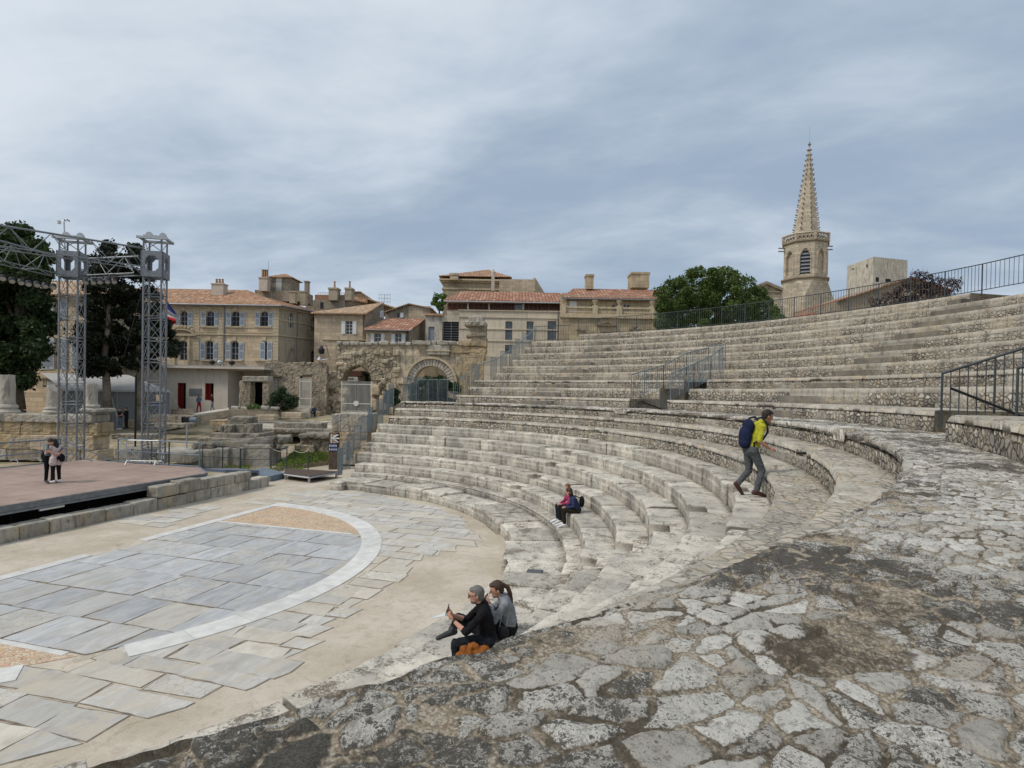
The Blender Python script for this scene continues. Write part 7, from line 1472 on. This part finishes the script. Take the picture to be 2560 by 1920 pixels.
def person(label,loc,heading,pose,top,bottom,shoe,hair,skin=None,scale=1.,vox=.016,sleeve=.55,hairstyle='short',coat=0.,long_sleeve=False,hat=False,grip=None,fem=False,group=None):
    J={k:np.array(v,float) for k,v in {**STAND,**pose}.items()}; skin=skin or M_skin
    P=thing('person',label,'person',loc,group); c_,s_=math.cos(heading),math.sin(heading)
    Rm=np.array([[c_,-s_,0],[s_,c_,0],[0,0,1]])
    for k in J:
        J[k]=Rm@J[k]*(1 if k=='face' else scale)
    up_=J['head']-J['neck']; 
    fd=J['face']/np.linalg.norm(J['face']); sd=np.cross(UV if abs(fd[2])<.9 else np.array([1.,0,0]),fd); sd/=np.linalg.norm(sd); hu=np.cross(fd,sd); hx=(fd,sd,hu); H=J['head']; S_=scale
    det=vox<.010
    b=MB()
    # head with jaw, nose, brow, ears, neck
    b.ball(H+hu*.015*S_,(.098*S_,.076*S_,.112*S_),14,10,hx); b.ball(H+fd*.028*S_-hu*.055*S_,(.062*S_,.058*S_,.062*S_),12,8,hx); b.ball(H+fd*.070*S_-hu*.098*S_,(.022*S_,.026*S_,.018*S_),8,6,hx)
    b.tube(H+fd*.088*S_+hu*.018*S_,H+fd*.118*S_-hu*.022*S_,.010*S_,.017*S_,n=7); b.ball(H+fd*.112*S_-hu*.024*S_,.016*S_,7,5); b.ball(H+fd*.088*S_-hu*.062*S_,(.014*S_,.026*S_,.010*S_),8,5,hx); b.ball(H+fd*.084*S_+hu*.03*S_,(.014*S_,.052*S_,.011*S_),8,5,hx)
    for s in(-1,1): b.ball(H+sd*s*.078*S_-fd*.012*S_-hu*.008*S_,(.020*S_,.011*S_,.032*S_),8,6,hx)
    cap(b,J['neck']-up_*.25,H-hu*.05*S_-fd*.015*S_,.052*S_,.050*S_)
    def torso(m,e):
        for s,sh,hp in((1,'shL','hipL'),(-1,'shR','hipR')):
            cap(m,lerp(J[sh],J['chest'],.25),J['chest'],.072*S_+e,.088*S_+e); cap(m,lerp(J['chest'],J[sh],.35),lerp(J['pelvis'],J[hp],.55),.098*S_+e,(.093 if not fem else .09)*S_+e)
        cap(m,J['chest'],lerp(J['chest'],J['pelvis'],.75),.112*S_+e,.108*S_+e); cap(m,J['shL'],J['shR'],.060*S_+e); cap(m,J['hipL'],J['hipR'],.095*S_+e)
        cap(m,lerp(J['shL'],J['shR'],.5),J['neck'],.085*S_+e,.055*S_+e)
    torso(b,-.022)
    for s,L_ in((1,'L'),(-1,'R')):
        sh,el,wr=J['sh'+L_],J['el'+L_],J['wr'+L_]; cap(b,sh,el,.046*S_,.038*S_); cap(b,el,lerp(el,wr,.35),.038*S_,.039*S_); cap(b,lerp(el,wr,.35),wr,.039*S_,.025*S_)
        hp,kn,an,to=J['hip'+L_],J['kn'+L_],J['an'+L_],J['to'+L_]; cap(b,hp,kn,.068*S_,.046*S_); cap(b,kn,lerp(kn,an,.35),.048*S_,.050*S_); cap(b,lerp(kn,an,.35),an,.050*S_,.034*S_); cap(b,an-UV*.02,to,.034*S_,.026*S_)
        # hand: palm, four bent fingers, thumb from the side
        hd=wr-el; hd/=np.linalg.norm(hd); g_=(grip or {}).get(L_); hdir=Rm@np.array(g_[0],float) if g_ else hd; hdir/=np.linalg.norm(hdir)
        pn=Rm@np.array(g_[1],float) if g_ else Rm@np.array([.2,-s,0.]); pn-=hdir*(pn@hdir); pn/=np.linalg.norm(pn); w=np.cross(hdir,pn)*s
        b.ball(wr+hdir*.05*S_,(.055*S_,.040*S_,.017*S_),10,6,(hdir,w,pn)); fr_=max(.0085*S_,vox*.85)
        for i,(o,l) in enumerate(((.030,.072),(.010,.080),(-.010,.074),(-.028,.058))):
            a=wr+hdir*.088*S_+w*o*S_; k1=a+(hdir*.8+pn*.35)*l*.45*S_; k2=k1+(hdir*.35+pn*.9)*l*.35*S_; k3=k2+(pn*.8-hdir*.25)*l*.3*S_; b.tube(wr+hdir*.05*S_+w*o*.8*S_,a,fr_,n=6); cap(b,a,k1,fr_,fr_*.95,6); cap(b,k1,k2,fr_*.95,fr_*.9,6); cap(b,k2,k3,fr_*.9,fr_*.8,6)
        a=wr+hdir*.03*S_+w*.036*S_; k1=a+(w*.65+hdir*.5+pn*.3)*.045*S_; cap(b,a,k1,fr_*1.15,fr_,6); cap(b,k1,k1+(hdir*.75+pn*.5)*.032*S_,fr_,fr_*.9,6)
    body=remeshed(b,'body',skin,P,vox,3)
    # clothes
    m=MB(); torso(m,.012)
    for L_ in 'LR':
        sh,el,wr=J['sh'+L_],J['el'+L_],J['wr'+L_]; cap(m,sh,lerp(sh,el,min(1,sleeve*2)),.060*S_,.054*S_)
        if sleeve>.5: cap(m,el,lerp(el,wr,(sleeve-.5)*2),.052*S_,.043*S_)
    if coat: 
        for L_ in 'LR': cap(m,J['hip'+L_],lerp(J['hip'+L_],J['kn'+L_],coat)*(1,1,1),.125*S_,.135*S_)
    m2=remeshed(m,'top',top,P,max(vox*1.1,.010),5); folds(m2,.010 if det else .006)
    m=MB(); cap(m,J['hipL'],J['hipR'],.112*S_); cap(m,J['pelvis'],lerp(J['pelvis'],J['chest'],.35),.118*S_); cap(m,lerp(J['hipL'],J['hipR'],.5)-UV*.02,J['pelvis'],.115*S_); 
    for L_ in 'LR':
        hp,kn,an=J['hip'+L_],J['kn'+L_],J['an'+L_]; cap(m,lerp(hp,J['pelvis'],.3)+UV*.03,kn,.098*S_,.070*S_); cap(m,hp,kn,.094*S_,.070*S_); cap(m,kn,lerp(kn,an,.9),.066*S_,.056*S_)
    folds(remeshed(m,'trousers',bottom,P,max(vox*1.1,.010),4),.009 if det else .005)
    for L_ in 'LR':
        an,to=J['an'+L_],J['to'+L_]; d=to-an; n_=np.linalg.norm(d); d=d/n_; m=MB(); heel=an-d*.045*S_-UV*.015; cap(m,heel,lerp(an,to,.55),.046*S_,.043*S_); cap(m,lerp(an,to,.5),to+d*.06*S_,.042*S_,.032*S_); cap(m,an+UV*.03,an,.045*S_,.045*S_)
        remeshed(m,'shoe',shoe,P,max(vox*.8,.010),2)
    m=MB(); 
    m.ball(H+hu*.034*S_-fd*.016*S_,(.103*S_,.086*S_,.104*S_),14,10,hx); m.ball(H+hu*.085*S_+fd*.03*S_,(.066*S_,.068*S_,.034*S_),10,6,hx); m.ball(H-fd*.052*S_-hu*.02*S_,(.055*S_,.072*S_,.07*S_),10,6,hx)
    if hairstyle=='long': m.ball(H-fd*.055*S_-hu*.10*S_,(.055*S_,.088*S_,.17*S_),10,8,hx); [m.ball(H+sd*s*.07*S_-hu*.07*S_-fd*.01*S_,(.05*S_,.03*S_,.13*S_),8,8,hx) for s in(-1,1)]
    if hairstyle=='bob': m.ball(H-fd*.035*S_-hu*.05*S_,(.075*S_,.092*S_,.09*S_),10,8,hx)
    if hairstyle=='tail':
        m.ball(H-fd*.11*S_+hu*.035*S_,.036*S_,8,6); p=H-fd*.12*S_+hu*.03*S_; bk_=-fd*(1,1,0); bk_=bk_/np.linalg.norm(bk_); q=[p,p+bk_*.05*S_-UV*.03*S_,p+bk_*.085*S_-UV*.11*S_,p+bk_*.11*S_-UV*.20*S_,p+bk_*.13*S_-UV*.29*S_]; rr2=[.026,.034,.034,.027,.010]
        for i in range(4): cap(m,q[i],q[i+1],rr2[i]*S_,rr2[i+1]*S_,8)
    hb=remeshed(m,'hair',hair,P,max(vox*.8,.008),2)
    wobble(hb,lambda p:.006*mnoise.noise(p*Vector((70,70,28))))
    if det:
        me=hb.data; o=np.array(ORG[P.name]); 
        for v in me.vertices:
            p=np.array(v.co[:]); f_=(p-H)@fd; z=(p-H)@hu
            if f_>.02*S_ and z<.062*S_ : v.co=(p-fd*(f_-.02*S_)*.9).tolist()
        for s in(-1,1):
            e=MB().ball(H+fd*.086*S_+sd*s*.030*S_+hu*.012*S_,.0105*S_,8,6).build_local('eye',plain_once('eye_dark',(.03,.025,.02)),P)
    return P,J,hx
def build_local(s,name,mat,parent,smooth=True):
    org=ORG[parent.name]; s.v=[tuple(np.array(p)+org) for p in s.v]; return s.build(name,mat,parent,smooth=smooth)
MB.build_local=build_local
def plain_once(n,c,**k): return MATS[n] if n in MATS else plain(n,c,**k)
BLK=cloth('black',(.012,.012,.014)); DENIM=cloth('denim',(.10,.14,.21)); DKG=cloth('dark_grey',(.085,.092,.10)); WHS=plain_once('white_shoe',(.70,.70,.72)); BRS=plain_once('brown_shoe',(.075,.03,.025)); BKS=plain_once('black_shoe',(.02,.02,.022))
# -- seated man in black on the near lower seats
ps=Q(13.40,-107.4,LZ[2]); hd=YAW+math.pi/2+.06
SM=dict(pelvis=(0,0,.12),chest=(.07,0,.40),neck=(.13,0,.585),head=(.185,0,.715),face=(1,.0,-.10),shL=(.085,.185,.525),shR=(.085,-.185,.525),elL=(.32,.24,.29),wrL=(.50,.10,.40),elR=(.32,-.17,.30),wrR=(.52,-.02,.43),
 hipL=(.03,.10,.10),knL=(.46,.16,.10),anL=(.44,.15,-.32),toL=(.60,.17,-.38),hipR=(.03,-.10,.11),knR=(.44,-.26,.30),anR=(.52,.02,.21),toR=(.655,.09,.175))
mn_,J,hx=person('grey-haired man in black sitting cross-legged, holding up a phone, beside the rust-brown jacket',ps,hd,SM,BLK,cloth('navy_trousers',(.018,.02,.026)),plain_once('charcoal_shoe',(.05,.055,.055)),hairm('grey',(.15,.14,.135)),scale=1.0,vox=.0075,sleeve=.62,grip={'L':((.6,-.15,.75),(-.5,-.6,.2)),'R':((.6,.1,.75),(-.5,.6,.2))})
fd,sd,hu=hx; H=J['head']; mb=MB()
for s in(-1,1):
    c=H+fd*.108+sd*s*.033+hu*.012; n=10
    for k in range(n): a,b=2*math.pi*k/n,2*math.pi*(k+1)/n; mb.tube(c+sd*.023*math.cos(a)+hu*.018*math.sin(a),c+sd*.023*math.cos(b)+hu*.018*math.sin(b),.0035,n=4)
    mb.tube(c+sd*s*.022+hu*.006,H+sd*s*.080-fd*.02+hu*.012,.0032,n=4)
mb.tube(H+fd*.112-sd*.011+hu*.014,H+fd*.112+sd*.011+hu*.014,.003,n=4); mb.build_local('glasses',M_black,mn_)
m=MB(); m.ball(H+fd*.040-hu*.082,(.052,.060,.036),10,6,hx); remeshed(m,'beard',hairm('beard',(.12,.095,.075)),mn_,.008,2)
wv=J['wrL']-J['elL'];wv/=np.linalg.norm(wv); a=np.cross(wv,UV);a/=np.linalg.norm(a); MB().lathe(J['wrL']-wv*.03,[(.034,0),(.036,.012),(.034,.026)],14,(a,np.cross(a,wv),wv)).box(J['wrL']-wv*.017+a*.034,(.012,.034,.034),(a,np.cross(a,wv),wv)).build_local('wristwatch',M_black,mn_,smooth=False)
wp=lambda x,y,z: (lambda v: np.array([math.cos(hd)*v[0]-math.sin(hd)*v[1],math.sin(hd)*v[0]+math.cos(hd)*v[1],v[2]])+ps)(np.array([x,y,z]))
hxv=np.array([math.cos(hd),math.sin(hd),0]); hyv=np.array([-math.sin(hd),math.cos(hd),0])
tag(MB().box(wp(.585,.03,.525),(.010,.075,.155),(hxv*.95+UV*.3,hyv,UV*.95-hxv*.3)).build('phone',M_black,bevel=.004),'black phone held up by the grey-haired man','phone')
mb=MB().add([wp(.60,.0,.43),wp(.80,-.05,.37),wp(.78,-.14,.36),wp(.60,-.10,.44)]+[wp(.60,.0,.426),wp(.80,-.05,.366),wp(.78,-.14,.356),wp(.60,-.10,.436)],[(0,1,2,3),(7,6,5,4),(0,4,5,1),(1,5,6,2),(2,6,7,3),(3,7,4,0)]); tag(mb.build('folded_map',plain_once('paper',(.55,.58,.60))),'folded pale paper map in the hand of the man in black','paper')
# rust-brown jacket lying at his side
m=MB(); rj=random.Random(3)
jc=wp(.16,.30,.0)
for (x,y,z,r) in((.08,.30,.06,.10),(.18,.31,.05,.10),(.28,.33,.04,.10),(.36,.34,.02,.09),(.40,.35,-.06,.08),(.42,.36,-.16,.075),(.42,.36,-.25,.07),(.22,.30,.11,.09),(.34,.33,.09,.075),(.0,.31,.03,.08),(.12,.38,.02,.09),(.28,.40,-.02,.09),(.30,.41,-.12,.08),(.34,.40,-.20,.07)): m.ball(wp(x,y,z),(r,r*.8,r*.75),10,7,(hxv,hyv,UV))
o=thing('jacket','rust-brown jacket crumpled on the seat beside the man in black','jacket',jc); m.v=[tuple(np.array(p)-jc) for p in m.v]; ob=remeshed(m,'cloth',cloth('rust',(.25,.088,.022)),o,.011,2)
wobble(ob,lambda p:.016*(mnoise.noise(p*Vector((9,24,14)))+.6*mnoise.noise(p*31)))
# -- seated woman in grey sweater
ps2=Q(13.44,-105.3,LZ[2]); hd2=YAW+math.pi/2+.05
SW=dict(pelvis=(0,0,.11),chest=(.06,0,.38),neck=(.14,0,.56),head=(.21,0,.665),face=(1,.05,-.30),shL=(.09,.165,.50),shR=(.09,-.165,.50),elL=(.24,.21,.29),wrL=(.30,.08,.47),elR=(.26,-.2,.30),wrR=(.34,-.05,.44),
 hipL=(.03,.09,.09),knL=(.44,.13,.14),anL=(.44,.12,-.30),toL=(.60,.14,-.38),hipR=(.03,-.09,.09),knR=(.44,-.13,.14),anR=(.44,-.12,-.30),toR=(.60,-.14,-.38))
wm_,J,hx=person('woman in grey sweater with brown ponytail sitting beside the man in black',ps2,hd2,SW,cloth('grey_knit',(.235,.25,.27)),BLK,BKS,hairm('brown',(.055,.032,.022)),scale=1.0,vox=.008,sleeve=.95,hairstyle='tail',fem=True,grip={'L':((.5,-.1,.8),(-.7,-.3,.2)),'R':((.5,.1,.8),(-.7,.3,.2))})
wp2=lambda x,y,z: np.array([math.cos(hd2)*x-math.sin(hd2)*y,math.sin(hd2)*x+math.cos(hd2)*y,z])+ps2
tag(MB().box(wp2(.375,.02,.56),(.012,.07,.12),(hxv*.8+UV*.6,hyv,UV*.8-hxv*.6)).build('phone',M_black,bevel=.004),'black phone held near the mouth of the woman in the grey sweater','phone')
bb=MB(); bc=wp2(.12,.24,.12); bb.ball(bc,(.09,.05,.11),12,8,(hxv,hyv,UV)); bo=thing('handbag','small black handbag with a thin chain at the hip of the woman in grey','bag',bc); b1=bb.build('bag_body',M_black,bo,smooth=True); MB().path([bc+UV*.08+hxv*.05,wp2(.15,.245,.32),wp2(.10,.20,.50),wp2(.02,.15,.46),bc+UV*.09-hxv*.05],.005,n=5).build('chain_strap',M_galv,bo)
# -- man climbing the steps
gp=Gz(1880,1240,LZ[6]); hd3=YAW-math.pi/2+.10
CM=dict(pelvis=(-.05,0,.90),chest=(.06,0,1.20),neck=(.17,0,1.42),head=(.275,0,1.535),face=(1,.0,-.32),shL=(.12,.18,1.35),shR=(.08,-.18,1.34),elR=(-.01,-.24,1.07),wrR=(.20,-.24,.94),elL=(.10,.25,1.07),wrL=(.15,.2,.83),
 hipL=(-.05,.095,.88),hipR=(-.05,-.095,.88),knR=(.14,-.10,.50),anR=(.02,-.10,.085),toR=(.18,-.10,.035),knL=(-.02,.10,.48),anL=(-.26,.10,.20),toL=(-.16,.11,.055))
cm_,J,hx=person('dark-haired man in lime-yellow shirt and grey jeans climbing the steps, backpack on',gp,hd3,CM,cloth('lime',(.40,.40,.035)),DKG,BRS,hairm('dark',(.022,.017,.014)),skin=M_skind,scale=.955,vox=.009,sleeve=.46,grip={'R':((.9,0,-.1),(0,.6,-.6))})
fx=np.array([math.cos(hd3),math.sin(hd3),0]); fy=np.array([-math.sin(hd3),math.cos(hd3),0]); lp=lambda x,y,z: gp+fx*x+fy*y+UV*z
m=MB()
for (x,y,z,rx,ry,rz) in((-.155,0,1.10,.11,.15,.20),(-.10,0,1.28,.10,.14,.14),(-.165,0,.98,.10,.14,.11)): m.ball(lp(x,y,z)-gp,(rx,ry,rz),14,9,(fx,fy,UV))
bk=thing('backpack','navy backpack worn by the man in the lime-yellow shirt','backpack',gp); remeshed(m,'bag',cloth('navy',(.016,.022,.055)),bk,.013,3)
mb=MB()
for s in(-1,1): mb.path([lp(-.04,s*.11,1.42),lp(.09,s*.125,1.45),lp(.185,s*.13,1.34),lp(.19,s*.15,1.18),lp(.08,s*.185,1.05),lp(-.08,s*.15,.98)],.019,n=6)
mb.tube(lp(-.06,-.14,.98),lp(-.055,-.15,.86),.014); mb.build('straps',M_black,bk)
# -- two women sitting on the second row
pc=Q(13.46,-65.6,LZ[2])
SIT=dict(pelvis=(0,0,.12),chest=(.06,0,.40),neck=(.12,0,.58),head=(.15,0,.71),face=(1,0,-.15),shL=(.08,.17,.51),shR=(.08,-.17,.51),elL=(.17,.2,.26),wrL=(.38,.06,.20),elR=(.17,-.2,.26),wrR=(.38,-.06,.20),hipL=(.03,.09,.10),hipR=(.03,-.09,.10),knL=(.45,.11,.13),knR=(.45,-.11,.13),anL=(.42,.11,-.30),anR=(.42,-.11,-.30),toL=(.58,.13,-.36),toR=(.58,-.13,-.36))
h0=math.radians(180-65.6)
a1=Q(13.46,-64.2,LZ[2]); person('woman with short reddish hair in a pink scarf top, sitting on the second row',a1,h0+.1,{**SIT,'face':(.75,.65,-.1)},cloth('pink',(.33,.05,.115)),cloth('navy_trousers',(.018,.02,.026)),WHS,hairm('red',(.21,.10,.05)),scale=.97,vox=.013,sleeve=.9,fem=True,hairstyle='bob')
a2=Q(13.50,-66.6,LZ[2]); P2,J,hx=person('woman with dark hair in a navy vest with black backpack, sitting on the second row',a2,h0-.05,{**SIT,'chest':(.12,0,.38),'neck':(.22,0,.55),'head':(.27,0,.665),'face':(.8,-.5,-.3),'shL':(.16,.17,.48),'shR':(.16,-.17,.48)},cloth('navy_vest',(.035,.045,.10)),cloth('olive_black',(.022,.021,.016)),WHS,hairm('darkbrown',(.045,.025,.018)),scale=.97,vox=.013,sleeve=.95,fem=True,hairstyle='bob')
m=MB(); f2=np.array([math.cos(h0-.05),math.sin(h0-.05),0]); y2=np.cross(UV,f2); m.ball(f2*-.12+UV*.36,(.08,.13,.17),12,8,(f2,y2,UV)); bk2=thing('backpack','small black backpack on the back of the woman in the navy vest','backpack',a2); remeshed(m,'bag',BLK,bk2,.014,2)
MB().path([a2+f2*-.06+y2*.1+UV*.48,a2+f2*.12+y2*.13+UV*.56,a2+f2*.22+y2*.14+UV*.44,a2+f2*.1+y2*.15+UV*.28],.016).build('straps',M_black,bk2)
# -- embracing couple on the stage
g0=Gz(140,1208,SZ); hA_=1.45
W1=dict(neck=(.05,0,1.40),head=(.10,0,1.53),face=(1,0,-.5),chest=(.03,0,1.24),shL=(.04,.16,1.35),shR=(.04,-.16,1.35),elL=(.16,.26,1.14),wrL=(.34,.16,1.10),elR=(.16,-.26,1.14),wrR=(.34,-.16,1.08))
person('woman with long dark hair in a pale pink coat hugging a man on the stage',g0,hA_,W1,cloth('pale_pink',(.52,.44,.43)),BLK,WHS,hairm('black',(.014,.011,.010)),scale=.97,vox=.015,sleeve=.95,hairstyle='long',coat=.35,fem=True)
dH=np.array([math.cos(hA_),math.sin(hA_),0]); g1=g0+dH*.30+np.array([-dH[1],dH[0],0])*.05
W2=dict(pelvis=(-.05,0,.95),chest=(.10,0,1.24),neck=(.24,0,1.40),head=(.30,-.14,1.48),face=(.8,-.4,-.6),shL=(.17,.18,1.35),shR=(.17,-.18,1.35),elL=(.34,.28,1.16),wrL=(.47,.08,1.08),elR=(.36,-.30,1.18),wrR=(.48,-.08,1.06))
person('man in grey-blue shirt and black clothes stooping to hug the woman in pale pink',g1,hA_+math.pi,W2,cloth('slate',(.16,.205,.215)),BLK,BKS,hairm('dark',(.022,.017,.014)),scale=1.02,vox=.015,sleeve=.45)
c=g1+RV*-.16+UV*1.02; sb=thing('shoulder_bag','black shoulder bag hanging at the left of the embracing couple','bag',c-UV*.25); MB().ball(c-UV*.05,(.14,.09,.2),12,8,(RV,FV,UV)).build('bag_body',BLK,sb,smooth=True); MB().path([c+UV*.12,c+UV*.36+RV*.12],.012).build('strap',BLK,sb)
c=g0+RV*.21+UV*.92; sb=thing('shoulder_bag','black bag at the right hip of the woman in pale pink','bag',c-UV*.2); MB().ball(c,(.10,.08,.15),12,8,(RV,FV,UV)).build('bag_body',BLK,sb,smooth=True); MB().path([c+UV*.1,c+UV*.3-RV*.08],.012).build('strap',BLK,sb)
# -- small figures in the field
def far(label,px,py,t,head,top,bot,shoe,hr,style='short',pose={},fem=False,sleeve=.95,sc=1.):
    p=W(px,py,t); return person(label,p,head,pose,top,bot,shoe,hr,scale=sc,vox=.022,sleeve=sleeve,hairstyle=style,fem=fem)
WK=dict(knL=(.10,.10,.50),anL=(.14,.10,.09),toL=(.30,.11,.035),knR=(-.02,-.10,.50),anR=(-.16,-.10,.11),toR=(-.02,-.11,.04),elL=(.08,.2,1.15),wrL=(.26,.1,1.12))
far('woman in denim jacket and red trousers walking on the ramp',497,1031,56.,YAW-math.pi/2-.5,DENIM,cloth('red',(.22,.012,.03)),BKS,hairm('black',(.014,.011,.010)),'long',WK,True)
far('long-haired woman in dark jacket and blue jeans on the ramp by the red doorway',531,1029,58.,YAW+math.pi/2+.4,cloth('plum',(.05,.022,.03)),cloth('lightdenim',(.17,.22,.31)),BKS,hairm('redbrown',(.10,.045,.03)),'long',WK,True)
far('woman in black sleeveless top and blue jeans behind the towers',300,1074,47.5,YAW+math.pi,cloth('black_top',(.018,.016,.018)),DENIM,WHS,hairm('red',(.21,.10,.05)),'bob',{'elL':(.1,.2,1.15),'wrL':(.28,.02,1.12)},True,.12)
far('man in black reading a leaflet behind the towers',316,1072,47.5,YAW+math.pi-.4,BLK,BLK,BKS,hairm('dark',(.022,.017,.014)),'short',{'elL':(.1,.2,1.15),'wrL':(.3,.05,1.2),'elR':(.1,-.2,1.15),'wrR':(.3,-.05,1.2)})
ss=W(*c7(1640,572),59.); SITB={**SIT,'knL':(.42,.16,.10),'knR':(.42,-.16,.10),'anL':(.45,.18,-.38),'anR':(.40,-.15,-.38),'toL':(.60,.2,-.43),'toR':(.55,-.17,-.43)}
person('man in navy jacket sitting on a stone block beside the narrow white gate',ss,YAW+math.pi,SITB,cloth('navy_jacket',(.03,.05,.085)),BLK,WHS,hairm('grey',(.15,.14,.135)),scale=1.02,vox=.022,sleeve=.95)
